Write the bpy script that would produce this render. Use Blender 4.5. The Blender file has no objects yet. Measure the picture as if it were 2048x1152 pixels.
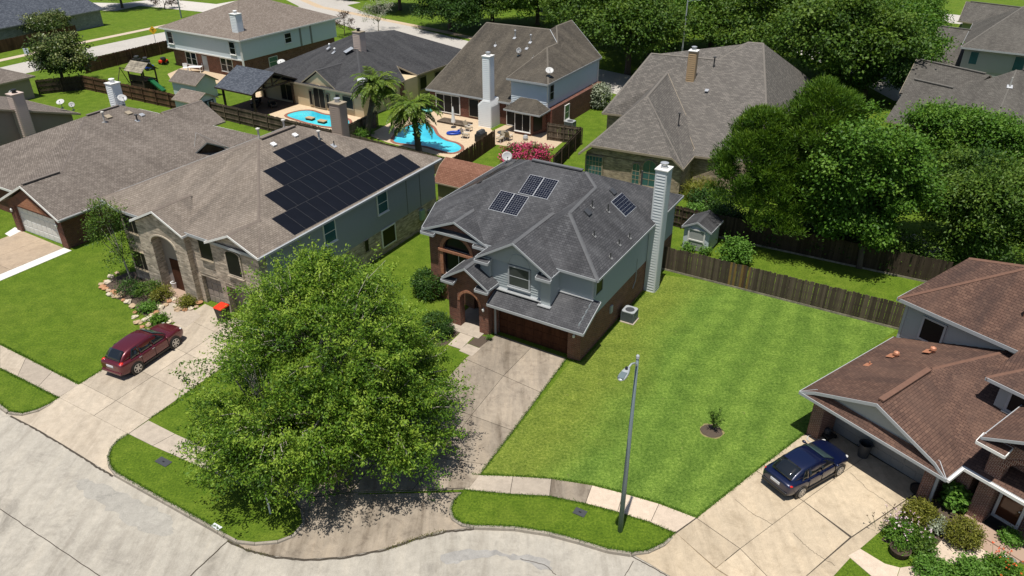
import bpy, math, random
import numpy as np
from mathutils import Vector, Matrix
from math import sin, cos, pi, radians as rad

SC = bpy.context.scene
COL = SC.collection
# ------------------------------------------------------------------ camera, sky, sun, exposure
CAM_H, CAM_TILT, CAM_F = 25.9, rad(30.1), 1505.0        # metres, downward tilt, focal length in photo pixels (2048 wide)
cam_d = bpy.data.cameras.new('camera')
cam = bpy.data.objects.new('camera', cam_d); COL.objects.link(cam)
cam.location = (0, 0, CAM_H); cam.rotation_euler = (pi / 2 - CAM_TILT, 0, 0)
cam_d.sensor_width = 36.0; cam_d.lens = CAM_F / 2048 * 36.0
cam_d.clip_start = 0.1; cam_d.clip_end = 2000
SC.camera = cam

SUN_TO = Vector((-0.085, -0.213, 1.0)).normalized()     # towards the sun (from the lamp post's shadow)
sun_el = math.asin(SUN_TO.z); sun_az = math.atan2(SUN_TO.x, SUN_TO.y)
world = bpy.data.worlds.new('World'); SC.world = world; world.use_nodes = True
wn = world.node_tree; bg = wn.nodes['Background']
sky = wn.nodes.new('ShaderNodeTexSky'); sky.sky_type = 'NISHITA'; sky.sun_disc = False
sky.sun_elevation = sun_el; sky.sun_rotation = sun_az
wn.links.new(sky.outputs[0], bg.inputs[0]); bg.inputs[1].default_value = 0.074
sun_d = bpy.data.lights.new('sun', 'SUN'); sun_d.energy = 4.9; sun_d.angle = rad(0.55); sun_d.color = (1.0, 0.955, 0.88)
sun = bpy.data.objects.new('sun', sun_d); COL.objects.link(sun)
sun.rotation_euler = SUN_TO.to_track_quat('Z', 'Y').to_euler(); sun.location = (0, 0, 60)
SC.view_settings.view_transform = 'Standard'; SC.view_settings.look = 'None'
SC.view_settings.exposure = 0.20; SC.view_settings.gamma = 1.0; SC.view_settings.use_curve_mapping = False
SC.cycles.max_bounces = 6; SC.cycles.transparent_max_bounces = 8
SC.cycles.use_adaptive_sampling = True

# ------------------------------------------------------------------ survey helper: photo pixel -> point of the site at height z
_s, _c = sin(CAM_TILT), cos(CAM_TILT)
def ray(x, y):
    u = (x - 1024) / CAM_F; v = -(y - 576) / CAM_F
    return (u, _c + v * _s, -_s + v * _c)
def at(x, y, z=0.0):
    r = ray(x, y); t = (z - CAM_H) / r[2]
    return Vector((r[0] * t, r[1] * t, z))
def PX(pts, z=0.0): return [at(x, y, z) for x, y in pts]

# ------------------------------------------------------------------ scene graph helpers
def tag(o, label=None, cat=None, group=None, kind=None):
    if label: o['label'] = label
    if cat: o['category'] = cat
    if group: o['group'] = group
    if kind: o['kind'] = kind
    return o
def thing(name, label, cat, loc=(0, 0, 0), rz=0.0, group=None):
    o = bpy.data.objects.new(name, None); COL.objects.link(o)
    o.location = loc; o.rotation_euler = (0, 0, rz); o.empty_display_size = 0.3
    return tag(o, label, cat, group)
def link(name, me, parent=None):
    o = bpy.data.objects.new(name, me); COL.objects.link(o)
    if parent is not None: o.parent = parent
    return o
def copy_tree(o, parent=None):
    c = o.copy(); COL.objects.link(c); c.parent = parent
    for ch in list(o.children): copy_tree(ch, c)
    return c

def auto_uv(me):
    """metric uv on every face: u along the horizontal, v up the slope"""
    uv = me.uv_layers.new(name='UVMap')
    n = len(me.loops)
    co = np.empty(len(me.vertices) * 3, np.float32); me.vertices.foreach_get('co', co); co = co.reshape(-1, 3)
    vi = np.empty(n, np.int32); me.loops.foreach_get('vertex_index', vi)
    out = np.zeros((n, 2), np.float32)
    for p in me.polygons:
        nx, ny, nz = p.normal
        h = Vector((-ny, nx, 0))
        if h.length < 0.02: h = Vector((1, 0, 0)); s = Vector((0, 1, 0))
        else:
            h.normalize(); s = Vector((nx, ny, nz)).cross(h)
        sl = slice(p.loop_start, p.loop_start + p.loop_total)
        q = co[vi[sl]]
        out[sl, 0] = q @ np.array(h, np.float32); out[sl, 1] = q @ np.array(s, np.float32)
    uv.data.foreach_set('uv', out.ravel())

class MB:
    """collects shapes and links them as ONE mesh object"""
    def __init__(s): s.v = []; s.f = []; s.m = []
    def add(s, vs, fs, mi=0):
        o = len(s.v); s.v += [tuple(p) for p in vs]
        s.f += [tuple(i + o for i in f) for f in fs]; s.m += [mi] * len(fs); return s
    def box(s, x0, x1, y0, y1, z0, z1, mi=0):
        return s.add([(x0, y0, z0), (x1, y0, z0), (x1, y1, z0), (x0, y1, z0), (x0, y0, z1), (x1, y0, z1), (x1, y1, z1), (x0, y1, z1)],
                     [(0, 3, 2, 1), (4, 5, 6, 7), (0, 1, 5, 4), (1, 2, 6, 5), (2, 3, 7, 6), (3, 0, 4, 7)], mi)
    def bar(s, a, b, w, h, mi=0, up=(0, 0, 1)):
        a = Vector(a); b = Vector(b); d = (b - a).normalized(); u = Vector(up)
        sd = d.cross(u)
        if sd.length < 1e-4: sd = d.cross(Vector((1, 0, 0)))
        sd.normalize(); u = sd.cross(d).normalized(); sd *= w / 2; u *= h / 2
        vs = [a - sd - u, a + sd - u, a + sd + u, a - sd + u, b - sd - u, b + sd - u, b + sd + u, b - sd + u]
        return s.add(vs, [(0, 1, 2, 3), (7, 6, 5, 4), (4, 5, 1, 0), (5, 6, 2, 1), (6, 7, 3, 2), (7, 4, 0, 3)], mi)
    def tube(s, pts, r, n=8, mi=0, cap=True):
        pts = [Vector(p) for p in pts]; rs = r if isinstance(r, (list, tuple)) else [r] * len(pts)
        vs = []; fs = []; prev = None
        for i, p in enumerate(pts):
            d = (pts[min(i + 1, len(pts) - 1)] - pts[max(i - 1, 0)]).normalized()
            if prev is None:
                a = d.orthogonal().normalized()
            else:
                a = prev - d * prev.dot(d)
                if a.length < 1e-5: a = d.orthogonal()
                a.normalize()
            prev = a; b = d.cross(a)
            for k in range(n):
                t = 2 * pi * k / n; vs.append(p + (a * cos(t) + b * sin(t)) * rs[i])
        for i in range(len(pts) - 1):
            for k in range(n):
                k2 = (k + 1) % n
                fs.append((i * n + k, i * n + k2, (i + 1) * n + k2, (i + 1) * n + k))
        if cap:
            fs.append(tuple(range(n))[::-1]); e = (len(pts) - 1) * n; fs.append(tuple(range(e, e + n)))
        return s.add(vs, fs, mi)
    def cyl(s, a, b, r0, r1=None, n=12, mi=0): return s.tube([a, b], [r0, r0 if r1 is None else r1], n, mi)
    def prism(s, poly, z0, z1, mi=0):
        n = len(poly); a = sum(poly[i][0] * poly[(i + 1) % n][1] - poly[(i + 1) % n][0] * poly[i][1] for i in range(n))
        if a < 0: poly = poly[::-1]
        vs = [(p[0], p[1], z0) for p in poly] + [(p[0], p[1], z1) for p in poly]
        fs = [tuple(range(n))[::-1], tuple(range(n, 2 * n))] + [(i, (i + 1) % n, n + (i + 1) % n, n + i) for i in range(n)]
        return s.add(vs, fs, mi)
    def extr(s, poly, d, mi=0):
        """closed solid: 3d polygon swept by vector d"""
        n = len(poly); d = Vector(d); a = [Vector(p) for p in poly]; b = [p + d for p in a]
        return s.add(a + b, [tuple(range(n))[::-1], tuple(range(n, 2 * n))] + [(i, (i + 1) % n, n + (i + 1) % n, n + i) for i in range(n)], mi)
    def lathe(s, prof, c=(0, 0, 0), n=16, mi=0):
        vs = []; fs = []
        for r, z in prof:
            for k in range(n):
                t = 2 * pi * k / n; vs.append((c[0] + r * cos(t), c[1] + r * sin(t), c[2] + z))
        for i in range(len(prof) - 1):
            for k in range(n):
                k2 = (k + 1) % n; fs.append((i * n + k, i * n + k2, (i + 1) * n + k2, (i + 1) * n + k))
        return s.add(vs, fs, mi)
    def blob(s, c, r, seed=0, n=7, m=5, jit=0.2, mi=0):
        """a rock-like lump"""
        rg = random.Random(seed); vs = []; fs = []
        for i in range(m + 1):
            ph = -pi / 2 + pi * i / m
            for k in range(n):
                t = 2 * pi * k / n; j = 1 + rg.uniform(-jit, jit) if 0 < i < m else 1
                vs.append((c[0] + r[0] * cos(ph) * cos(t) * j, c[1] + r[1] * cos(ph) * sin(t) * j, c[2] + r[2] * sin(ph) * j))
        for i in range(m):
            for k in range(n):
                k2 = (k + 1) % n; fs.append((i * n + k, i * n + k2, (i + 1) * n + k2, (i + 1) * n + k))
        return s.add(vs, fs, mi)
    def mesh(s, name, mats, smooth=False, uv=True):
        me = bpy.data.meshes.new(name); me.from_pydata(s.v, [], s.f)
        for m in (mats if isinstance(mats, (list, tuple)) else [mats]): me.materials.append(m)
        me.polygons.foreach_set('material_index', s.m)
        if smooth: me.polygons.foreach_set('use_smooth', [True] * len(s.f))
        me.update()
        if uv: auto_uv(me)
        return me
    def build(s, name, mats, parent=None, loc=None, rz=0.0, smooth=False, bevel=0, sub=0, uv=True):
        o = link(name, s.mesh(name, mats, smooth, uv), parent)
        if loc is not None: o.location = loc
        if rz: o.rotation_euler = (0, 0, rz)
        if bevel:
            b = o.modifiers.new('bevel', 'BEVEL'); b.width = bevel; b.segments = 2; b.limit_method = 'ANGLE'; b.angle_limit = rad(40)
        if sub:
            b = o.modifiers.new('sub', 'SUBSURF'); b.levels = b.render_levels = sub
        return o

# ------------------------------------------------------------------ materials
MATS = {}
class NT:
    def __init__(s, name):
        s.mat = bpy.data.materials.new(name); s.mat.use_nodes = True; s.t = s.mat.node_tree
        s.b = s.t.nodes['Principled BSDF']; s.out = s.t.nodes['Material Output']
    def n(s, kind, **kw):
        nd = s.t.nodes.new('ShaderNode' + kind)
        for k, v in kw.items():
            if isinstance(k, str) and hasattr(nd, k): setattr(nd, k, v)
        return nd
    def l(s, a, b): s.t.links.new(a, b)
    def coord(s, which='UV', scale=(1, 1, 1), rot=0.0):
        tc = s.n('TexCoord'); mp = s.n('Mapping'); mp.inputs['Scale'].default_value = scale
        mp.inputs['Rotation'].default_value = (0, 0, rot)
        s.l(tc.outputs[which], mp.inputs[0]); return mp.outputs[0]
    def noise(s, vec, scale, detail=4, rough=0.6, dist=0.0):
        nd = s.n('TexNoise'); nd.inputs['Scale'].default_value = scale; nd.inputs['Detail'].default_value = detail
        nd.inputs['Roughness'].default_value = rough; nd.inputs['Distortion'].default_value = dist
        if vec is not None: s.l(vec, nd.inputs['Vector'])
        return nd.outputs[0]
    def ramp(s, fac, stops, interp='LINEAR'):
        nd = s.n('ValToRGB'); cr = nd.color_ramp; cr.interpolation = interp
        while len(cr.elements) < len(stops): cr.elements.new(0.5)
        for e, (p, c) in zip(cr.elements, stops):
            e.position = p; e.color = (*c, 1) if len(c) == 3 else c
        s.l(fac, nd.inputs[0]); return nd.outputs[0]
    def mix(s, a, b, fac, mode='MIX'):
        nd = s.n('MixRGB', blend_type=mode)
        for i, x in ((1, a), (2, b)):
            if isinstance(x, (tuple, list)): nd.inputs[i].default_value = (*x[:3], 1)
            else: s.l(x, nd.inputs[i])
        if isinstance(fac, (int, float)): nd.inputs[0].default_value = fac
        else: s.l(fac, nd.inputs[0])
        return nd.outputs[0]
    def math(s, op, a, b=0.0, c=None):
        nd = s.n('Math', operation=op)
        for i, x in enumerate((a, b) if c is None else (a, b, c)):
            if isinstance(x, (int, float)): nd.inputs[i].default_value = x
            else: s.l(x, nd.inputs[i])
        return nd.outputs[0]
    def bump(s, h, strength=0.3, dist=0.02):
        nd = s.n('Bump'); nd.inputs['Strength'].default_value = strength; nd.inputs['Distance'].default_value = dist
        s.l(h, nd.inputs['Height']); s.l(nd.outputs[0], s.b.inputs['Normal'])
    def done(s, col=None, rough=0.7, metal=0.0, spec=0.4):
        if col is not None:
            if isinstance(col, (tuple, list)): s.b.inputs['Base Color'].default_value = (*col[:3], 1)
            else: s.l(col, s.b.inputs['Base Color'])
        if isinstance(rough, (int, float)): s.b.inputs['Roughness'].default_value = rough
        else: s.l(rough, s.b.inputs['Roughness'])
        s.b.inputs['Metallic'].default_value = metal; s.b.inputs['Specular IOR Level'].default_value = spec
        MATS[s.mat.name] = s.mat
        return s.mat
def plain(name, col, rough=0.6, metal=0.0, spec=0.4, var=0.12, scale=3.0):
    if name in MATS: return MATS[name]
    t = NT(name); v = t.coord('Object')
    k = t.noise(v, scale, 5)
    c = t.mix(tuple(x * (1 - var) for x in col), tuple(min(1, x * (1 + var)) for x in col), k)
    return t.done(c, rough, metal, spec)
def shingle(name, dark, mid, light, stain=0.35, staincol=None, row=0.145, wid=0.26):
    t = NT(name); v = t.coord('UV')
    br = t.n('TexBrick'); br.offset = 0.5; br.offset_frequency = 2; br.squash = 1.0
    br.inputs['Scale'].default_value = 1.0; br.inputs['Brick Width'].default_value = wid; br.inputs['Row Height'].default_value = row
    br.inputs['Mortar Size'].default_value = 0.009; br.inputs['Mortar Smooth'].default_value = 0.3; br.inputs['Bias'].default_value = 0.0
    br.inputs['Color1'].default_value = (0, 0, 0, 1); br.inputs['Color2'].default_value = (1, 1, 1, 1); br.inputs['Mortar'].default_value = (0.0, 0.0, 0.0, 1)
    t.l(v, br.inputs['Vector'])
    lo = tuple(d * 0.45 + m_ * 0.55 for d, m_ in zip(dark, mid)); hi = tuple(l_ * 0.5 + m_ * 0.5 for l_, m_ in zip(light, mid))
    base = t.ramp(br.outputs['Color'], [(0.0, lo), (0.5, mid), (1.0, hi)])
    # joints round each shingle painted as thin dark lines; plus grains and weather streaks running down the slope
    base = t.mix(base, tuple(x * 0.35 for x in dark), br.outputs['Fac'])
    sv = t.coord('UV', (0.55, 0.10, 1)); st = t.noise(sv, 1.6, 5, 0.65)
    sm = t.ramp(st, [(0.40, (0, 0, 0)), (0.68, (1, 1, 1))])
    sc = staincol or tuple(x * 0.45 for x in dark)
    base = t.mix(base, sc, t.math('MULTIPLY', sm, stain))
    fd = t.ramp(t.noise(t.coord('UV', (0.5, 0.22, 1)), 0.8, 5, 0.6), [(0.48, (0, 0, 0)), (0.72, (1, 1, 1))])
    base = t.mix(base, tuple(x * 1.18 for x in light), t.math('MULTIPLY', fd, stain * 0.55))
    g = t.noise(v, 38, 3, 0.7)
    base = t.mix(base, t.ramp(g, [(0.3, (0.7, 0.7, 0.7)), (0.7, (1.25, 1.25, 1.25))]), 0.75, 'MULTIPLY')
    t.bump(t.math('SUBTRACT', t.math('MULTIPLY', g, 0.25), br.outputs['Fac']), 0.6, 0.012)
    return t.done(base, 0.92, 0, 0.15)
def brick(name, c1, c2, mortar, wid=0.21, row=0.073, ms=0.010, var=0.5, rough=0.85):
    t = NT(name); v = t.coord('UV')
    br = t.n('TexBrick'); br.offset = 0.5
    br.inputs['Scale'].default_value = 1.0; br.inputs['Brick Width'].default_value = wid; br.inputs['Row Height'].default_value = row
    br.inputs['Mortar Size'].default_value = ms; br.inputs['Mortar Smooth'].default_value = 0.1; br.inputs['Bias'].default_value = 0.0
    br.inputs['Color1'].default_value = (*c1, 1); br.inputs['Color2'].default_value = (*c2, 1); br.inputs['Mortar'].default_value = (*mortar, 1)
    t.l(v, br.inputs['Vector'])
    big = t.noise(t.coord('UV', (1, 1.6, 1)), 1.3, 4)
    c = t.mix(br.outputs['Color'], t.ramp(big, [(0.3, (0.6, 0.6, 0.6)), (0.7, (1.3, 1.25, 1.2))]), var, 'MULTIPLY')
    t.bump(t.math('SUBTRACT', 1.0, br.outputs['Fac']), 0.5, 0.012)
    return t.done(c, rough, 0, 0.2)
def concrete(name, base, tint=(0.9, 0.8, 0.68), var=0.3, stain=(0.12, 0.10, 0.08), stain_amt=0.5, sscale=0.35, streak=None):
    t = NT(name); v = t.coord('Object')
    a = t.noise(v, sscale, 6, 0.65); b = t.noise(v, 3.0, 5, 0.7); g = t.noise(v, 28.0, 4, 0.7)
    oi = t.n('ObjectInfo')
    c = t.mix(tuple(x * (1 - var) for x in base), tuple(min(1, x * t_) for x, t_ in zip(base, tint)), a)
    c = t.mix(c, t.ramp(b, [(0.3, (0.78, 0.77, 0.75)), (0.7, (1.15, 1.14, 1.12))]), 0.6, 'MULTIPLY')
    sm = t.ramp(t.noise(v, sscale * 2.3, 8, 0.72, 0.6), [(0.52, (0, 0, 0)), (0.74, (1, 1, 1))])
    c = t.mix(c, stain, t.math('MULTIPLY', sm, stain_amt))
    if streak:
        ang, amt = streak; sk = t.noise(t.coord('Object', (0.9, 0.12, 1), ang), 1.5, 6, 0.65, 0.4)
        c = t.mix(c, t.ramp(sk, [(0.32, (0.50, 0.47, 0.44)), (0.5, (1, 1, 1)), (0.72, (1.32, 1.28, 1.22))]), amt, 'MULTIPLY')
    c = t.mix(c, t.ramp(g, [(0.3, (0.8, 0.8, 0.8)), (0.7, (1.18, 1.18, 1.18))]), 0.7, 'MULTIPLY')
    r = t.math('MULTIPLY_ADD', oi.outputs['Random'], 0.22, 0.88)
    cm = t.n('CombineColor'); [t.l(r, cm.inputs[i]) for i in range(3)]
    c = t.mix(c, cm.outputs[0], 1.0, 'MULTIPLY')
    t.bump(g, 0.25, 0.01)
    return t.done(c, 0.9, 0, 0.2)
def grass(name, dark, mid, light, dry, dry_amt=0.35, stripes=None, fine=9.0):
    t = NT(name); v = t.coord('Object')
    a = t.noise(v, 0.16, 5, 0.6); m = t.noise(v, 1.1, 5, 0.65); f = t.noise(v, fine, 4, 0.75); ff = t.noise(v, fine * 3.2, 2, 0.7)
    c = t.ramp(t.math('ADD', t.math('MULTIPLY', f, 0.62), t.math('MULTIPLY', ff, 0.38)), [(0.37, dark), (0.51, mid), (0.64, light)])
    dm = t.ramp(t.math('ADD', t.math('MULTIPLY', a, 0.55), t.math('MULTIPLY', m, 0.45)), [(0.46, (0, 0, 0)), (0.66, (1, 1, 1))])
    c = t.mix(c, t.mix(dry, c, 0.35), t.math('MULTIPLY', dm, dry_amt))
    c = t.mix(c, t.ramp(m, [(0.3, (0.72, 0.76, 0.7)), (0.7, (1.22, 1.2, 1.2))]), 0.8, 'MULTIPLY')
    if stripes:
        ang, per, amt, colA = stripes
        w = t.n('TexWave'); w.wave_profile = 'SIN'; w.bands_direction = 'X'
        w.inputs['Scale'].default_value = 1.0 / per * 0.314 * 1.0; w.inputs['Distortion'].default_value = 3.2; w.inputs['Detail'].default_value = 3
        w.inputs['Detail Scale'].default_value = 0.6; w.inputs['Detail Roughness'].default_value = 0.5
        t.l(t.coord('Object', (1, 1, 1), -ang), w.inputs['Vector'])
        c = t.mix(c, colA, t.math('MULTIPLY', t.ramp(w.outputs['Fac'], [(0.35, (0, 0, 0)), (0.7, (1, 1, 1))]), amt))
    t.bump(t.math('ADD', f, ff), 0.9, 0.05)
    return t.done(c, 0.85, 0, 0.15)
def grass_blend(name, ang, pos, width):
    t = NT(name); v = t.coord('Object')
    m = t.noise(v, 1.0, 5, 0.65); f = t.noise(v, 7.0, 4, 0.75); ff = t.noise(v, 22.0, 2, 0.7); a = t.noise(v, 0.22, 5, 0.6)
    k = t.math('ADD', t.math('MULTIPLY', f, 0.62), t.math('MULTIPLY', ff, 0.38))
    dry = t.ramp(k, [(0.38, (0.070, 0.108, 0.013)), (0.52, (0.152, 0.200, 0.026)), (0.64, (0.275, 0.300, 0.068))])
    grn = t.ramp(k, [(0.38, (0.054, 0.106, 0.013)), (0.52, (0.124, 0.205, 0.027)), (0.64, (0.220, 0.305, 0.062))])
    sx = t.n('SeparateXYZ'); t.l(t.coord('Object', (1, 1, 1), ang), sx.inputs[0])
    x = t.math('ADD', sx.outputs[0], t.math('MULTIPLY', t.math('SUBTRACT', a, 0.5), 5.0))
    fac = t.n('MapRange'); fac.inputs[1].default_value = pos - width; fac.inputs[2].default_value = pos + width; t.l(x, fac.inputs[0])
    c = t.mix(dry, grn, fac.outputs[0])
    w = t.n('TexWave'); w.wave_profile = 'SIN'; w.bands_direction = 'X'; w.inputs['Scale'].default_value = 0.15; w.inputs['Distortion'].default_value = 5.0; w.inputs['Detail'].default_value = 4; w.inputs['Detail Scale'].default_value = 0.5
    t.l(t.coord('Object', (1, 1, 1), ang), w.inputs['Vector'])
    c = t.mix(c, t.ramp(w.outputs['Fac'], [(0.25, (0.84, 0.87, 0.87)), (0.75, (1.09, 1.06, 1.10))]), t.math('MULTIPLY', fac.outputs[0], 0.9), 'MULTIPLY')
    dk = t.ramp(t.math('ADD', t.math('MULTIPLY', a, 0.55), t.math('MULTIPLY', m, 0.45)), [(0.40, (1, 1, 1)), (0.60, (0, 0, 0))])
    c = t.mix(c, t.mix(c, (0.62, 0.70, 0.66), 1.0, 'MULTIPLY'), t.math('MULTIPLY', dk, 0.35))
    c = t.mix(c, t.ramp(m, [(0.3, (0.74, 0.78, 0.72)), (0.7, (1.22, 1.2, 1.2))]), 0.8, 'MULTIPLY')
    sp = t.ramp(t.noise(v, 3.2, 3, 0.8), [(0.64, (0, 0, 0)), (0.74, (1, 1, 1))])
    c = t.mix(c, (0.20, 0.17, 0.075), t.math('MULTIPLY', sp, 0.45))
    t.bump(t.math('ADD', f, ff), 0.9, 0.05)
    return t.done(c, 0.85, 0, 0.15)
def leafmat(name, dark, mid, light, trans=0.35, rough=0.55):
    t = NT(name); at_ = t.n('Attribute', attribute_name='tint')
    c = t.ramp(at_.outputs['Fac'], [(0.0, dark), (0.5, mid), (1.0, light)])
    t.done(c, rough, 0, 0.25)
    tr = t.n('BsdfTranslucent'); t.l(t.mix(c, (1.25, 1.2, 0.6), 1.0, 'MULTIPLY'), tr.inputs[0])
    ms = t.n('MixShader'); ms.inputs[0].default_value = trans
    t.l(t.b.outputs[0], ms.inputs[1]); t.l(tr.outputs[0], ms.inputs[2]); t.l(ms.outputs[0], t.out.inputs[0])
    return t.mat
def wood(name, c1, c2, rnd=0.6, grain=(9, 9, 0.7)):
    t = NT(name); v = t.coord('Object', grain); oi = t.n('ObjectInfo')
    k = t.noise(v, 1.4, 6, 0.7); st = t.noise(t.coord('Object', (1.3, 1.3, 0.35)), 1.1, 5, 0.7)
    c = t.mix(c1, c2, k)
    c = t.mix(c, t.ramp(st, [(0.35, (0.45, 0.43, 0.42)), (0.65, (1.35, 1.3, 1.2))]), 0.8, 'MULTIPLY')
    r = t.math('MULTIPLY_ADD', oi.outputs['Random'], rnd, 1 - rnd / 2)
    cm = t.n('CombineColor'); [t.l(r, cm.inputs[i]) for i in range(3)]
    c = t.mix(c, cm.outputs[0], 1.0, 'MULTIPLY')
    return t.done(c, 0.9, 0, 0.15)
def glass(name, col=(0.012, 0.016, 0.02), rough=0.06, spec=0.4):
    t = NT(name); k = t.noise(t.coord('Object'), 0.9, 3)
    return t.done(t.mix(tuple(x * 0.6 for x in col), tuple(x * 1.5 for x in col), k), rough, 0, spec)
def paint(name, col, flake=0.0, coat=1.0):
    t = NT(name); m = t.done(t.mix(tuple(x * 0.93 for x in col), tuple(x * 1.07 for x in col), t.noise(t.coord('Object'), 30, 2)), 0.32, flake, 0.5)
    t.b.inputs['Coat Weight'].default_value = coat; t.b.inputs['Coat Roughness'].default_value = 0.03
    return m

# roofs
M_SH_MAIN = shingle('shingles_charcoal', (0.046, 0.047, 0.051), (0.076, 0.077, 0.082), (0.125, 0.125, 0.13), 0.75, (0.034, 0.034, 0.037))
M_SH_B = shingle('shingles_weathered_tan', (0.150, 0.124, 0.102), (0.215, 0.180, 0.148), (0.290, 0.246, 0.206), 0.55, (0.075, 0.064, 0.056))
M_SH_A = shingle('shingles_brown', (0.112, 0.093, 0.080), (0.172, 0.146, 0.126), (0.262, 0.226, 0.196), 0.3)
M_SH_R = shingle('shingles_red_brown', (0.078, 0.046, 0.036), (0.124, 0.072, 0.054), (0.188, 0.112, 0.080), 0.65, (0.042, 0.030, 0.028))
M_SH_C = shingle('shingles_dark_brown', (0.058, 0.050, 0.040), (0.090, 0.078, 0.062), (0.135, 0.118, 0.094), 0.6, (0.034, 0.031, 0.028))
M_SH_D = shingle('shingles_black_grey', (0.028, 0.028, 0.030), (0.044, 0.044, 0.047), (0.070, 0.070, 0.073), 0.35, (0.10, 0.10, 0.10))
M_SH_E = shingle('shingles_driftwood', (0.092, 0.084, 0.076), (0.132, 0.121, 0.109), (0.220, 0.198, 0.175), 0.15, row=0.17, wid=0.34)
M_SH_T = shingle('shingles_light_brown', (0.130, 0.106, 0.088), (0.200, 0.165, 0.138), (0.290, 0.250, 0.215), 0.1)
M_SH_BLUE = shingle('shingles_slate_blue', (0.035, 0.042, 0.055), (0.075, 0.085, 0.105), (0.150, 0.165, 0.19), 0.1)
M_SH_F = shingle('shingles_grey_brown', (0.068, 0.062, 0.055), (0.105, 0.097, 0.086), (0.158, 0.148, 0.130), 0.5, (0.045, 0.042, 0.038))
M_SH_SHED = shingle('shingles_shed_red', (0.150, 0.068, 0.045), (0.215, 0.105, 0.070), (0.270, 0.140, 0.095), 0.1)
M_CAP = {m.name: plain('cap_' + m.name, c, 0.9, var=0.25, scale=4) for m, c in ((M_SH_MAIN, (0.105, 0.107, 0.112)), (M_SH_B, (0.160, 0.130, 0.108)), (M_SH_A, (0.145, 0.122, 0.106)), (M_SH_R, (0.150, 0.080, 0.055)), (M_SH_C, (0.135, 0.118, 0.095)), (M_SH_D, (0.062, 0.062, 0.065)), (M_SH_E, (0.165, 0.148, 0.128)), (M_SH_F, (0.135, 0.125, 0.110)))}
# walls
M_BRICK = brick('brick_red', (0.120, 0.040, 0.026), (0.215, 0.078, 0.048), (0.24, 0.185, 0.15))
M_BRICK_A = brick('brick_dark_red', (0.100, 0.032, 0.022), (0.180, 0.060, 0.038), (0.16, 0.12, 0.10))
M_BRICK_R = brick('brick_maroon', (0.085, 0.026, 0.018), (0.170, 0.058, 0.040), (0.34, 0.27, 0.23), ms=0.012)
M_BRICK_ORANGE = brick('brick_orange', (0.30, 0.105, 0.055), (0.40, 0.165, 0.085), (0.36, 0.24, 0.17), wid=0.075, row=0.21)
M_BRICK_ARCH = brick('brick_maroon_arch', (0.085, 0.026, 0.018), (0.170, 0.058, 0.040), (0.34, 0.27, 0.23), wid=0.075, row=0.21, ms=0.012)
M_STONE = brick('stone_tan', (0.255, 0.215, 0.17), (0.58, 0.50, 0.405), (0.42, 0.37, 0.31), wid=0.36, row=0.115, ms=0.014, var=0.9)
M_STONE_E = brick('stone_brown', (0.20, 0.155, 0.115), (0.46, 0.37, 0.275), (0.36, 0.31, 0.25), wid=0.30, row=0.085, ms=0.010, var=0.9)
M_BRICK_GREY = brick('brick_grey', (0.155, 0.165, 0.165), (0.26, 0.27, 0.265), (0.30, 0.30, 0.29), wid=0.26, row=0.09)
M_SIDE_M = plain('siding_blue_grey', (0.34, 0.375, 0.38), 0.6, var=0.05)
M_SIDE_CH = plain('siding_chimney_pale', (0.56, 0.585, 0.59), 0.6, var=0.05)
M_SIDE_B = plain('siding_sage_grey', (0.30, 0.325, 0.31), 0.65, var=0.06)
M_SIDE_W = plain('siding_white', (0.76, 0.78, 0.78), 0.6, var=0.05)
M_SIDE_T = plain('siding_pale_blue', (0.56, 0.62, 0.66), 0.6, var=0.05)
M_SIDE_R = plain('siding_grey', (0.34, 0.35, 0.34), 0.6, var=0.05)
M_SIDE_TAN = plain('siding_tan', (0.30, 0.245, 0.20), 0.65, var=0.08)
M_SIDE_OCHRE = plain('siding_ochre', (0.42, 0.29, 0.16), 0.65, var=0.08)
M_SIDE_PINK = plain('siding_pinkish', (0.50, 0.40, 0.345), 0.65, var=0.06)
M_STUCCO = plain('stucco_cream', (0.52, 0.42, 0.27), 0.8, var=0.08)
M_TRIM = plain('trim_pale_grey', (0.36, 0.375, 0.385), 0.55, var=0.06)
M_TRIM_W = plain('trim_white', (0.72, 0.71, 0.68), 0.5, var=0.05)
M_TRIM_TAN = plain('trim_tan', (0.30, 0.25, 0.18), 0.6, var=0.08)
M_GUTTER_GREY = plain('gutter_grey', (0.20, 0.205, 0.20), 0.5, var=0.08)
M_FLASH = plain('flashing_metal', (0.62, 0.63, 0.64), 0.35, 0.6); M_FLASH_D = plain('flashing_dull', (0.17, 0.17, 0.17), 0.7)
M_DOOR_BROWN = wood('door_brown_panels', (0.055, 0.022, 0.012), (0.085, 0.036, 0.020), 0.15, (3, 3, 0.8))
M_DOOR_GREY = plain('door_grey', (0.26, 0.26, 0.25), 0.5, var=0.05)
M_DOOR_WHITE = plain('door_white', (0.66, 0.66, 0.63), 0.5, var=0.05)
M_DOOR_TAUPE = plain('door_taupe', (0.30, 0.25, 0.22), 0.5, var=0.05)
M_GL = glass('glass_dark', (0.010, 0.013, 0.016), 0.15, 0.15); M_GL_SCREEN = glass('glass_screened', (0.008, 0.008, 0.009), 0.4, 0.2)
M_GL_TEAL = glass('glass_teal', (0.035, 0.105, 0.115), 0.12, 0.7)
M_GL_BLIND = glass('glass_blinds', (0.055, 0.06, 0.06), 0.25, 0.6)
M_GL_WARM = glass('glass_warm', (0.085, 0.032, 0.014), 0.1, 0.7)
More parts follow.
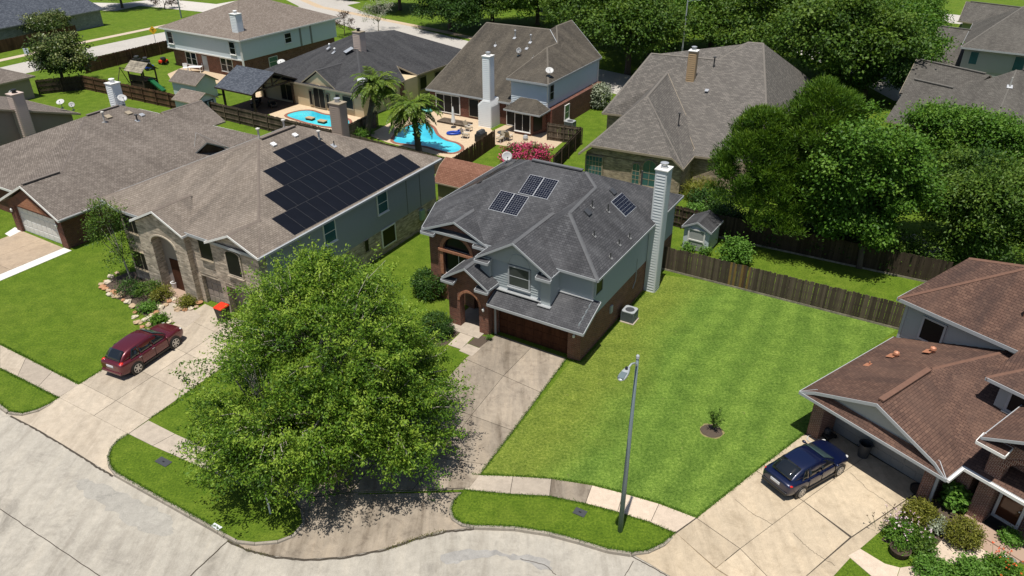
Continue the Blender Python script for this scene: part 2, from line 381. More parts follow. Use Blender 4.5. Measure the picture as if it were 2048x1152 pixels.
# ground
M_GRASS = grass('grass', (0.040, 0.080, 0.006), (0.092, 0.155, 0.010), (0.165, 0.232, 0.022), (0.21, 0.215, 0.04), 0.30)
_bp = at(1225, 800); M_GRASS_SIDE = grass_blend('grass_side_yard', rad(30), _bp.x * cos(rad(30)) - _bp.y * sin(rad(30)), 1.3)
M_GRASS_R = grass('grass_mown', (0.060, 0.088, 0.014), (0.128, 0.165, 0.028), (0.215, 0.245, 0.060), (0.235, 0.215, 0.075), 0.55, fine=7.0)
M_GRASS_S = grass('grass_striped', (0.048, 0.090, 0.014), (0.098, 0.162, 0.026), (0.165, 0.230, 0.050), (0.20, 0.205, 0.065), 0.28, (rad(59), 2.6, 0.42, (0.050, 0.092, 0.018)), fine=7.0)
M_CONC_OLD = concrete('concrete_old_brown', (0.275, 0.238, 0.195), (1.3, 1.26, 1.2), 0.3, (0.105, 0.082, 0.064), 0.75, 0.5, (rad(30.8), 0.8))
M_CONC = concrete('concrete_pale', (0.42, 0.365, 0.295), (1.15, 1.13, 1.1), 0.18, (0.25, 0.20, 0.15), 0.5, 0.4, (rad(29), 0.35))
M_CONC_R = concrete('concrete_warm', (0.46, 0.385, 0.285), (1.15, 1.12, 1.08), 0.16, (0.27, 0.21, 0.14), 0.65, 0.5, (rad(54.5), 0.35))
M_CONC_A = concrete('concrete_stained', (0.36, 0.295, 0.225), (1.2, 1.12, 1.05), 0.25, (0.17, 0.13, 0.095), 0.5)
M_WALK = concrete('concrete_walk', (0.37, 0.325, 0.275), (1.2, 1.16, 1.1), 0.2, (0.20, 0.17, 0.14), 0.4)
M_WALK_NEW = concrete('concrete_walk_new', (0.54, 0.45, 0.36), (1.08, 1.06, 1.04), 0.1, (0.40, 0.32, 0.25), 0.25)
M_ROAD = concrete('concrete_road', (0.40, 0.375, 0.33), (1.15, 1.13, 1.1), 0.22, (0.16, 0.145, 0.125), 0.75, 0.20, (rad(-59.5), 0.40))
M_ROAD_FAR = concrete('concrete_road_far', (0.46, 0.435, 0.40), (1.1, 1.1, 1.1), 0.1, (0.3, 0.28, 0.26), 0.4, 0.1)
M_KERB = concrete('concrete_kerb', (0.30, 0.275, 0.235), (1.2, 1.15, 1.1), 0.3, (0.10, 0.095, 0.07), 0.6, 1.2)
M_PATIO = concrete('concrete_patio', (0.52, 0.41, 0.29), (1.1, 1.08, 1.05), 0.12, (0.36, 0.27, 0.18), 0.3)
M_SOIL = plain('soil', (0.075, 0.055, 0.040), 0.95, var=0.4, scale=14)
M_JOINT = plain('joint_dirt', (0.055, 0.045, 0.034), 0.95, var=0.5, scale=6)
M_PAVER = brick('paver_brick', (0.33, 0.165, 0.11), (0.42, 0.25, 0.17), (0.36, 0.26, 0.2), wid=0.2, row=0.1)
M_ROCKS = [plain('rock_tan', (0.42, 0.31, 0.20), 0.9, var=0.3, scale=6), plain('rock_orange', (0.40, 0.21, 0.11), 0.9, var=0.3, scale=6), plain('rock_cream', (0.52, 0.45, 0.34), 0.9, var=0.25, scale=6)]
# timber, metal, misc
M_FENCE = wood('fence_weathered', (0.070, 0.054, 0.041), (0.150, 0.122, 0.095), 0.75)
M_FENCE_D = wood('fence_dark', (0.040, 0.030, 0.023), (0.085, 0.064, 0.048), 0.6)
M_FENCE_BR = wood('fence_brown', (0.072, 0.040, 0.024), (0.125, 0.074, 0.044), 0.5)
M_POST_OR = wood('post_fresh', (0.20, 0.13, 0.045), (0.27, 0.18, 0.07), 0.2)
M_KICK = wood('kickboard_pale', (0.22, 0.20, 0.16), (0.34, 0.31, 0.26), 0.3)
M_TIMBER = wood('timber_dark', (0.045, 0.034, 0.026), (0.085, 0.065, 0.05), 0.3)
M_BARK = plain('bark', (0.105, 0.083, 0.062), 0.95, var=0.45, scale=9)
M_BARK_L = plain('bark_pale', (0.38, 0.345, 0.285), 0.9, var=0.35, scale=12)
M_GALV = plain('galvanised', (0.17, 0.215, 0.225), 0.5, 0.35, var=0.1)
M_GALV_L = plain('galvanised_pale', (0.46, 0.49, 0.50), 0.4, 0.3)
M_WHITE = plain('white_enamel', (0.75, 0.75, 0.74), 0.4, var=0.04)
M_DISH = plain('dish_grey', (0.46, 0.46, 0.45), 0.45, var=0.05)
M_BLACK = plain('black_plastic', (0.014, 0.014, 0.015), 0.45)
M_DKGREY = plain('dark_grey_plastic', (0.050, 0.053, 0.058), 0.5)
M_PIPE = plain('vent_pipe_dark', (0.055, 0.055, 0.055), 0.6)
M_PIPE_L = plain('vent_pipe_pale', (0.50, 0.48, 0.44), 0.5)
M_COPPER = plain('copper_vent', (0.46, 0.205, 0.12), 0.45, 0.2)
M_RED = plain('red_plastic', (0.62, 0.035, 0.012), 0.4)
M_YELLOW = plain('sign_yellow', (0.75, 0.42, 0.015), 0.5)
M_BLUE = plain('blue_vinyl', (0.012, 0.055, 0.36), 0.35)
M_TEALP = plain('teal_vinyl', (0.10, 0.42, 0.40), 0.4)
M_GREENP = plain('green_plastic', (0.01, 0.10, 0.035), 0.4)
M_CELL = glass('solar_cell', (0.0055, 0.0075, 0.016), 0.15, 0.3)
M_SPANEL = glass('solar_black', (0.0060, 0.0066, 0.0095), 0.30, 0.22)
M_SFRAME = plain('solar_frame_black', (0.030, 0.031, 0.035), 0.4)
M_SLINE = plain('solar_frame_silver', (0.60, 0.61, 0.63), 0.4, 0.3)
M_AC = plain('ac_grey', (0.17, 0.195, 0.21), 0.5, 0.1)
M_TYRE = plain('tyre', (0.012, 0.012, 0.012), 0.8); M_RIM = plain('rim_alloy', (0.52, 0.52, 0.52), 0.28, 0.8)
M_CARGL = glass('car_glass', (0.008, 0.010, 0.012), 0.03, 0.9)
M_CARGL_T = glass('car_windscreen', (0.030, 0.050, 0.052), 0.04, 0.9)
M_LAMP_R = plain('tail_lamp', (0.55, 0.02, 0.015), 0.15); M_LAMP_C = plain('head_lamp', (0.6, 0.6, 0.58), 0.08)
M_WATER_RIM = brick('pool_coping', (0.22, 0.085, 0.06), (0.30, 0.13, 0.09), (0.2, 0.12, 0.1), wid=0.2, row=0.3)
def water_mat():
    t = NT('pool_water'); v = t.coord('Object')
    k = t.noise(v, 2.2, 3, 0.5, 0.5); k2 = t.noise(v, 0.25, 3)
    c = t.mix((0.020, 0.36, 0.52), (0.085, 0.62, 0.70), t.ramp(k2, [(0.35, (0, 0, 0)), (0.65, (1, 1, 1))]))
    t.bump(k, 0.35, 0.05)
    return t.done(c, 0.04, 0, 0.5)
M_WATER = water_mat()
# foliage
L_FRONT = leafmat('leaves_front_tree', (0.022, 0.062, 0.004), (0.088, 0.180, 0.011), (0.260, 0.365, 0.042), 0.30)
L_OAK = leafmat('leaves_oak', (0.022, 0.056, 0.007), (0.064, 0.130, 0.014), (0.140, 0.215, 0.032), 0.3)
L_BROAD = leafmat('leaves_broad', (0.028, 0.078, 0.008), (0.072, 0.168, 0.015), (0.150, 0.262, 0.034), 0.3)
L_PINE = leafmat('needles_pine', (0.022, 0.060, 0.006), (0.072, 0.150, 0.012), (0.165, 0.260, 0.028), 0.3)
L_MAG = leafmat('leaves_magnolia', (0.018, 0.040, 0.007), (0.055, 0.090, 0.016), (0.22, 0.24, 0.09), 0.12, 0.35)
L_DARK = leafmat('leaves_dark', (0.012, 0.038, 0.007), (0.034, 0.086, 0.012), (0.080, 0.150, 0.024), 0.25)
L_YEL = leafmat('leaves_yellow_green', (0.070, 0.085, 0.010), (0.140, 0.150, 0.018), (0.220, 0.215, 0.035), 0.25)
L_BRIGHT = leafmat('leaves_bright', (0.045, 0.115, 0.012), (0.095, 0.210, 0.025), (0.175, 0.310, 0.060), 0.3)
L_PALM = leafmat('leaves_palm', (0.040, 0.085, 0.010), (0.100, 0.170, 0.018), (0.200, 0.260, 0.040), 0.25, 0.45)
L_PINK = leafmat('flowers_pink', (0.20, 0.012, 0.045), (0.42, 0.035, 0.11), (0.62, 0.10, 0.20), 0.2)
L_GREYG = leafmat('leaves_grey_green', (0.10, 0.13, 0.085), (0.24, 0.28, 0.19), (0.42, 0.45, 0.34), 0.2)
L_PURPLE = leafmat('leaves_purple', (0.030, 0.020, 0.016), (0.070, 0.040, 0.030), (0.12, 0.075, 0.05), 0.2)
L_FLOWER = leafmat('flowers_mixed', (0.45, 0.25, 0.30), (0.6, 0.45, 0.5), (0.75, 0.7, 0.72), 0.1)
L_ORANGE = leafmat('flowers_orange', (0.55, 0.06, 0.02), (0.7, 0.12, 0.03), (0.75, 0.2, 0.05), 0.1)

# ------------------------------------------------------------------ building parts (all in a house's own frame)
def roof(h, faces, mat, th=0.17, fmat=None, caps=(), name='roof', cw=0.12, nf=(), vents=()):
    """roof planes with thickness, a fascia round the free edges and shingle caps along the given ridges"""
    vs = []; idx = {}
    def vid(p):
        k = tuple(round(c, 3) for c in p)
        if k not in idx: idx[k] = len(vs); vs.append(Vector(k))
        return idx[k]
    fs = []
    for f in faces:
        q = [vid(p) for p in f]
        n = Vector((0, 0, 0))
        for i in range(len(q)):
            a, b = vs[q[i]], vs[q[(i + 1) % len(q)]]; n += a.cross(b)
        fs.append(q if n.z > 0 else q[::-1])
    m = MB(); N = len(vs)
    m.add(vs + [v - Vector((0, 0, th)) for v in vs], fs + [tuple(i + N for i in f[::-1]) for f in fs])
    ro = m.build(name, mat, h)
    cnt = {}
    for f in fs:
        for i in range(len(f)):
            e = (f[i], f[(i + 1) % len(f)]); cnt.setdefault(tuple(sorted(e)), []).append(e)
    fm = MB(); skip = {tuple(sorted((tuple(round(c, 3) for c in p), tuple(round(c, 3) for c in q)))) for p, q in nf}
    for k, es in cnt.items():
        if len(es) == 1:
            a, b = vs[es[0][0]], vs[es[0][1]]
            if tuple(sorted((tuple(round(c, 3) for c in a), tuple(round(c, 3) for c in b)))) in skip: continue
            d = (b - a); out = Vector((d.y, -d.x, 0))
            if out.length < 1e-5: continue
            out.normalize(); t = Vector((0, 0, 0.004)); o2 = out * 0.035; z = Vector((0, 0, th + 0.02))
            fm.add([a + t, b + t, b + t + o2, a + t + o2, a - z, b - z, b - z + o2, a - z + o2],
                   [(0, 3, 2, 1)[::-1], (3, 2, 6, 7), (4, 5, 6, 7), (0, 1, 5, 4), (0, 3, 7, 4), (1, 2, 6, 5)])
    if fm.f: fm.build('fascia', fmat or M_TRIM, ro)
    for a, b in caps:
        a, b = Vector(a), Vector(b); d = (b - a); sd = Vector((-d.y, d.x, 0)).normalized() * cw
        up = Vector((0, 0, 0.035)); dn = Vector((0, 0, -0.045)); c = MB()
        c.add([a - sd + dn, a + up, a + sd + dn, b - sd + dn, b + up, b + sd + dn], [(0, 1, 4, 3), (1, 2, 5, 4), (0, 2, 1), (3, 4, 5), (0, 3, 5, 2)])
        c.build('ridge_cap', M_CAP.get(mat.name, mat), ro)
    for a, b in vents:      # raised ridge ventilator
        a, b = Vector(a), Vector(b); MB().bar(a.lerp(b, .06) + Vector((0, 0, .07)), a.lerp(b, .94) + Vector((0, 0, .07)), .26, .09).build('ridge_vent', M_CAP.get(mat.name, mat), ro)
    return ro

def frame_pt(face, c, t, z, out=0.0):
    """point on a wall: face '-y','+y','+x','-x' at coordinate c, t along the wall, out = proud of it"""
    if face == '-y': return (t, c - out, z)
    if face == '+y': return (t, c + out, z)
    if face == '+x': return (c + out, t, z)
    return (c - out, t, z)
def fbox(m, face, c, t0, t1, z0, z1, o0, o1, mi=0):
    a = frame_pt(face, c, t0, z0, o0); b = frame_pt(face, c, t1, z1, o1)
    return m.box(min(a[0], b[0]), max(a[0], b[0]), min(a[1], b[1]), max(a[1], b[1]), min(a[2], b[2]), max(a[2], b[2]), mi)
def window(h, face, c, t, z, w, hh, gl=None, fr=None, fw=0.07, cols=1, rows=2, sill=True, arch=False, label=None, proud=0.09, name='window', po=0.058):
    """window centred at t with sill height z: frame > pane, muntin, sill"""
    fr = fr or M_TRIM_W; gl = gl or M_GL; m = MB(); x0, x1, z1 = t - w / 2, t + w / 2, z + hh
    if not arch:
        fbox(m, face, c, x0 - fw, x1 + fw, z1, z1 + fw, -0.03, proud)
    fbox(m, face, c, x0 - fw, x0, z - fw, z1, -0.03, proud); fbox(m, face, c, x1, x1 + fw, z - fw, z1, -0.03, proud)
    fbox(m, face, c, x0, x1, z - fw, z, -0.03, proud)
    n = 12
    if arch:
        r = w / 2
        for i in range(n):
            a0, a1 = pi * i / n, pi * (i + 1) / n; q = []
            for rr, aa in ((r, a0), (r + fw, a0), (r + fw, a1), (r, a1)): q.append((t + rr * cos(aa), z1 + rr * sin(aa) * (arch if arch is not True else 1)))
            d = Vector(frame_pt(face, c, 0, 0, proud)) - Vector(frame_pt(face, c, 0, 0, -0.03))
            m.extr([frame_pt(face, c, tt, zz, -0.03) for tt, zz in q], d)
    wo = m.build(name, fr, h)
    if label: wo['label'] = label
    p = MB(); poly = [(x0, z), (x1, z), (x1, z1)]
    if arch:
        k = arch if arch is not True else 1
        poly += [(t + w / 2 * cos(pi * i / n), z1 + w / 2 * sin(pi * i / n) * k) for i in range(1, n)]
    poly += [(x0, z1)]
    po = min(po, proud - 0.02); d = Vector(frame_pt(face, c, 0, 0, po)) - Vector(frame_pt(face, c, 0, 0, 0.0))
    p.extr([frame_pt(face, c, a, b, 0.0) for a, b in poly], d); p.build('pane', gl, wo)
    mm = MB()
    for i in range(1, cols):
        xx = x0 + w * i / cols; fbox(mm, face, c, xx - 0.022, xx + 0.022, z, z1 + (w / 2 * 0.9 if arch and cols == 2 else 0), 0.01, po + 0.014)
    for i in range(1, rows):
        zz = z + hh * i / rows; fbox(mm, face, c, x0, x1, zz - 0.022, zz + 0.022, 0.01, po + 0.012)
    if mm.f: mm.build('muntin', fr, wo)
    if sill:
        s = MB(); fbox(s, face, c, x0 - fw - 0.04, x1 + fw + 0.04, z - fw - 0.06, z - fw, -0.02, proud + 0.06); s.build('sill', fr, wo)
    return wo
_plank = {}
def siding(h, face, c, t0, t1, z0, z1, mat, ex=0.17, single=True, lim=None, name='siding_plank'):
    """lap siding: every course a wedge-shaped plank; lim(z) may narrow a course (gables)"""
    n = max(1, int(round((z1 - z0) / ex))); e = (z1 - z0) / n; J = MB()
    for i in range(n):
        a, b = (t0, t1) if lim is None else lim(z0 + (i + 0.7) * e)
        if b - a < 0.1: continue
        za = z0 + i * e; zb = za + e + 0.015
        prof = [(0.0, za), (0.055, za), (0.012, zb), (0.0, zb)]
        q = [frame_pt(face, c, a, zz, oo) for oo, zz in prof]
        d = Vector(frame_pt(face, c, b, 0)) - Vector(frame_pt(face, c, a, 0))
        if single:
            m = MB(); m.extr(q, d); m.build(name, mat, h)
        else: J.extr(q, d)
    if not single and J.f:
        o = J.build(name + 's', mat, h); o['kind'] = 'stuff'
def gable_face(h, face, c, t0, t1, ta, z0, za, mat, name='gable_wall', th=0.2):
    m = MB(); d = Vector(frame_pt(face, c, 0, 0, 0)) - Vector(frame_pt(face, c, 0, 0, -th))
    m.extr([frame_pt(face, c, t0, z0, -th), frame_pt(face, c, t1, z0, -th), frame_pt(face, c, ta, za, -th)], d)
    return m.build(name, mat, h)
def wall(h, x0, x1, y0, y1, z0, z1, mat, name='wall'):
    return MB().box(x0, x1, y0, y1, z0, z1).build(name, mat, h)
def arch_wall(h, face, c, t0, t1, z0, z1, ot0, ot1, oz, mat, th=0.45, k=1.0, name='wall', gable=None, base=None):
    """a wall with one arched opening (springing at oz), optional gable apex (ta, za)"""
    base = z0 if base is None else base
    m = MB(); d = Vector(frame_pt(face, c, 0, 0, 0)) - Vector(frame_pt(face, c, 0, 0, -th)); n = 14
    r = (ot1 - ot0) / 2; tc = (ot0 + ot1) / 2
    def ex(poly): m.extr([frame_pt(face, c, a, b, -th) for a, b in poly], d)
    ex([(t0, base), (ot0, base), (ot0, oz), (t0, oz)]); ex([(ot1, base), (t1, base), (t1, oz), (ot1, oz)])
    ap = oz + r * k
    for i in range(n):
        a0, a1 = pi - pi * i / n, pi - pi * (i + 1) / n
        xa, xb = tc + r * cos(a0), tc + r * cos(a1)
        ex([(xa, oz + r * k * sin(a0)), (xb, oz + r * k * sin(a1)), (xb, z1), (xa, z1)])
    ex([(t0, oz), (ot0, oz), (ot0, z1), (t0, z1)]); ex([(ot1, oz), (t1, oz), (t1, z1), (ot1, z1)])
    if gable: ex([(t0, z1), (t1, z1), gable])
    return m.build(name, mat, h)
def arch_band(h, face, c, ot0, ot1, oz, mat, w=0.22, k=1.0, proud=0.06, name='arch_band', legs=0.0):
    m = MB(); r = (ot1 - ot0) / 2; tc = (ot0 + ot1) / 2; n = 16; d = Vector(frame_pt(face, c, 0, 0, proud)) - Vector(frame_pt(face, c, 0, 0, -0.02))
    for i in range(n):
        a0, a1 = pi * i / n, pi * (i + 1) / n
        q = [(tc + rr * cos(a), oz + (rr - (r if rr > r else 0) + r if False else rr) * k * sin(a)) for rr, a in ((r, a0), (r + w, a0), (r + w, a1), (r, a1))]
        m.extr([frame_pt(face, c, a, b, -0.02) for a, b in q], d)
    if legs:
        fbox(m, face, c, ot0 - w, ot0, oz - legs, oz, -0.02, proud); fbox(m, face, c, ot1, ot1 + w, oz - legs, oz, -0.02, proud)
    return m.build(name, mat, h)
def garage_door(h, face, c, t0, t1, z0, z1, mat, nx=8, nz=4, trim=None):
    m = MB(); fbox(m, face, c, t0, t1, z0, z1, -0.03, 0.0); d = m.build('garage_door', mat, h)
    for i in range(nz):
        for j in range(nx):
            a = t0 + (t1 - t0) * (j + 0.08) / nx; b = t0 + (t1 - t0) * (j + 0.92) / nx
            e = z0 + (z1 - z0) * (i + 0.10) / nz; f = z0 + (z1 - z0) * (i + 0.90) / nz
            fbox(MB(), face, c, a, b, e, f, 0.0, 0.022).build('door_panel', mat, d)
    if trim:
        m = MB(); fbox(m, face, c, t0 - 0.09, t0, z0, z1 + 0.09, -0.02, 0.07); fbox(m, face, c, t1, t1 + 0.09, z0, z1 + 0.09, -0.02, 0.07)
        fbox(m, face, c, t0, t1, z1, z1 + 0.09, -0.02, 0.07); m.build('door_frame', trim, d)
    return d
def chimney(h, x0, x1, y0, y1, z0, z1, mat, capmat=None, ex=0.17, single=True, flue=M_FLASH, corner=True):
    ch = MB().box(x0 + 0.03, x1 - 0.03, y0 + 0.03, y1 - 0.03, z0, z1).build('chimney', mat, h)
    for face, c, a, b in (('-y', y0 + 0.03, x0 + 0.1, x1 - 0.1), ('+x', x1 - 0.03, y0 + 0.1, y1 - 0.1), ('-x', x0 + 0.03, y0 + 0.1, y1 - 0.1)):
        siding(ch, face, c, a, b, z0, z1 - 0.18, mat, ex, single)
    m = MB()
    for xx in (x0, x1 - 0.1):
        for yy in (y0, y1 - 0.1): m.box(xx, xx + 0.1, yy, yy + 0.1, z0, z1 - 0.001)
    m.box(x0 - 0.012, x1 + 0.012, y0 - 0.012, y1 + 0.012, z1 - 0.18, z1 - 0.06)
    if corner: m.build('corner_board', mat, ch)
    MB().box(x0 - 0.06, x1 + 0.06, y0 - 0.06, y1 + 0.06, z1 - 0.05, z1 + 0.03).build('chimney_cap', capmat or mat, ch, bevel=0.012)
    cx, cy = (x0 + x1) / 2, (y0 + y1) / 2; f = MB(); r = 0.21
    f.lathe([(r, 0.0), (r, 0.12), (r * 0.75, 0.13), (r * 0.75, 0.24), (r * 1.25, 0.25), (r * 1.25, 0.33), (r * 0.6, 0.37), (0.01, 0.38)], (cx, cy, z1 + 0.03), 16)
    f.build('flue_cap', flue, ch, smooth=False)
    return ch
def vent(h, x, y, z, hgt=0.45, r=0.05, mat=None, cap=False, flash=True, name='vent_pipe'):
    m = MB(); m.cyl((x, y, z - 0.15), (x, y, z + hgt), r, n=8)
    if cap: m.lathe([(r, 0), (r * 2.2, 0.02), (r * 2.2, 0.10), (r * 0.5, 0.16), (0.005, 0.165)], (x, y, z + hgt - 0.02), 10)
    o = m.build(name, mat or M_PIPE, h, smooth=False)
    return o
def flash(h, x, y, z, nrm, w=0.34, l=0.42, mat=None):
    """metal flashing sheet lying on the slope round a pipe"""
    n = Vector(nrm).normalized(); hx = Vector((-n.y, n.x, 0))
    hx = hx.normalized() if hx.length > 0.01 else Vector((1, 0, 0)); s = n.cross(hx); p = Vector((x, y, z)) + n * 0.015
    m = MB(); m.extr([p - hx * w / 2 - s * l / 2, p + hx * w / 2 - s * l / 2, p + hx * w / 2 + s * l / 2, p - hx * w / 2 + s * l / 2], n * 0.008)
    return m.build('flashing', mat or M_FLASH, h)
def roof_vent(h, x, y, z, nrm, mat=M_DKGREY, w=0.42):
    n = Vector(nrm).normalized(); hx = Vector((-n.y, n.x, 0)).normalized(); s = n.cross(hx); p = Vector((x, y, z))
    m = MB(); m.extr([p - hx * w / 2 - s * w / 2, p + hx * w / 2 - s * w / 2, p + hx * w / 2 + s * w / 2, p - hx * w / 2 + s * w / 2], n * 0.13)
    return m.build('roof_vent', mat, h, bevel=0.02)
def dish(label, p, aim, r=0.4, mat=None, lift=0.55, group='satellite dishes on the roofs'):
    """satellite dish on a bent mast"""
    p = Vector(p); r *= 0.82; d = thing('satellite_dish', label, 'satellite dish', p, 0, group); a = Vector(aim).normalized()
    m = MB(); m.tube([(0, 0, -0.1), (0, 0, lift * 0.7), tuple(a * 0.02 + Vector((0, 0, lift)))], 0.03, 8); m.box(-0.12, 0.12, -0.12, 0.12, -0.04, 0.03); m.build('mast', M_GALV, d)
    q = a.to_track_quat('Z', 'Y').to_matrix(); c = Vector((0, 0, lift)) + a * 0.06; n = 20; vs = []; fs = []
    for k, (rr, zz) in enumerate(((0.001, 0), (0.4, 0.025), (0.75, 0.085), (1.0, 0.15), (1.0, 0.175), (0.75, 0.11), (0.4, 0.05), (0.001, 0.03))):
        for i in range(n):
            t = 2 * pi * i / n; vs.append(c + q @ Vector((rr * r * cos(t), rr * r * 0.9 * sin(t), (zz if k < 4 else zz) * r * 1.4)))
    for k in range(7):
        for i in range(n): fs.append((k * n + i, k * n + (i + 1) % n, (k + 1) * n + (i + 1) % n, (k + 1) * n + i))
    m = MB(); m.add(vs, fs); m.build('reflector', mat or M_DISH, d, smooth=True)
    m = MB(); e = c + a * r * 0.95 - Vector((0, 0, r * 0.35)); b0 = c + q @ Vector((0, -r * 0.85, r * 0.2))
    m.tube([tuple(b0), tuple(e)], 0.015, 6); m.bar(e, e + a * -0.1, 0.07, 0.07); m.build('feed_arm', M_DKGREY, d)
    return d
def House(name, label, ox, oy, ang): return thing(name, label, 'house', (ox, oy, 0), rad(ang))

# ------------------------------------------------------------------ planting
def leaf_obj(name, C, D, N, L, W, tint, mat, parent=None, cup=0.0):
    """one mesh of n kite-shaped leaves: centres C, length direction D, normals N"""
    n = len(C); D = D / np.linalg.norm(D, axis=1, keepdims=True); S = np.cross(N, D); S /= (np.linalg.norm(S, axis=1, keepdims=True) + 1e-9)
    L = np.broadcast_to(L, (n,))[:, None]; W = np.broadcast_to(W, (n,))[:, None]
    P = np.empty((n, 4, 3), np.float32)
    P[:, 0] = C - D * L * 0.5; P[:, 1] = C + S * W * 0.5; P[:, 2] = C + D * L * 0.5; P[:, 3] = C - S * W * 0.5
    me = bpy.data.meshes.new(name); me.vertices.add(n * 4); me.vertices.foreach_set('co', P.ravel())
    me.loops.add(n * 4); me.loops.foreach_set('vertex_index', np.arange(n * 4, dtype=np.int32))
    me.polygons.add(n); me.polygons.foreach_set('loop_start', np.arange(0, n * 4, 4, dtype=np.int32)); me.polygons.foreach_set('loop_total', np.full(n, 4, np.int32))
    a = me.attributes.new('tint', 'FLOAT', 'POINT'); a.data.foreach_set('value', np.repeat(np.clip(tint, 0, 1), 4).astype(np.float32))
    me.materials.append(mat); me.update(calc_edges=True); me.validate()
    return link(name, me, parent)
def unit(rg, n):
    v = rg.normal(size=(n, 3)); return v / np.linalg.norm(v, axis=1, keepdims=True)
def clumps_in(rg, lobes, n, rmin=0.72, rmax=1.04, low=-0.55):
    w = np.array([(l[3] * l[4] + l[3] * l[5] + l[4] * l[5]) for l in lobes]); w = w / w.sum()
    out = []; dirs = []
    while len(out) < n:
        l = lobes[rg.choice(len(lobes), p=w)]; d = unit(rg, 1)[0]
        if d[2] < low: continue
        r = rg.uniform(rmin, rmax) if rg.random() < 0.8 else rg.uniform(0.3, rmin)
        p = np.array(l[:3]) + d * r * np.array(l[3:6])
        # drop clumps buried deep in another lobe
        bad = False
        for q in lobes:
            e = (p - np.array(q[:3])) / np.array(q[3:6])
            if (e * e).sum() < 0.42 and rg.random() < 0.8: bad = True; break
        if bad or p[2] < 0.25: continue
        out.append(p); dirs.append(d)
    return np.array(out), np.array(dirs)
def foliage(name, seed, lobes, nclump, nleaf, rcl, L, W, mat, parent, droop=0.2, flat=0.65, up=0.9, low=-0.55, rmin=0.72, spray=0.0, bough=None):
    rg = np.random.default_rng(seed)
    if bough:          # clumps gathered into boughs, leaving dark gaps between them
        per, rb = bough; nb = max(1, nclump // per); Cb, Db = clumps_in(rg, lobes, nb, rmin, low=low); ib = np.repeat(np.arange(nb), per); nclump = nb * per
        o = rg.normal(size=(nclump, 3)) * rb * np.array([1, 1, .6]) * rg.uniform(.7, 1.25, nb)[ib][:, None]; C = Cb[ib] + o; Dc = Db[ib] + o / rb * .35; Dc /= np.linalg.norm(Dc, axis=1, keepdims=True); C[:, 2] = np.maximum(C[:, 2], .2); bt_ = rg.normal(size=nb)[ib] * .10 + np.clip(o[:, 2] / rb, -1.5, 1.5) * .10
    else: C, Dc = clumps_in(rg, lobes, nclump, rmin, low=low); bt_ = 0.0
    n = nclump * nleaf; idx = np.repeat(np.arange(nclump), nleaf)
    off = rg.normal(size=(n, 3)) * rcl * np.array([1, 1, flat]); size = rg.uniform(0.7, 1.25, nclump)[idx][:, None]
    if spray > 0:      # leaves strung along short outward shoots
        ax = Dc + rg.normal(size=(nclump, 3)) * 0.5 + np.array([0, 0, 0.25 - droop]); ax /= np.linalg.norm(ax, axis=1, keepdims=True)
        off = off * 0.55 + ax[idx] * (rg.uniform(-1, 1, (n, 1)) * rcl * (1 + spray * 2))
    P = C[idx] + off * size
    dv = rg.normal(size=(n, 3)) * 0.8 + Dc[idx] * 0.7 + np.array([0, 0, -droop]); nn = rg.normal(size=(n, 3)) * 0.55 + Dc[idx] * 0.35 + np.array([0, 0, up])
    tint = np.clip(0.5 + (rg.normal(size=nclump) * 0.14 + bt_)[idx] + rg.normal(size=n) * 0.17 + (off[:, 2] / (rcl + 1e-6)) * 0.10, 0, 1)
    sc = rg.uniform(0.7, 1.3, n)
    return leaf_obj(name, P, dv, nn, L * sc, W * sc, tint, mat, parent), C
def limbs(name, seed, base, lobes, C, mat, parent, r0=0.2, nl=6, ntw=0, twr=0.018):
    rg = random.Random(seed); m = MB(); bx, by, bz = base
    cz = sum(l[2] for l in lobes) / len(lobes); cx = sum(l[0] for l in lobes) / len(lobes); cy = sum(l[1] for l in lobes) / len(lobes)
    fork = Vector((bx + (cx - bx) * 0.3, by + (cy - by) * 0.3, bz + (cz - bz) * 0.55))
    m.tube([(bx, by, bz - 0.1), (bx, by, bz + 0.25), tuple(fork)], [r0 * 1.35, r0, r0 * 0.8], 9)
    t = m.build('trunk', mat, parent, smooth=True)
    b = MB(); ends = []
    for i in range(nl):
        c = Vector(C[rg.randrange(len(C))]); mid = fork.lerp(c, 0.5) + Vector((rg.uniform(-.4, .4), rg.uniform(-.4, .4), rg.uniform(0, .5)))
        b.tube([tuple(fork - Vector((0, 0, 0.15))), tuple(mid), tuple(fork.lerp(c, 0.93))], [r0 * 0.55, r0 * 0.32, r0 * 0.08], 6); ends.append((mid, c))
    for i in range(ntw):
        c = Vector(C[rg.randrange(len(C))]); a = min(ends, key=lambda e: (e[0] - c).length)[0]; s = a.lerp(c, rg.uniform(0.35, 0.6)); k = s.lerp(c, 0.55) + Vector((rg.uniform(-.3, .3), rg.uniform(-.3, .3), rg.uniform(-.1, .35)))
        b.tube([tuple(s), tuple(k), tuple(s.lerp(c, 1.12))], [twr * 1.5, twr, twr * 0.4], 4)
    b.build('branches', mat, parent, smooth=True)
def tree(name, label, loc, lobes, seed, nclump, nleaf, rcl, L, W, lmat, bark=None, r0=0.2, nl=6, ntw=0, group=None, cat='tree', **kw):
    t = thing(name, label, cat, loc, 0, group)
    o, C = foliage('crown', seed, lobes, nclump, nleaf, rcl, L, W, lmat, t, **kw)
    limbs('trunk', seed, (0, 0, 0), lobes, C, bark or M_BARK, t, r0, nl, ntw)
    return t
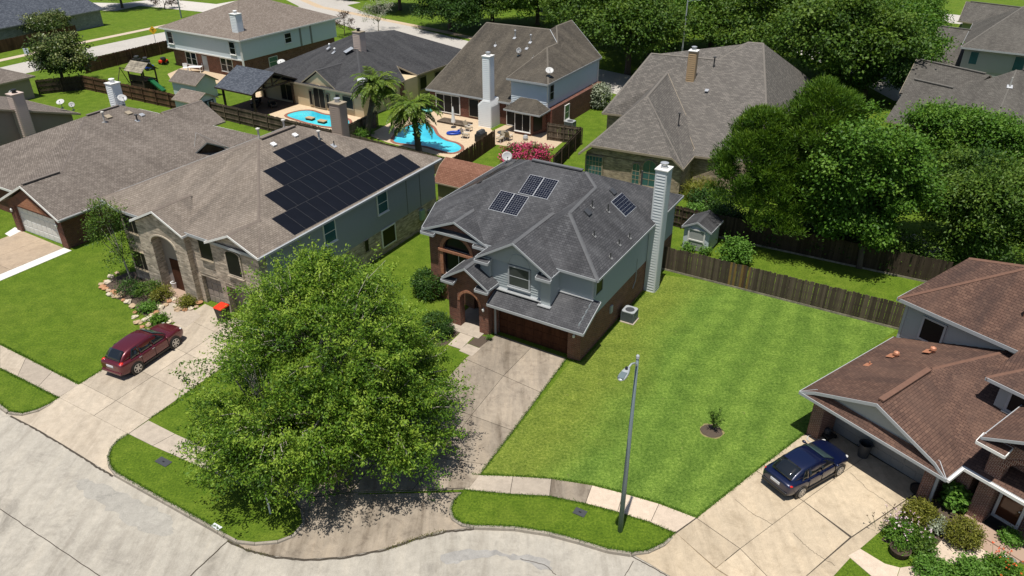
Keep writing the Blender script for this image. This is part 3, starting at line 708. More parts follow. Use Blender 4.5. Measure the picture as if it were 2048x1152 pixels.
def bush(label, loc, r, hgt, seed, mat, n=90, k=16, L=0.10, W=0.06, cat='shrub', name='shrub', group=None, rcl=0.16, **kw):
    t = thing(name, label, cat, loc, 0, group)
    lob = [(0, 0, hgt * 0.5, r, r, hgt * 0.52)]
    foliage('foliage', seed, lob, n, k, rcl, L, W, mat, t, low=-0.9, rmin=0.8, **kw)
    m = MB(); rg = random.Random(seed)
    for i in range(5):
        a = rg.uniform(0, 6.28); m.tube([(0.05 * cos(a), 0.05 * sin(a), -0.05), (r * 0.5 * cos(a), r * 0.5 * sin(a), hgt * 0.6)], [0.03, 0.012], 5)
    m.build('stems', M_BARK, t)
    return t

# ------------------------------------------------------------------ timber fences
_bm = {}
def board_mesh(w, hgt, th, mat):
    k = (round(w, 3), round(hgt, 2), mat.name)
    if k not in _bm:
        m = MB(); c = 0.025; w2 = w / 2
        m.extr([(-w2, -th / 2, 0), (w2, -th / 2, 0), (w2, -th / 2, hgt - c), (w2 - c, -th / 2, hgt), (-w2 + c, -th / 2, hgt), (-w2, -th / 2, hgt - c)], (0, th, 0))
        _bm[k] = m.mesh('board', mat, uv=False)
    return _bm[k]
def fence(label, a, b, hgt=1.8, mat=None, single=True, rails_to=-1, kick=True, postmat=None, seed=0, bw=0.145, group='timber yard fences', post_h=None, odd=None):
    """boards on rails; rails_to = +1 / -1 says on which side of a->b the rails and posts stand"""
    mat = mat or M_FENCE; a = Vector(a); b = Vector(b); d = b - a; Lm = d.length; ang = math.atan2(d.y, d.x)
    f = thing('fence', label, 'fence', (a.x, a.y, 0), ang, group); rg = random.Random(seed)
    n = int(Lm / (bw + 0.006)); J = MB()
    for i in range(n):
        x = (i + 0.5) * Lm / n; hh = hgt + rg.choice((-0.03, 0, 0, 0.02, 0.04)); yo = rg.uniform(-0.006, 0.006)
        if single:
            o = link('board', board_mesh(bw, round(hh, 2), 0.02, (odd or {}).get(i, mat)), f); o.location = (x, yo, 0.04 if kick else 0.02); o.rotation_euler = (rg.uniform(-.012, .012), rg.uniform(-.012, .012), 0)
        else: J.box(x - bw / 2, x + bw / 2, yo - 0.01, yo + 0.01, 0.03, hh)
    if not single: o = J.build('boards', mat, f, uv=False); o['kind'] = 'stuff'
    s = rails_to
    for z in (0.35, hgt * 0.52, hgt - 0.25): MB().box(0, Lm, min(s * 0.012, s * 0.055), max(s * 0.012, s * 0.055), z, z + 0.09).build('rail', mat, f)
    k = max(2, int(round(Lm / 2.4)) + 1)
    for i in range(k):
        x = Lm * i / (k - 1); MB().box(x - 0.045, x + 0.045, min(s * 0.058, s * 0.148), max(s * 0.058, s * 0.148), -0.05, post_h or hgt - 0.02).build('post', postmat or mat, f)
    if kick: MB().box(0, Lm, -s * 0.032 if s > 0 else 0.012, -s * 0.012 if s > 0 else 0.032, 0.0, 0.14).build('kickboard', M_KICK, f)
    return f

# ------------------------------------------------------------------ the setting: street, lawns, kerbs, drives, walks
def sheet(name, pts, mat, z=None, kind='structure', label=None, parent=None):
    m = MB(); q = [(p[0], p[1], (p[2] if z is None else z)) for p in pts]
    a = sum(q[i][0] * q[(i + 1) % len(q)][1] - q[(i + 1) % len(q)][0] * q[i][1] for i in range(len(q)))
    if a < 0: q = q[::-1]
    m.add(q, [tuple(range(len(q)))]); o = m.build(name, mat, parent, uv=False)
    if parent is None: tag(o, label, None, None, kind)
    return o
def slab(name, pts, z0, z1, mat, parent=None, kind='structure'):
    m = MB(); m.prism([(p[0], p[1]) for p in pts], z0, z1); o = m.build(name, mat, parent, uv=False)
    if parent is None and kind: o['kind'] = kind
    return o
def lerp2(a, b, t): return (a[0] + (b[0] - a[0]) * t, a[1] + (b[1] - a[1]) * t)
def inset(q, g):
    cx = sum(p[0] for p in q) / len(q); cy = sum(p[1] for p in q) / len(q); out = []
    for p in q:
        d = math.hypot(p[0] - cx, p[1] - cy); out.append((p[0] + (cx - p[0]) * g / d, p[1] + (cy - p[1]) * g / d))
    return out
def slab_grid(parent, A, B, C, D, nu, nv, z, mat, gap=0.016, th=0.07, us=None, vs_=None, name='concrete_slab', mats=None):
    """quad A-B-C-D split into concrete slabs with open joints; slabs are parts of the drive"""
    us = us or [i / nu for i in range(nu + 1)]; vs_ = vs_ or [i / nv for i in range(nv + 1)]; k = 0
    for j in range(len(vs_) - 1):
        for i in range(len(us) - 1):
            q = [lerp2(lerp2(A, B, u), lerp2(D, C, u), v) for u, v in ((us[i], vs_[j]), (us[i + 1], vs_[j]), (us[i + 1], vs_[j + 1]), (us[i], vs_[j + 1]))]
            slab(name, inset(q, gap), z - th, z, (mats[k % len(mats)] if mats else mat), parent, None); k += 1
def base_sheet(name, pts, z=0.004, mat=None):
    return sheet(name, [(p[0], p[1]) + (z,) for p in pts], mat or M_JOINT)

ROAD_Z = -0.13
sheet('street', [(-90, 5, ROAD_Z), (70, -10, ROAD_Z), (70, 34, ROAD_Z), (-20, 42, ROAD_Z), (-90, 85, ROAD_Z)], M_ROAD)
kd = (at(0, 808) - at(440, 1060)).normalized()
ext = at(0, 808) + kd * 150
flL = [(18, 822), (45, 826), (75, 818), (100, 806), (118, 795)]
flR = [(257, 868), (238, 880), (224, 895), (218, 912), (221, 930), (233, 945)]
kb1 = [(233, 945), (330, 999), (440, 1060), (452, 1068)]
fmL = [(452, 1068), (475, 1080), (510, 1084), (555, 1080), (585, 1068), (604, 1045), (600, 1018), (575, 992)]
fmR = [(925, 984), (908, 1000), (903, 1018), (908, 1035), (925, 1046), (948, 1050)]
kb2 = [(948, 1050), (1030, 1053), (1100, 1064), (1160, 1080), (1215, 1097), (1262, 1104)]
frL = [(1262, 1104), (1295, 1100), (1325, 1086), (1350, 1066)]
tail = [(1480, 1140), (1560, 1195), (1640, 1235), (1760, 1265)]
edge = [ext] + PX([(0, 808)] + flL + flR + kb1[1:-1] + fmL + fmR + kb2[1:-1] + frL + tail)
lawn_pts = [tuple(p) for p in edge] + [(40, 4, 0), (300, 0, 0), (420, 520, 0), (-420, 520, 0), (-420, 160, 0)]
sheet('lawn', lawn_pts, M_GRASS)
def kerb(pts, w=0.17, top=0.012, fade=None):
    """raised concrete kerb along a polyline, built in lengths of about a metre and a half with joints"""
    pts = [Vector((p[0], p[1], 0)) for p in pts]
    k = thing('kerb', None, None); k['kind'] = 'structure'; n = len(pts)
    acc = []
    for i in range(n - 1):
        seg = pts[i + 1] - pts[i]; m_ = max(1, int(seg.length / 1.5))
        for j in range(m_): acc.append(pts[i] + seg * j / m_)
    acc.append(pts[-1])
    for i in range(len(acc) - 1):
        a, b = acc[i], acc[i + 1]; d = (b - a).normalized()
        def nrm(t): 
            u = (acc[min(t + 1, len(acc) - 1)] - acc[max(t - 1, 0)]).normalized(); return Vector((u.y, -u.x, 0)) * w
        oa, ob = nrm(i), nrm(i + 1); g = d * 0.008; t0 = top if fade is None else top - fade(i / (len(acc) - 1)); t1 = top if fade is None else top - fade((i + 1) / (len(acc) - 1))
        m = MB(); a2, b2 = a + g, b - g; Z = lambda p, z: (p.x, p.y, z)
        m.add([Z(a2, t0), Z(b2, t1), Z(b2 + ob * .8, t1 - 0.012), Z(a2 + oa * .8, t0 - 0.012), Z(a2 + oa, -0.16), Z(b2 + ob, -0.16), Z(a2, -0.16), Z(b2, -0.16)],
              [(0, 3, 2, 1), (3, 4, 5, 2), (0, 1, 7, 6), (0, 6, 4, 3), (1, 2, 5, 7), (4, 6, 7, 5)]); m.build('kerb_stone', M_KERB, k)
kerb([ext] + PX([(0, 808), (18, 822)])); kerb(PX(flL), 0.14, fade=lambda t: 0.03)
kerb(PX(flR), 0.14, fade=lambda t: 0.03); kerb(PX(kb1)); kerb(PX(fmL[:-1]), 0.14, fade=lambda t: 0.05 * t); kerb(PX(fmR), 0.14, fade=lambda t: 0.03)
kerb(PX(kb2)); kerb(PX(frL), 0.14, fade=lambda t: 0.03)
# street joints, patch, cracks
def ribbon(name, pts, w, z, mat, kind='structure'):
    pts = [Vector((p[0], p[1], z)) for p in pts]; vs = []; fs = []
    for i, p in enumerate(pts):
        u = (pts[min(i + 1, len(pts) - 1)] - pts[max(i - 1, 0)]).normalized(); s = Vector((-u.y, u.x, 0)) * (w[i] if isinstance(w, list) else w) / 2
        vs += [p + s, p - s]
    fs = [(2 * i, 2 * i + 1, 2 * i + 3, 2 * i + 2) for i in range(len(pts) - 1)]
    m = MB(); m.add(vs, fs); o = m.build(name, mat, None, uv=False); o['kind'] = kind; return o
def jag(pts, n, amp, seed):
    rg = random.Random(seed); out = []
    for i in range(len(pts) - 1):
        for j in range(n): 
            p = lerp2(pts[i], pts[i + 1], j / n); out.append((p[0] + rg.uniform(-amp, amp), p[1] + rg.uniform(-amp, amp)))
    return out + [pts[-1]]
zr = ROAD_Z
ribbon('road_joint', jag(PX([(0, 1018), (100, 1085), (205, 1155), (330, 1235)], zr), 8, 0.02, 1), 0.035, zr + 0.004, M_JOINT)
ribbon('road_joint', jag(PX([(452, 1085), (380, 1152), (330, 1205)], zr), 8, 0.03, 2), 0.06, zr + 0.004, M_JOINT)
ribbon('road_joint', jag(PX([(1267, 1122), (1248, 1155)], zr), 4, 0.01, 3), 0.03, zr + 0.004, M_JOINT)
M_PATCH = concrete('road_patch', (0.335, 0.318, 0.285), (1.2, 1.2, 1.2), 0.3, (0.12, 0.12, 0.11), 0.6, 0.8)
sheet('road_patch', jag([tuple(p[:2]) for p in PX([(150, 958), (185, 960), (240, 985), (300, 1010), (345, 1040), (350, 1066), (315, 1072), (260, 1050), (215, 1020), (170, 990), (150, 958)], zr)], 5, 0.12, 4)[:-1], M_PATCH, zr + 0.004)
M_DARKPATCH = concrete('road_dark_patch', (0.27, 0.26, 0.245), (1.3, 1.3, 1.3), 0.3, (0.13, 0.13, 0.13), 0.5, 0.9)
sheet('road_patch', jag([tuple(p[:2]) for p in PX([(880, 1112), (935, 1098), (985, 1100), (1020, 1108), (1060, 1112), (1098, 1122), (1108, 1140), (1080, 1138), (1040, 1120), (990, 1112), (940, 1122), (895, 1132), (880, 1112)], zr)], 4, 0.09, 5)[:-1], M_DARKPATCH, zr + 0.004)
ribbon('road_crack', jag(PX([(1040, 1118), (1090, 1130), (1112, 1150)], zr), 8, 0.03, 6), 0.03, zr + 0.008, M_JOINT)
# dirt and weeds lying in the gutter lines
ribbon('gutter_line', jag(PX([(22, 832), (75, 860), (130, 893), (180, 925), (226, 953)], zr), 12, 0.035, 7), 0.10, zr + 0.006, M_JOINT)
ribbon('gutter_line', jag(PX([(455, 1082), (500, 1102), (545, 1114), (610, 1121), (690, 1116), (770, 1100), (835, 1078), (890, 1064), (948, 1058)], zr), 8, 0.03, 8), 0.11, zr + 0.006, M_JOINT)
ribbon('gutter_line', jag(PX([(1262, 1112), (1300, 1132), (1345, 1158)], zr), 8, 0.015, 9), 0.05, zr + 0.006, M_JOINT)

# --- aprons (slope down from the walk to the street)
def apron(pts_hi, pts_lo, mat, zh=0.009, zl=-0.105, name='driveway_apron'):
    q = [(p.x, p.y, zh) for p in PX(pts_hi)] + [(p.x, p.y, zl) for p in PX(pts_lo, zl)]
    m = MB(); n1, n2 = len(pts_hi), len(pts_lo); m.add(q, [tuple(range(len(q)))]); o = m.build(name, mat, None, uv=False); o['kind'] = 'structure'; return o
apron([(257, 868), (118, 795)], [(100, 808), (75, 822), (45, 832), (20, 830), (75, 858), (130, 891), (180, 922), (228, 951), (219, 930), (216, 912), (222, 895), (236, 880)], M_CONC)
apron([(941, 977), (700, 986), (590, 1000)], [(602, 1020), (606, 1046), (586, 1071), (555, 1084), (510, 1088), (470, 1084), (490, 1097), (545, 1111), (610, 1118), (690, 1113), (770, 1097), (835, 1075), (890, 1061), (946, 1055), (920, 1050), (903, 1038), (899, 1018), (905, 1000)], M_CONC_OLD)
apron([(1350, 1066), (1480, 1140), (1560, 1195)], [(1500, 1230), (1400, 1190), (1345, 1155), (1300, 1128), (1266, 1109), (1297, 1105), (1328, 1090)], M_CONC_R)

def xy(p): return (p.x, p.y)
def drive(name, label): 
    o = thing(name, None, None); o['kind'] = 'structure'; return o
def sheet_under(pts): base_sheet('driveway_bed', pts)
# main house drive (two lanes of slabs)
d = drive('driveway', '')
A, B, C, D = xy(at(760, 985)), xy(at(925, 984)), xy(at(1133.5, 717)), xy(at(993, 669))
Am = xy(at(600, 996)); mid1 = xy(at(942, 712))
base_sheet('driveway_bed', [xy(at(702, 984)), xy(at(939, 977)), xy(at(1027, 862)), C, D, xy(at(930, 718)), xy(at(856, 800)), xy(at(770, 900))], 0.003)
Lft = [xy(at(700, 985)), xy(at(770, 900)), xy(at(856, 800)), xy(at(930, 718)), xy(at(993, 669))]
Rgt = [xy(at(940, 976)), xy(at(975, 930)), xy(at(1027, 862)), xy(at(1083, 786)), xy(at(1133.5, 717))]
for i in range(4):
    slab_grid(d, Lft[i], Rgt[i], Rgt[i + 1], Lft[i + 1], 2, 1, 0.022, M_CONC_OLD, 0.02, us=[0, 0.52, 1])
slab('concrete_slab', [xy(at(600, 994)), xy(at(698, 985)), xy(at(768, 901)), xy(at(690, 930))], -0.05, 0.012, M_CONC_OLD, d, None)
# B house drive
d = drive('driveway', '')
L0, L1 = xy(at(118, 795)), xy(at(410, 608)); R0, R1 = xy(at(257, 868)), xy(at(540, 668))
base_sheet('driveway_bed', [L0, R0, R1, L1], 0.003)
slab_grid(d, L0, R0, R1, L1, 2, 5, 0.020, M_CONC, 0.016, us=[0, 0.52, 1], vs_=[0, 0.13, 0.36, 0.60, 0.83, 1.0])
# A house drive (stained) with pale side walk
d = drive('driveway', '')
a0, a1 = xy(at(44, 462)), xy(at(127, 496)); dv = Vector((-0.5, -0.866, 0)); 
b0 = (a0[0] + dv.x * 16, a0[1] + dv.y * 16); b1 = (a1[0] + dv.x * 16, a1[1] + dv.y * 16)
base_sheet('driveway_bed', [a0, a1, b1, b0], 0.003)
slab_grid(d, b0, b1, a1, a0, 2, 4, 0.02, M_CONC_A, 0.012)
c1 = (a1[0] + 0.05, a1[1]); c2 = (a1[0] + 0.86, a1[1] - 0.45)
slab_grid(d, (c1[0] + dv.x * 16, c1[1] + dv.y * 16), (c2[0] + dv.x * 16, c2[1] + dv.y * 16), c2, c1, 1, 5, 0.03, plain('concrete_white', (0.62, 0.60, 0.56), 0.9, var=0.08), 0.008)
slab('garden_walk', [xy(p) for p in PX([(10, 468), (30, 455), (44, 462), (20, 474)])], 0.0, 0.03, MATS['concrete_white'])
# R house drive
d = drive('driveway', '')
pR = [(1350, 1066), (1392, 1036), (1500, 952), (1612, 866), (1668, 858), (1848, 968), (1852, 980), (1702, 1112), (1640, 1180), (1560, 1195), (1480, 1140)]
base_sheet('driveway_bed', [xy(p) for p in PX(pR)], 0.003)
def PQ(*q): return [xy(p) for p in PX(q)]
for q in (((1352, 1067), (1393, 1037), (1480, 1098), (1432, 1137)), ((1393, 1037), (1512, 942), (1607, 1003), (1480, 1098)), ((1512, 942), (1604, 872), (1665, 860), (1738, 908), (1607, 1003)),
          ((1480, 1098), (1607, 1003), (1700, 1075), (1570, 1190)), ((1432, 1137), (1480, 1098), (1570, 1190), (1530, 1200)), ((1607, 1003), (1738, 908), (1850, 974), (1703, 1074)), ((1570, 1190), (1702, 1076), (1850, 976), (1852, 984), (1704, 1112), (1640, 1182))):
    slab('concrete_slab', inset(PQ(*q), 0.022), -0.05, 0.022, M_CONC_R, d, None)
for pts, s in (([(1586, 1066), (1604, 1085), (1625, 1104), (1650, 1120), (1670, 1132)], 31), ([(1700, 945), (1735, 980), (1775, 1005), (1790, 1020)], 32), ([(1470, 1000), (1500, 1025), (1545, 1050)], 33)):
    ribbon('drive_crack', jag([xy(p) for p in PX(pts)], 7, 0.03, s), 0.018, 0.028, M_JOINT)
# public walks
def walk(top, bot, mats, z=0.016):
    w = thing('sidewalk', None, None); w['kind'] = 'structure'
    base_sheet('sidewalk_bed', [xy(p) for p in PX(top)] + [xy(p) for p in PX(bot[::-1])], 0.002)
    for i in range(len(top) - 1):
        slab('concrete_slab', inset([xy(p) for p in PX([top[i], top[i + 1], bot[i + 1], bot[i]])], 0.016), -0.06, z, mats[i % len(mats)], w, None)
walk([(945, 950), (1026, 953), (1103, 958), (1184, 971), (1246, 987), (1318, 1008), (1392, 1036)], [(928, 979), (1020, 988), (1099, 992), (1171, 1007), (1235, 1024), (1301, 1045), (1350, 1066)], [M_WALK, M_WALK, M_CONC_OLD, M_WALK_NEW, M_WALK_NEW, M_WALK_NEW])
walk([(-160, 606), (-80, 648), (0, 690), (52, 716), (105, 743), (158, 770)], [(-190, 634), (-105, 680), (0, 736), (35, 753), (76, 774), (118, 795)], [M_WALK, M_WALK, M_CONC, M_WALK])
walk([(297, 841), (350, 868), (405, 893), (465, 920), (530, 948), (640, 985)], [(257, 868), (305, 892), (360, 916), (425, 945), (490, 972), (575, 992)], [M_WALK, M_WALK])
# main house front walk and porch slab, planting bed
w = thing('garden_walk', None, None); w['kind'] = 'structure'
slab('concrete_slab', PQ((923, 664), (952, 669), (922, 699), (896, 690)), 0, 0.03, M_WALK, w, None)
slab('concrete_slab', PQ((935, 688), (961, 698), (944, 713), (918, 702)), 0, 0.031, M_WALK, w, None)
sheet('mulch_bed', [xy(p) + (0.01,) for p in PX([(955, 671), (985, 675), (962, 697), (936, 687)])], M_SOIL)
sheet('mulch_bed', [xy(p) + (0.01,) for p in PX([(860, 680), (912, 650), (925, 660), (890, 692), (868, 694)])], M_SOIL)
# striped, freshly mown side yard of the main house and its front
sheet('lawn_patch', [xy(p) + (0.004,) for p in PX([(1142, 722), (1290, 545), (1400, 560), (1560, 596), (1800, 655), (1640, 770), (1612, 866), (1393, 1036), (1318, 1006), (1184, 969), (1103, 957), (1030, 952), (965, 946)])], M_GRASS_SIDE)
# back-yard patios, far street and its verge
sheet('patio', [xy(p) + (0.006,) for p in PX([(500, 200), (560, 245), (600, 262), (720, 275), (745, 235), (735, 226), (600, 186), (530, 165)])], M_PATIO)
sheet('patio', [xy(p) + (0.006,) for p in PX([(735, 270), (775, 285), (905, 318), (955, 290), (985, 262), (960, 230), (860, 210), (800, 235)])], M_PATIO)
sheet('patio', [xy(p) + (0.007,) for p in PX([(985, 262), (965, 285), (1010, 292), (1062, 300), (1110, 296), (1140, 272), (1095, 262), (1010, 250)])], M_PATIO)
sheet('patio', [xy(p) + (0.006,) for p in PX([(335, 148), (372, 132), (480, 150), (470, 165), (350, 172)])], M_PATIO)
def road_strip(ctr_px, w, mat, name='street', z=0.012): return ribbon(name, [xy(p) for p in PX(ctr_px)], w, z, mat)
road_strip([(-400, 247), (-60, 163), (0, 147), (60, 133), (190, 103), (330, 73), (520, 35), (700, 2)], 6.2, M_ROAD_FAR)
road_strip([(-300, 190), (0, 121), (180, 82), (330, 51), (420, 33)], 1.4, M_WALK_NEW, 'sidewalk', 0.014)
road_strip([(600, -10), (690, 32), (800, 66), (900, 92), (1060, 128), (1260, 172), (1400, 205)], 8.5, M_ROAD_FAR, z=0.016)
road_strip([(560, -20), (640, 14), (720, 30), (800, 46), (900, 66), (960, 80)], 1.5, M_PATIO, 'sidewalk', 0.018)
road_strip([(120, 12), (240, 14), (300, 4), (420, 16), (520, 2)], 8.5, M_ROAD_FAR, z=0.014)
road_strip([(1560, 60), (1640, 100), (1720, 130), (1780, 160), (1860, 200)], 9, M_ROAD_FAR, z=0.014)
road_strip([(1380, -30), (1600, 0), (1720, 18), (1840, 30), (2100, 60)], 9, M_ROAD_FAR, z=0.016)
sheet('driveway', [xy(p) + (0.01,) for p in PX([(1800, 475), (1830, 468), (1892, 500), (1880, 522), (1820, 500)])], M_CONC)

# ------------------------------------------------------------------ main house (charcoal roof, brick and blue-grey siding)
h = House('house', 'two-storey red brick and blue-grey house with charcoal hip roof and brown garage door', 3.97, 36.03, -30.8); HM = h
wall(h, -6.0, 0, 0.36, 14.7, -0.05, 2.28, M_BRICK); 
for a, b in ((-6.0, -5.72), (-0.84, 0.0)): wall(h, a, b, 0.0, 0.36, -0.05, 2.3, M_BRICK, 'brick_pier')
wall(h, -5.72, -0.84, 0.0, 0.36, 2.12, 2.3, M_BRICK, 'lintel')
garage_door(h, '-y', 0.33, -5.72, -0.84, 0.0, 2.12, M_DOOR_BROWN, 8, 4, M_TRIM)
wall(h, -6.9, -0.04, 1.45, 14.66, 2.3, 5.0, M_SIDE_M, 'upper_wall')
siding(h, '+x', -0.04, 0.5, 14.66, 2.3, 5.0, M_SIDE_M, 0.18, lim=lambda z: ((-0.75 + (z - 2.62) / 0.43 if z < 3.55 else 1.45) if z > 2.62 else 0.02, 14.66))
siding(h, '-y', 1.45, -2.2, -0.02, 3.5, 4.98, M_SIDE_M, 0.165)
MB().box(-0.14, 0.0, 1.40, 1.52, 3.5, 5.0).build('corner_board', M_TRIM, h)
wall(h, -13.5, -6.9, 5.3, 14.7, -0.05, 5.0, M_BRICK); wall(h, -6.9, -0.1, 14.3, 14.69, 2.3, 5.0, M_SIDE_M, 'upper_wall')
# brick front room with the arched window
arch_wall(h, '-y', 1.9, -12.0, -7.5, -0.05, 4.96, -10.92, -8.80, 3.72, M_BRICK, 0.3, gable=(-9.75, 5.72), base=1.9)
wall(h, -12.0, -7.0, 1.9, 2.2, -0.05, 1.9, M_BRICK); wall(h, -12.0, -11.7, 2.2, 5.3, -0.05, 5.0, M_BRICK); wall(h, -7.3, -7.0, 2.2, 5.3, -0.05, 5.0, M_BRICK)
wall(h, -11.7, -7.3, 2.5, 2.6, 0, 4.9, M_SIDE_TAN, 'inner_wall')
arch_band(h, '-y', 1.9, -10.92, -8.80, 3.72, M_BRICK_ORANGE, 0.24, 1.0, 0.06, legs=1.8)
MB().box(-11.25, -8.5, 1.78, 2.0, 3.62, 3.80).build('window_transom', M_BRICK_ORANGE, h)
window(h, '-y', 2.1, -9.86, 3.78, 2.12, 0.02, M_GL, M_TRIM, 0.03, 1, 1, False, arch=True, proud=0.03)
window(h, '-y', 2.1, -9.86, 1.95, 2.12, 1.66, M_GL, M_TRIM_W, 0.04, 2, 1, False, proud=0.03)
# dormer bay over the garage
wall(h, -6.35, -2.85, 0.55, 1.6, 3.0, 5.0, M_SIDE_M, 'bay_wall')
for a, b in ((-7.0, -6.35), (-2.85, -2.2)): wall(h, a, b, 0.28, 1.6, 2.9, 5.0, M_SIDE_M, 'pilaster')
gable_face(h, '-y', 0.42, -7.0, -2.2, -4.6, 4.98, 6.35, M_SIDE_M, th=0.16)
window(h, '-y', 0.53, -4.42, 3.52, 1.32, 1.25, M_GL_BLIND, M_TRIM, 0.10, 1, 2, True, label='upper bay window with pale blinds')
arch_band(h, '-y', 0.42, -5.08, -3.76, 4.98, M_SIDE_M, 0.08, 1.0, 0.03)
siding(h, '-y', 0.54, -6.34, -5.2, 3.12, 4.95, M_SIDE_M, 0.165); siding(h, '-y', 0.54, -3.64, -2.86, 3.12, 4.95, M_SIDE_M, 0.165)
MB().bar((-6.4, 0.36, 3.10), (-2.8, 0.36, 3.10), 0.30, 0.05).build('flashing', M_FLASH, h); MB().bar((-2.95, 0.16, 2.96), (-2.1, 0.16, 2.96), 0.26, 0.05).build('flashing', M_FLASH, h)
MB().bar((-2.2, 1.36, 3.50), (0.05, 1.36, 3.50), 0.16, 0.05).build('flashing', M_FLASH, h)
window(h, '+x', -0.01, 2.05, 3.7, 0.9, 1.0, M_GL_SCREEN, M_SIDE_M, 0.05, 1, 1, False)
# roofs
A_, B_, C_, D_, E_ = (-12.3, 1.6, 5.08), (-13.8, 5.2, 5.1), (-13.85, 15.05, 5.1), (0.38, 15.05, 5.1), (0.38, 1.05, 5.1)
RL, RR, WB, WF, VF, WL = (-8.3, 8.4, 8.2), (-4.1, 8.4, 8.2), (-3.1, 7.75, 7.62), (-2.9, 3.75, 7.45), (-6.16, 1.6, 5.1), (-6.16, 1.2, 5.1)
roof(h, [[A_, VF, WB, RR, RL], [VF, WL, WF, WB], [WL, E_, WF], [E_, D_, RR, WB, WF], [D_, C_, RL, RR], [C_, B_, RL], [B_, A_, RL]], M_SH_MAIN, 0.13, M_TRIM,
     [(RR, WB), (WB, WF), (WF, E_), (RL, B_)], vents=[(RL, RR)])
def gable_roof(h, x0, x1, y0, y1, ze, za, mat, fm=None, cap=True, xa=None, y1a=None):
    xa = (x0 + x1) / 2 if xa is None else xa; ap0, ap1 = (xa, y0, za), (xa, y1 if y1a is None else y1a, za)
    return roof(h, [[(x0, y0, ze), ap0, ap1, (x0, y1, ze)], [ap0, (x1, y0, ze), (x1, y1, ze), ap1]], mat, 0.12, fm, [(ap0, ap1)] if cap else (), cw=0.14, nf=[((x0, y1, ze), ap1), ((x1, y1, ze), ap1)])
gable_roof(h, -7.25, -2.1, 0.12, 3.0, 4.97, 6.55, M_SH_MAIN, M_TRIM, xa=-4.65, y1a=5.0)
gable_roof(h, -12.3, -7.3, 1.55, 3.2, 5.0, 6.08, M_SH_MAIN, M_TRIM, xa=-9.75, y1a=3.9)
for x in (-12.3, -8.3): roof(h, [[(x, 1.42, 4.86), (x + 1.0, 1.42, 4.86), (x + 1.0, 1.9, 5.02), (x, 1.9, 5.02)]], M_SH_MAIN, 0.14, M_TRIM, name='eave_return')
for x in (-7.25, -3.05): roof(h, [[(x, -0.02, 4.82), (x + 0.95, -0.02, 4.82), (x + 0.95, 0.45, 5.0), (x, 0.45, 5.0)]], M_SH_MAIN, 0.14, M_TRIM, name='eave_return')
roof(h, [[(-5.95, -0.72, 2.52), (0.45, -0.72, 2.52), (0.45, 1.47, 3.48), (-5.95, 1.47, 3.48)]], M_SH_MAIN, 0.14, M_TRIM, name='garage_skirt_roof')
# entry porch
arch_wall(h, '-y', -0.42, -8.95, -6.05, -0.03, 3.4, -8.12, -6.72, 1.95, M_BRICK, 0.5, gable=(-7.5, 4.35))
arch_band(h, '-y', -0.42, -8.12, -6.72, 1.95, M_BRICK_ORANGE, 0.16, 1.0, 0.03)
wall(h, -6.55, -6.05, 0.08, 2.3, -0.03, 3.38, M_BRICK); wall(h, -8.95, -8.5, 1.7, 2.3, -0.03, 3.38, M_BRICK)
wall(h, -8.95, -6.05, 2.3, 2.5, -0.03, 3.6, M_BRICK_A)
MB().box(-7.95, -6.95, 2.22, 2.30, 0.05, 2.15).build('front_door', M_DOOR_BROWN, h)
slab('porch_slab', [(-8.9, -1.05), (-6.4, -1.05), (-6.4, 2.3), (-8.9, 2.3)], -0.02, 0.06, M_WALK, h, None)
gable_roof(h, -9.2, -5.85, -0.72, 2.9, 3.42, 4.5, M_SH_MAIN, M_TRIM, xa=-7.5, y1a=2.9)
for x in (-9.2, -6.75): roof(h, [[(x, -0.82, 3.3), (x + 0.9, -0.82, 3.3), (x + 0.9, -0.4, 3.44), (x, -0.4, 3.44)]], M_SH_MAIN, 0.12, M_TRIM, name='eave_return')
for x in (-6.35,): 
    m = MB(); m.lathe([(0.02, 0), (0.07, 0.02), (0.09, 0.16), (0.04, 0.24), (0.01, 0.28)], (x, -0.52, 1.72), 10); m.bar((x, -0.52, 1.9), (x, -0.4, 1.9), 0.03, 0.03); m.build('wall_lantern', M_TRIM_W, h)
m = MB(); m.lathe([(0.02, 0), (0.07, 0.02), (0.09, 0.14), (0.04, 0.2), (0.01, 0.24)], (-0.42, -0.1, 1.62), 10); m.bar((-0.42, -0.1, 1.8), (-0.42, 0.02, 1.8), 0.03, 0.03); m.build('wall_lantern', M_TRIM_W, h)
MB().box(-5.86, -5.74, -0.05, 0.06, 0, 2.45).build('downpipe', M_TRIM, h)
chimney(h, 0.02, 0.80, 9.75, 10.65, 0.0, 8.75, M_SIDE_CH, M_TRIM_W, 0.2, True)
fs = (0.584, 0, 0.811)
for x, y, z, hh in ((-2.4, 5.83, 7.08, .5), (-1.72, 6.74, 6.59, .55), (-1.26, 3.81, 6.25, .42), (-0.14, 5.03, 5.45, .4), (-0.02, 6.36, 5.35, .4), (0.04, 3.43, 5.32, .38)):
    vent(h, x, y, z, hh, 0.045); flash(h, x, y + 0.02, 5.1 + .72 * (.38 - x) + 0.02, fs, 0.2, 0.3, M_FLASH_D)
for x, y, z in ((-2.35, 5.05, 7.05), (-2.35, 8.75, 7.05)): roof_vent(h, x, y, z, fs, M_DKGREY, 0.45)
vent(h, -1.9, 12.6, 6.0, 1.3, 0.06)
# meter, taps on the side wall
m = MB(); m.box(0.0, 0.10, 4.0, 4.3, 1.2, 1.7); m.build('meter_box', M_TRIM, h); MB().tube([(0.03, 8.0, 3.2), (0.03, 8.0, 1.6), (0.03, 7.6, 1.2)], 0.025, 6).build('conduit', M_TRIM, h)

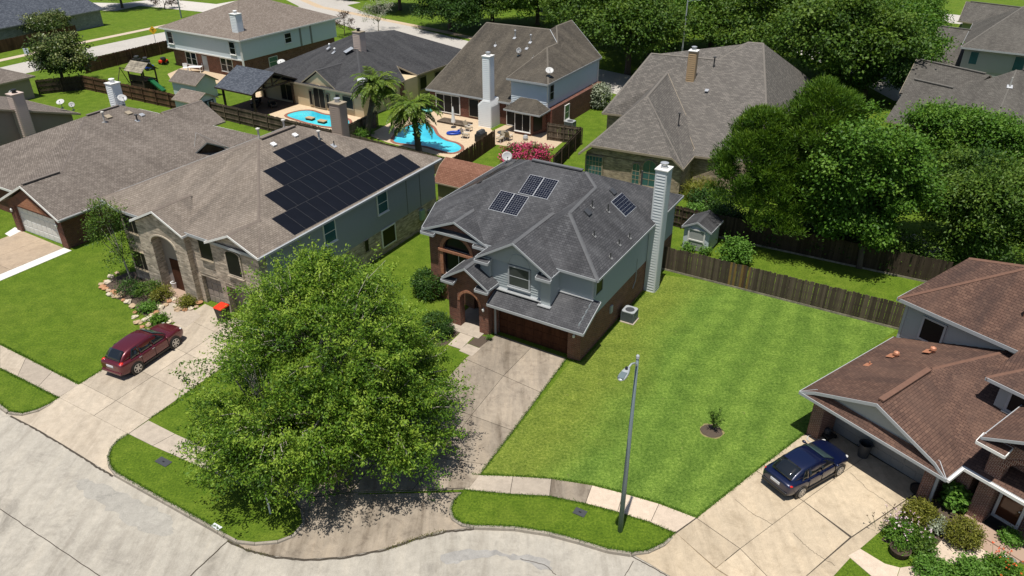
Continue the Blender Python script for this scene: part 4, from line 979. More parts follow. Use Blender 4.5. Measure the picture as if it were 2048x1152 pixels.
# ------------------------------------------------------------------ house with the black solar array (B)
h = House('house', 'two-storey tan stone house with sage siding and weathered tan hip roof', -14.95, 39.3, -29.4); HB = h
wall(h, -13.3, -0.35, 0.75, 18.7, -0.05, 2.0, M_STONE); wall(h, -13.28, -0.38, 0.8, 18.66, 2.0, 5.15, M_SIDE_B, 'upper_wall')
wall(h, -13.3, -11.2, 0.42, 0.8, -0.05, 5.1, M_STONE, 'front_wall'); wall(h, -6.6, -4.4, 0.42, 0.8, 2.3, 5.1, M_STONE, 'front_wall')
wall(h, -4.4, -0.36, 0.2, 0.8, 2.3, 5.1, M_STONE, 'front_wall')
siding(h, '+x', -0.38, 0.8, 18.66, 2.0, 5.05, M_SIDE_B, 0.18)
for y in (14.9, 16.6): MB().box(-0.36, -0.31, y, y + 0.05, 2.0, 5.0).build('siding_joint', M_GUTTER_GREY, h)
# entry with the tall arch
arch_wall(h, '-y', 0.02, -11.2, -6.6, -0.05, 5.0, -10.0, -7.75, 3.75, M_STONE, 0.75, 0.55, gable=(-8.9, 6.05))
arch_band(h, '-y', 0.02, -10.0, -7.75, 3.75, plain('stone_band', (0.50, 0.43, 0.34), 0.85), 0.16, 0.6, 0.04)
wall(h, -10.05, -7.7, 0.68, 0.9, 0, 4.95, M_DOOR_TAUPE, 'entry_back_wall'); wall(h, -10.2, -10.0, 0.7, 2.6, 0, 4.8, M_STONE, 'entry_side_wall'); wall(h, -7.75, -7.6, 0.7, 2.6, 0, 4.8, M_STONE, 'entry_side_wall')
MB().box(-9.5, -8.4, 0.62, 0.68, 0.1, 2.4).build('front_door', M_DOOR_BROWN, h)
slab('porch_slab', [(-10.0, -0.75), (-7.75, -0.75), (-7.75, 2.6), (-10.0, 2.6)], -0.02, 0.09, M_PAVER, h, None)
gable_face(h, '-y', 0.18, -4.45, -0.3, -2.25, 5.0, 5.95, M_STONE)
for a, b in ((-6.6, -6.28), (-4.2, -3.75), (-1.25, -0.36)): wall(h, a, b, 0.42 if a < -5 else 0.2, 0.8, -0.05, 2.3, M_STONE, 'stone_pier')
wall(h, -6.28, -4.2, 0.44, 0.8, 2.1, 2.32, M_STONE, 'lintel'); wall(h, -3.75, -1.25, 0.22, 0.8, 2.1, 2.32, M_STONE, 'lintel')
garage_door(h, '-y', 0.72, -6.28, -4.2, 0, 2.1, M_DOOR_TAUPE, 4, 4, M_TRIM); garage_door(h, '-y', 0.72, -3.75, -1.25, 0, 2.1, M_DOOR_TAUPE, 4, 4, M_TRIM)
window(h, '-y', 0.42, -12.15, 3.75, 1.6, 1.3, M_GL_SCREEN, M_TRIM_TAN, 0.05, 2, 1, True); window(h, '-y', 0.42, -12.15, 0.95, 1.7, 1.3, M_GL_SCREEN, M_TRIM_TAN, 0.05, 2, 1, True)
window(h, '-y', 0.42, -5.15, 3.55, 1.1, 1.35, M_GL_SCREEN, M_TRIM_TAN, 0.05, 1, 1, True)
window(h, '-y', 0.2, -2.5, 3.2, 1.15, 1.45, M_GL_SCREEN, M_STONE, 0.10, 1, 1, True, arch=0.4)
window(h, '+x', -0.35, 6.38, 3.38, 1.05, 1.45, M_GL_TEAL, M_TRIM_W, 0.07); window(h, '+x', -0.35, 12.0, 3.35, 1.05, 1.45, M_GL_TEAL, M_TRIM_W, 0.07)
window(h, '+x', -0.35, 12.4, 0.62, 1.45, 1.3, M_GL_SCREEN, M_TRIM_W, 0.09, 1, 1, False); window(h, '+x', -0.35, 9.83, 1.1, 0.42, 0.9, M_GL_SCREEN, M_STONE, 0.02, 1, 1, False)
m = MB(); m.box(-0.35, -0.12, 16.3, 16.8, 0.9, 1.75); m.build('meter_box', plain('meter_green', (0.26, 0.36, 0.31), 0.5), h, bevel=0.02)
for y in (17.4, 17.9): MB().box(-0.35, -0.2, y, y + 0.3, 0.6, 1.3).build('meter_box', M_GUTTER_GREY, h)
e = 5.2; LF, RF, RB, LB = (-13.7, 0.35, e), (0.03, 0.0, e), (0.0, 19.1, e), (-16.1, 19.1, e); LF0 = (-16.1, 1.0, e)
Rf, Rb = (-8.05, 8.6, 8.42), (-8.05, 12.4, 8.42)
roof(h, [[LF0, (-13.7, 0.4, e), RF, Rf], [RF, RB, Rb, Rf], [RB, LB, Rb], [LB, LF0, Rf, Rb]], M_SH_B, 0.17, M_TRIM, [(Rf, RF), (Rf, LF0), (Rb, RB)], vents=[(Rf, Rb)])
gable_roof(h, -4.5, 0.05, -0.1, 1.0, 5.18, 6.15, M_SH_B, M_TRIM_W, xa=-2.25, y1a=2.5); gable_roof(h, -11.4, -6.4, -0.2, 1.0, 5.1, 6.3, M_SH_B, M_TRIM_W, xa=-8.85, y1a=2.9)
MB().box(0.03, 0.15, -0.05, 19.1, 5.05, 5.19).build('gutter', M_TRIM, h)
chimney(h, -10.6, -9.5, 18.7, 19.6, 0, 8.15, M_SIDE_TAN, M_TRIM_TAN, 0.17, True, M_FLASH)
nb = (0.371, 0, 0.928); zb = lambda x: 5.2 - 0.4 * x
for x, y in ((-7.25, 11.3), (-7.2, 9.1)): roof_vent(h, x, y, zb(x), nb, M_WHITE, 0.36)
vent(h, -6.1, 12.5, zb(-6.1), 0.6, 0.07, M_PIPE_L, True); flash(h, -6.1, 12.4, zb(-6.1), nb, .45, .5, M_TRIM_TAN); vent(h, -5.1, 12.9, zb(-5.1), 0.35, 0.04); flash(h, -5.1, 12.85, zb(-5.1), nb)
vent(h, -9.3, 9.8, 7.92, 0.75, 0.07, M_PIPE_L, True); vent(h, -9.6, 12.6, 7.8, 0.7, 0.07, M_PIPE_L, True)
# panels: four rows on the right-hand slope, each panel a thing of its own
M_SGRID = plain('solar_grid', (0.30, 0.31, 0.33), 0.5)
def slope_panel(h, x_top, x_bot, y, w, zf, label, group, frame, face, lines=None):
    """a panel lying on a slope that falls along +x; y = near edge, w = width along y"""
    a = Vector((x_bot, y, zf(x_bot))); b = Vector((x_bot, y + w, zf(x_bot))); c = Vector((x_top, y + w, zf(x_top))); d_ = Vector((x_top, y, zf(x_top)))
    return panel(h, a, b, c, d_, label, group, frame, face, lines)
def panel(h, a, b, c, d_, label, group, frame, face, lines=None):
    mw = Matrix.Translation(h.location) @ Matrix.Rotation(h.rotation_euler.z, 4, 'Z')
    a, b, c, d_ = [mw @ Vector(p) for p in (a, b, c, d_)]
    n = (b - a).cross(d_ - a).normalized(); n = n if n.z > 0 else -n; o = (a + b + c + d_) / 4
    t = thing('solar_panel', label, 'solar panel', o + n * 0.10, 0, group); L_ = lambda p, k=0.0: p - (o + n * 0.10) + n * k
    fw = 0.018; m = MB(); P_ = [L_(p) for p in (a, b, c, d_)]
    m.extr([p - n * 0.02 for p in P_], n * 0.04); m.build('frame', frame, t)
    u = (P_[1] - P_[0]).normalized() * fw; v = (P_[3] - P_[0]).normalized() * fw
    q = [P_[0] + u + v, P_[1] - u + v, P_[2] - u - v, P_[3] + u - v]
    if not lines: m = MB(); m.extr([p + n * 0.019 for p in q], n * 0.006); m.build('glass', face, t)
    else:
        nu, nv = lines; m = MB()
        m.extr([p + n * 0.019 for p in q], n * 0.004); m.build('backsheet', M_SGRID, t)
        m = MB(); U = q[1] - q[0]; V = q[3] - q[0]
        for i in range(nu):
            for j in range(nv):
                g = 0.028; s = [q[0] + U * ((i + x) / nu) + V * ((j + y) / nv) for x, y in ((g * 2, g), (1 - g * 2, g), (1 - g, g * 2), (1 - g, 1 - g * 2), (1 - g * 2, 1 - g), (g * 2, 1 - g), (g, 1 - g * 2), (g, g * 2))]
                m.extr([p + n * 0.0235 for p in s], n * 0.003)
        o_ = m.build('cells', M_CELL, t, uv=False); o_['kind'] = 'stuff'
    m = MB()
    for k in (0.2, 0.8):
        p = P_[0].lerp(P_[1], k); r = P_[3].lerp(P_[2], k); m.bar(p.lerp(r, 0.04) - n * 0.055, p.lerp(r, 0.96) - n * 0.055, 0.04, 0.07, up=tuple(n))
    m.build('mounting_rail', M_SFRAME, t)
    return t
rows = [(-1.94, -0.14, 3.16, 13, 'lowest'), (-3.76, -1.955, 4.50, 10, 'second'), (-5.52, -3.775, 6.28, 6, 'third'), (-6.66, -5.535, 8.42, 4, 'top')]
ordn = ['first', 'second', 'third', 'fourth', 'fifth', 'sixth', 'seventh', 'eighth', 'ninth', 'tenth', 'eleventh', 'twelfth', 'thirteenth']
for xt, xb, y0, n, nm in rows:
    for i in range(n):
        slope_panel(h, xt, xb, y0 + i * 1.035, 1.022, zb, f'black solar panel, {ordn[i]} from the near end of the {nm} row on the tan roof', 'black solar panels on the tan stone house', M_SFRAME, M_SPANEL)
h = HM
for (x0, y0), lab in (((-8.78, 4.02), 'lower'), ((-7.55, 5.69), 'upper')):
    for i in range(2):
        za = 5.08 + .466 * (y0 - 1.6); zb2 = 5.08 + .466 * (y0 + 1.55 - 1.6); xx = x0 + i * 1.06
        panel(h, (xx, y0, za), (xx + 1.045, y0, za), (xx + 1.045, y0 + 1.55, zb2), (xx, y0 + 1.55, zb2), f"{'left' if i == 0 else 'right'} panel of the {lab} gridded solar pair on the charcoal roof", 'gridded solar panels on the charcoal roof', M_SLINE, M_CELL, (6, 10))
zr_ = lambda x: 5.12 + .72 * (.38 - x)
panel(h, (-0.92, 7.75, zr_(-0.92)), (-0.92, 9.45, zr_(-0.92)), (-2.0, 9.45, zr_(-2.0)), (-2.0, 7.75, zr_(-2.0)), 'gridded solar panel beside the white chimney on the charcoal roof', 'gridded solar panels on the charcoal roof', M_SLINE, M_CELL, (10, 6))
# two dark pool-heating mats on the far-left slope
for i, (y0, x0) in enumerate(((6.6, -12.6), (9.0, -12.2))):
    zl = lambda x: 5.1 + 0.563 * (x + 13.82)
    panel(h, (x0, y0, zl(x0)), (x0, y0 + 2.3, zl(x0)), (x0 + 1.6, y0 + 2.3, zl(x0 + 1.6)), (x0 + 1.6, y0, zl(x0 + 1.6)), ['nearer black solar panel on the left slope of the charcoal roof', 'farther black solar panel on the left slope of the charcoal roof'][i], 'black panels on the charcoal roof', M_SFRAME, M_SPANEL)

# ------------------------------------------------------------------ single-storey brick house on the left (A)
h = House('house', 'single-storey dark red brick house with brown roof and white garage door at left edge', -33.33, 50.48, -30); HA = h
wall(h, -6.7, 0.0, 0.3, 19, -0.05, 2.5, M_BRICK_A); wall(h, -18, -6.7, 1.6, 18, -0.05, 2.5, M_BRICK_A)
for a, b in ((-6.7, -5.97), (-0.76, 0.0)): wall(h, a, b, 0.0, 0.3, -0.05, 2.5, M_BRICK_A, 'brick_pier')
wall(h, -5.97, -0.76, 0.0, 0.3, 2.28, 2.5, M_BRICK_A, 'lintel')
gable_face(h, '-y', 0.0, -6.7, 0.0, -3.5, 2.5, 4.2, M_BRICK_A)
gable_face(h, '-y', -0.05, -5.3, -1.3, -3.4, 2.42, 3.45, M_BRICK_ORANGE, 'brick_pediment', 0.1)
garage_door(h, '-y', 0.26, -5.97, -0.76, 0, 2.28, M_DOOR_WHITE, 8, 4, M_TRIM_W)
window(h, '-y', 1.6, -7.7, 0.9, 1.0, 1.4, M_GL, M_TRIM_W, 0.08)
e = 2.62; gr = [(-3.6, -0.2, 4.45), (-3.6, 3.1, 4.45)]
Pf, Pb = (-10.2, 9.9, 5.95), (-10.3, 13.5, 6.0)
roof(h, [[(0.42, -0.35, e), (0.42, 20.6, e), Pb, Pf, gr[1], gr[0]], [(-7.2, -0.3, e), gr[0], gr[1], Pf, (-18.6, 6.0, e), (-18.6, 1.2, e), (-7.2, 1.2, e)], [(0.42, 20.6, e), (-18.6, 20.6, e), Pb], [(-18.6, 20.6, e), (-18.6, 6.0, e), Pf, Pb]],
     M_SH_A, 0.16, M_TRIM_W, [(gr[1], Pf), (Pb, (0.42, 20.6, e))], vents=[(Pf, Pb), gr])
MB().box(0.42, 0.54, -0.3, 12, 2.46, 2.58).build('gutter', M_GUTTER_GREY, h)
g = roof(h, [[(-1.1, 13.2, 3.15), (-0.1, 14.0, 4.15), (-3.0, 15.3, 4.15)], [(-0.1, 14.0, 4.15), (0.2, 15.9, 3.15), (-3.0, 15.3, 4.15)]], M_SH_A, 0.1, M_GUTTER_GREY, name='roof_gablet')
m = MB(); m.extr([(-0.95, 13.4, 2.9), (0.1, 15.7, 2.9), (-0.2, 14.1, 4.0)], (-0.15, 0.05, 0)); m.build('gablet_wall', M_FENCE_D, h)
gable_roof(h, -13.4, -7.4, 17.5, 22.2, e, 4.3, M_SH_A, M_TRIM_TAN)
chimney(h, -12.6, -11.7, 14.0, 14.9, 3.0, 7.6, M_SIDE_W, M_TRIM_W, 0.18, True, M_WHITE)
na = (0.33, 0, 0.944); za = lambda x: 2.62 + (0.42 - x) * 0.315
for x, y, big in ((-8.6, 10.6, 1), (-7.6, 13.0, 2), (-5.6, 12.8, 0), (-6.4, 10.8, 0), (-4.6, 13.8, 0), (-4.2, 9.8, 0), (-3.0, 8.6, 0), (-1.6, 12.4, 0)):
    if big: vent(h, x, y, za(x), 0.9 if big == 1 else 0.5, 0.07, M_PIPE_L if big == 1 else M_PIPE, True)
    else: vent(h, x, y, za(x), 0.3, 0.025, M_PIPE_L)
    flash(h, x, y, za(x), na, 0.34, 0.36)
for x, y in ((-8.9, 13.2), (-9.2, 11.4)): roof_vent(h, x, y, za(x), na, M_TRIM_TAN, 0.5)
roof_vent(h, -8.1, 13.9, za(-8.1), na, M_FLASH, 0.4)
for p in ((-0.58, -0.08), (-6.35, -0.08)):
    m = MB(); m.lathe([(0.02, 0), (0.08, 0.03), (0.10, 0.2), (0.03, 0.3)], (p[0], p[1], 1.7), 8); m.build('wall_lantern', M_TRIM_W, h)

# ------------------------------------------------------------------ brown-roofed house at lower right (R)
h = House('house', 'red-brown roofed maroon brick house with wide grey garage door at lower right', 16.55, 29.98, -54.5); HR = h
wall(h, -0.6, 6.6, 0.1, 9.5, -0.05, 2.55, M_BRICK_R)
wall(h, -0.62, 0.0, -1.3, 0.1, -0.05, 2.55, M_BRICK_R, 'brick_pier'); wall(h, 5.05, 5.55, -1.0, 0.1, -0.05, 2.55, M_BRICK_R, 'brick_pier')
wall(h, 0.0, 5.05, -0.05, 0.1, 2.25, 2.56, M_SIDE_R, 'lintel')
garage_door(h, '-y', 0.06, 0.0, 5.05, 0.0, 2.25, M_DOOR_GREY, 8, 4)
MB().box(5.56, 5.68, -0.95, -0.85, 0, 2.5).build('downpipe', M_TRIM, h)
gable_face(h, '-y', -1.45, -0.3, 5.3, 2.5, 2.9, 4.05, M_SIDE_R, th=0.12)
e = 2.62; GA = (2.5, -1.75, 4.22); GE = (2.5, 2.9, 4.22); HB_ = (4.2, 6.6, 4.75)
roof(h, [[(-1.2, -1.85, e), (6.22, -1.9, e), (5.62, -1.5, 2.98), (-0.55, -1.5, 2.98)]], M_SH_R, 0.13, M_TRIM, name='pent_roof')
roof(h, [[(-1.2, -1.85, e), (-0.48, -1.75, 3.0), GA, GE, HB_, (2.0, 6.6, 3.9), (-1.2, 6.6, e)], [GA, (5.58, -1.75, 2.98), (6.22, -1.9, e), (6.22, -0.45, e), (5.0, 0.9, 3.1), GE], [GE, (6.22, -0.45, e), (12.5, -0.45, e), (12.5, 6.6, 4.75), HB_]],
     M_SH_R, 0.15, M_TRIM, [(GE, HB_)], nf=[(GE, (6.22, -0.45, e)), ((6.22, -0.45, e), (5.0, 0.9, 3.1)), ((5.0, 0.9, 3.1), GE), (HB_, (2.0, 6.6, 3.9)), ((2.0, 6.6, 3.9), (-1.2, 6.6, e)), (HB_, (12.5, 6.6, 4.75))], vents=[(GA, GE)])
MB().box(6.24, 6.36, -1.85, -0.4, 2.46, 2.6).build('gutter', M_TRIM_W, h); MB().box(6.36, 12.4, -0.6, -0.47, 2.46, 2.6).build('gutter', M_TRIM_W, h)
wall(h, 6.6, 12, 1.2, 8, -0.05, 2.55, M_BRICK_R)
# upper storey
wall(h, -1.0, 9.0, 6.55, 14, 2.4, 5.1, M_SIDE_R, 'upper_wall')
siding(h, '-y', 6.55, -1.0, 9.0, 2.5, 5.05, M_SIDE_R, 0.2)
MB().box(-1.04, -0.9, 6.48, 6.6, 2.6, 5.1).build('corner_board', M_TRIM, h)
window(h, '-y', 6.52, 0.62, 3.35, 1.05, 1.2, M_GL_SCREEN, M_TRIM, 0.11, 1, 1, False)
UL, UR, UP, UQ = (-1.42, 6.12, 5.2), (10, 6.12, 5.2), (0.1, 9.4, 7.25), (2.9, 9.6, 7.9)
roof(h, [[UL, UR, (8, 10, 8.0), UQ], [UL, UQ, UP], [UL, UP, (-1.42, 13.5, 5.2)], [(-1.42, 13.5, 5.2), UP, UQ, (8, 10, 8.0), (10, 14.6, 5.2)], [UR, (10, 14.6, 5.2), (8, 10, 8.0)]], M_SH_R, 0.17, M_TRIM, [(UL, UQ), (UP, UQ), (UQ, (8, 10, 8.0))])
# entry block with dormer and tall arched brick porch
wall(h, 5.45, 11, 3.05, 6.6, 3.2, 5.15, M_SIDE_R, 'dormer_wall'); siding(h, '-y', 3.05, 5.45, 11, 3.7, 5.1, M_SIDE_R, 0.2); window(h, '-y', 3.05, 6.75, 4.0, 1.5, 0.95, M_GL_SCREEN, M_TRIM, 0.12, 1, 1, True)
dq = [(4.85, 2.7, 5.22), (12, 2.7, 5.22), (12, 7.5, 7.2), (7.8, 6.4, 6.8), (4.85, 7.0, 5.6)]
roof(h, [[dq[0], dq[1], dq[2], dq[3]], [dq[0], dq[3], dq[4]]], M_SH_R, 0.14, M_TRIM, [(dq[0], dq[3])], nf=[(dq[3], dq[4]), (dq[2], dq[3]), (dq[0], dq[4])])
wall(h, 6.9, 11, 0.75, 3.0, -0.05, 4.45, M_BRICK_R, 'entry_wall'); wall(h, 6.9, 7.2, -0.1, 0.75, 2.9, 4.45, M_BRICK_R, 'entry_wall')
arch_wall(h, '-y', -0.2, 6.95, 10.6, -0.05, 4.6, 7.62, 9.9, 3.15, M_BRICK_R, 0.55, 0.85)
arch_band(h, '-y', -0.2, 7.62, 9.9, 3.15, M_BRICK_ARCH, 0.24, 0.85, 0.03)
gable_roof(h, 6.5, 11.0, -0.65, 3.2, 4.55, 5.75, M_SH_R, M_TRIM)
roof(h, [[(6.45, -0.85, 4.4), (7.6, -0.85, 4.4), (7.6, -0.3, 4.56), (6.45, -0.3, 4.56)]], M_SH_R, 0.12, M_TRIM_W, name='eave_return')
window(h, '-y', 1.2, 6.35 + 0.25, 1.15, 0.5, 1.15, M_GL_SCREEN, M_TRIM, 0.10, 1, 1, False)
m = MB(); fbox(m, '-y', 0.75, 7.62, 7.74, 0.12, 2.25, 0, 0.09); fbox(m, '-y', 0.75, 8.62, 8.74, 0.12, 2.25, 0, 0.09); fbox(m, '-y', 0.75, 7.74, 8.62, 2.13, 2.25, 0, 0.09); fbox(m, '-y', 0.75, 7.74, 8.62, 0.12, 0.26, 0, 0.09)
dr = m.build('front_door', M_TRIM_W, h); m = MB(); fbox(m, '-y', 0.75, 7.74, 8.62, 0.26, 2.13, 0.0, 0.05); m.build('pane', M_GL_WARM, dr); MB().cyl((8.56, 0.66, 1.1), (8.56, 0.6, 1.1), 0.03).build('handle', M_TRIM_W, dr)
nR = (-0.37, 0, 0.93)
for x, y in ((0.3, 3.9), (1.5, 5.0)):
    z = e + (x + 1.2) * 0.43; m = MB(); m.lathe([(0.13, 0), (0.12, 0.10), (0.17, 0.16), (0.14, 0.26), (0.01, 0.33)], (x, y, z), 10); m.build('turbine_vent', M_COPPER, h); flash(h, x - .15, y - .1, z - 0.02, nR, 0.5, 0.4, M_COPPER)
vent(h, -0.2, 2.4, e + 0.43, 0.18, 0.04, M_COPPER); flash(h, -0.25, 2.35, e + 0.42, nR, 0.4, 0.3, M_COPPER); vent(h, -0.3, 8.0, 6.05, 0.15, 0.04, M_COPPER); flash(h, -0.3, 8.0, 6.03, nR, 0.4, 0.3, M_COPPER)
vent(h, 4.0, 7.6, 5.95, 0.75, 0.07, M_COPPER, True); flash(h, 4.0, 7.5, 5.95, (0, -0.6, 0.8), 0.45, 0.5, M_COPPER)

# ------------------------------------------------------------------ two-storey house with tall white chimney behind (C)
h = House('house', 'dark brown roofed house with tall white siding chimney beside the kidney pool', 3.74, 76.6, -30); HC = h
wall(h, -15.8, -5.0, 1.1, 16, -0.05, 2.55, M_BRICK_A); wall(h, -5.0, -0.1, 1.1, 13.9, -0.05, 2.5, M_BRICK_A); wall(h, -5.05, -0.8, 1.12, 13.9, 2.4, 5.15, M_SIDE_T, 'upper_wall')
wall(h, -0.85, -0.75, 1.15, 13.9, 2.4, 5.1, M_SIDE_T, 'upper_wall'); 
siding(h, '-y', 1.12, -5.05, -0.76, 2.5, 5.1, M_SIDE_T, 0.2, False); siding(h, '+x', -0.75, 1.15, 13.9, 2.4, 5.1, M_SIDE_T, 0.2, False)
e0 = 2.6; ML, MR = (-14.9, 12.2, 8.1), (-6.4, 12.4, 8.1); BF, BB, W2, WT = (-4.5, 8.1, 7.1), (-4.5, 10.6, 7.1), (-6.2, 13.6, 8.3), (-6.2, 17.7, 8.3)
bl, bc, br_ = (-5.45, 0.75, 5.2), (-0.45, 0.7, 5.2), (-0.55, 14.4, 5.2)
roof(h, [[(-16.15, 0.85, e0), (-5.0, 0.75, e0), (-5.2, 6.6, 5.3), BB, MR, ML], [(-16.15, 0.85, e0), ML, (-17.2, 16, e0)], [ML, MR, (-8, 22, 3.4), (-17.2, 16, e0)]], M_SH_C, 0.17, M_TRIM, [(ML, MR), (ML, (-16.15, 0.85, e0))])
roof(h, [[bl, bc, BF], [bc, br_, WT, W2, BB, BF], [bl, BF, BB, (-5.45, 8.5, 5.6)], [BB, W2, WT, (-9.5, 17.7, 6.0), MR]], M_SH_C, 0.17, M_TRIM, [(bc, BF), (bl, BF), (BF, BB), (BB, W2), (W2, WT)])
bt = [(-4.7, -1.15, 2.5), (-0.25, -1.4, 2.5), (-0.55, 0.8, 2.5)]; bt2 = [(-3.85, 1.0, 3.35), (-1.9, 1.0, 3.35)]
roof(h, [[bt[0], bt[1], bt2[1], bt2[0]], [bt[1], (-0.3, 1.1, 2.5), bt2[1]], [bt[0], bt2[0], (-4.7, 1.1, 2.5)]], M_SH_C, 0.12, M_TRIM, name='bay_roof')
bp = [(-4.1, 1.1), (-3.5, -0.9), (-1.5, -0.9), (-0.8, 1.1)]; MB().prism(bp, -0.05, 2.45).build('bay_wall', M_BRICK, h)
window(h, '-y', -0.9, -2.5, 0.4, 1.75, 1.8, M_GL_SCREEN, M_TRIM_W, 0.07, 2, 1, True)
m = MB(); m.extr([(-1.38, -0.62, 0.4), (-0.98, 0.55, 0.4), (-0.98, 0.55, 2.2), (-1.38, -0.62, 2.2)], (0.05, -0.02, 0)); m.build('window', M_GL_SCREEN, h)
window(h, '-y', 1.1, -13.3, 0.25, 3.1, 1.95, M_GL_SCREEN, M_TRIM_W, 0.1, 3, 1, False, label='wide white framed patio window'); window(h, '-y', 1.1, -9.8, 0.3, 1.2, 1.9, M_GL_SCREEN, M_TRIM_TAN, 0.06, 1, 1, False); window(h, '-y', 1.1, -5.0, 0.1, 1.1, 2.1, M_GL_SCREEN, M_TRIM_W, 0.06, 1, 1, False, name='patio_door')
window(h, '+x', -0.7, 2.0, 3.3, 0.8, 1.5, M_GL, M_TRIM, 0.06); window(h, '+x', -0.1, 4.6, 0.6, 1.0, 1.5, M_GL_TEAL, M_TRIM_W, 0.08)
# chimney with a broad shouldered foot
m = MB(); m.extr([(-8.1, -0.75, 0), (-6.5, -0.75, 0), (-6.5, -0.75, 2.5), (-6.62, -0.75, 2.95), (-7.5, -0.75, 2.95), (-8.1, -0.75, 2.4)], (0, 1.8, 0)); b = m.build('chimney_base', M_SIDE_W, h)
siding(b, '-y', -0.75, -8.1, -6.5, 0, 2.95, M_SIDE_W, 0.2, True, lim=lambda z: (-8.09, -6.51) if z < 2.4 else (-8.09 + (z - 2.4) * 1.09, -6.51 - (z - 2.4) * 0.2)); siding(b, '+x', -6.5, -0.74, 1.05, 0, 2.45, M_SIDE_W, 0.2, True)
chimney(h, -7.5, -6.62, -0.72, 0.25, 2.95, 7.55, M_SIDE_W, M_TRIM_W, 0.2, True, M_FLASH)
MB().box(-0.78, -0.66, 1.1, 1.22, 0, 5.1).build('downpipe', M_TRIM_W, h); MB().box(-0.72, -0.6, 13.7, 13.85, 0, 5.1).build('downpipe', M_TRIM_W, h)
zc = lambda y: 2.6 + 0.48 * (y - 0.8); nc = (0, -0.433, 0.9)
for x, y, b_ in ((-9.9, 10.4, 1), (-7.6, 10.0, 1), (-11.6, 8.8, 0), (-7.5, 9.0, 0), (-5.9, 7.6, 0)):
    vent(h, x, y, zc(y), 0.7 if b_ else 0.3, 0.06 if b_ else 0.03, M_FLASH, bool(b_)); flash(h, x, y - 0.15, zc(y - .15), nc, 0.34, 0.4)

# ------------------------------------------------------------------ single-storey house with cream walls (D)
d0 = at(725, 230); h = House('house', 'single-storey cream house with black-grey roof and arched patio window by the pool', d0.x, d0.y, -32); HD = h
wall(h, -15.7, 1.0, -0.8, 9, -0.05, 2.6, M_STUCCO); wall(h, -9, 0.6, 9, 20, -0.05, 2.6, M_STUCCO)
e0 = 2.7; P1, P2, P3 = (-5.3, 5.8, 5.5), (-9.5, 10.2, 6.2), (-8.0, 16, 5.8); ER = (1.35, -1.15, e0)
roof(h, [[(-16.1, -1.1, e0), ER, P1, P2], [ER, (1.33, 6.3, e0), (-1.6, 8.4, 3.6), P1], [P1, (-1.6, 8.4, 3.6), (0.95, 9.1, e0), (0.95, 22, e0), P3, P2], [(-16.1, -1.1, e0), P2, P3, (-16.1, 20, e0)], [(0.95, 22, e0), (-16.1, 20, e0), P3]], M_SH_D, 0.16, M_TRIM_TAN, [(P1, P2), (P1, ER), (P2, P3)])
gable_face(h, '-y', -0.85, -8.0, -3.0, -5.5, 2.6, 4.25, M_STUCCO); gable_roof(h, -8.35, -2.75, -0.97, 1.0, 2.7, 4.5, M_SH_D, M_TRIM_TAN, y1a=3.6)
window(h, '-y', -0.85, -5.6, 0.2, 1.7, 1.75, M_GL_SCREEN, M_TRIM_TAN, 0.08, 2, 1, False, arch=True, name='patio_window')
for t in (-6.95, -4.25): window(h, '-y', -0.85, t, 0.35, 0.42, 1.6, M_GL_SCREEN, M_TRIM_TAN, 0.06, 1, 1, False)
window(h, '-y', -0.8, -1.2, 0.8, 1.5, 1.3, M_GL_SCREEN, M_TRIM_TAN, 0.07, 1, 1, True); window(h, '-y', -0.8, -2.75, 0.8, 0.5, 1.3, M_GL_SCREEN, M_TRIM_TAN, 0.05, 1, 1, True); window(h, '-y', -0.8, -11, 0.3, 1.8, 1.8, M_GL_SCREEN, M_TRIM_TAN, 0.07, 2, 1, False)
window(h, '+x', 0.6, 10.5, 0.7, 1.2, 1.4, M_GL_SCREEN, M_TRIM_TAN, 0.07, 1, 1); window(h, '+x', 0.6, 13.5, 0.7, 1.2, 1.4, M_GL_SCREEN, M_TRIM_TAN, 0.07, 1, 1)
wall(h, 0.4, 1.05, 5.6, 6.4, -0.05, 2.6, M_BRICK, 'brick_pier')
chimney(h, -6.0, -4.9, 6.0, 7.0, 4.6, 7.5, M_SIDE_PINK, M_TRIM_TAN, 0.2, True, M_BLACK)
for x, y in ((-6.1, 5.2), (-6.9, 7.6)): flash(h, x, y, 5.52 if y < 6 else 5.85, (-0.2, -0.35, 0.9), 1.0, 1.1)
flash(h, -0.6, 1.0, 3.65, (0.3, -0.3, 0.9), 0.9, 0.8)
for x, y in ((-9.6, 5.6), (-8.2, 5.0)): vent(h, x, y, 2.7 + (y + 1.1) * 0.40, 0.3, 0.06, M_WHITE, True); flash(h, x, y - .2, 2.7 + (y + .9) * 0.40, (0, -0.37, 0.93), 0.3, 0.6)

# ------------------------------------------------------------------ pale blue two-storey house at the back left (T)
h = House('house', 'pale blue two-storey house with brick ground floor and light brown roof', -34.61, 98.28, -31.5); HT = h
wall(h, -15.1, -0.6, 0.9, 17.5, -0.05, 2.5, M_BRICK); wall(h, -15.4, -0.35, 0.4, 17.8, 2.5, 5.15, M_SIDE_T, 'upper_wall')
MB().box(-15.45, -0.3, 0.34, 0.42, 2.45, 2.62).build('band_board', M_TRIM_W, h)
q = [(-16, 0, 5.2), (0.1, 0, 5.2), (0.1, 18.3, 5.2), (-16, 18.3, 5.2)]; r1, r2 = (-8, 7.5, 8.3), (-8, 11, 8.3)
roof(h, [[q[0], q[1], r1], [q[1], q[2], r2, r1], [q[2], q[3], r2], [q[3], q[0], r1, r2]], M_SH_T, 0.17, M_TRIM_W, [(r1, r2), (q[1], r1), (q[0], r1)])
for x, z in ((-14.4, 3.2), (-2.0, 3.2)): window(h, '-y', 0.4, x, z, 1.0, 1.5, M_GL, M_TRIM_W, 0.07)
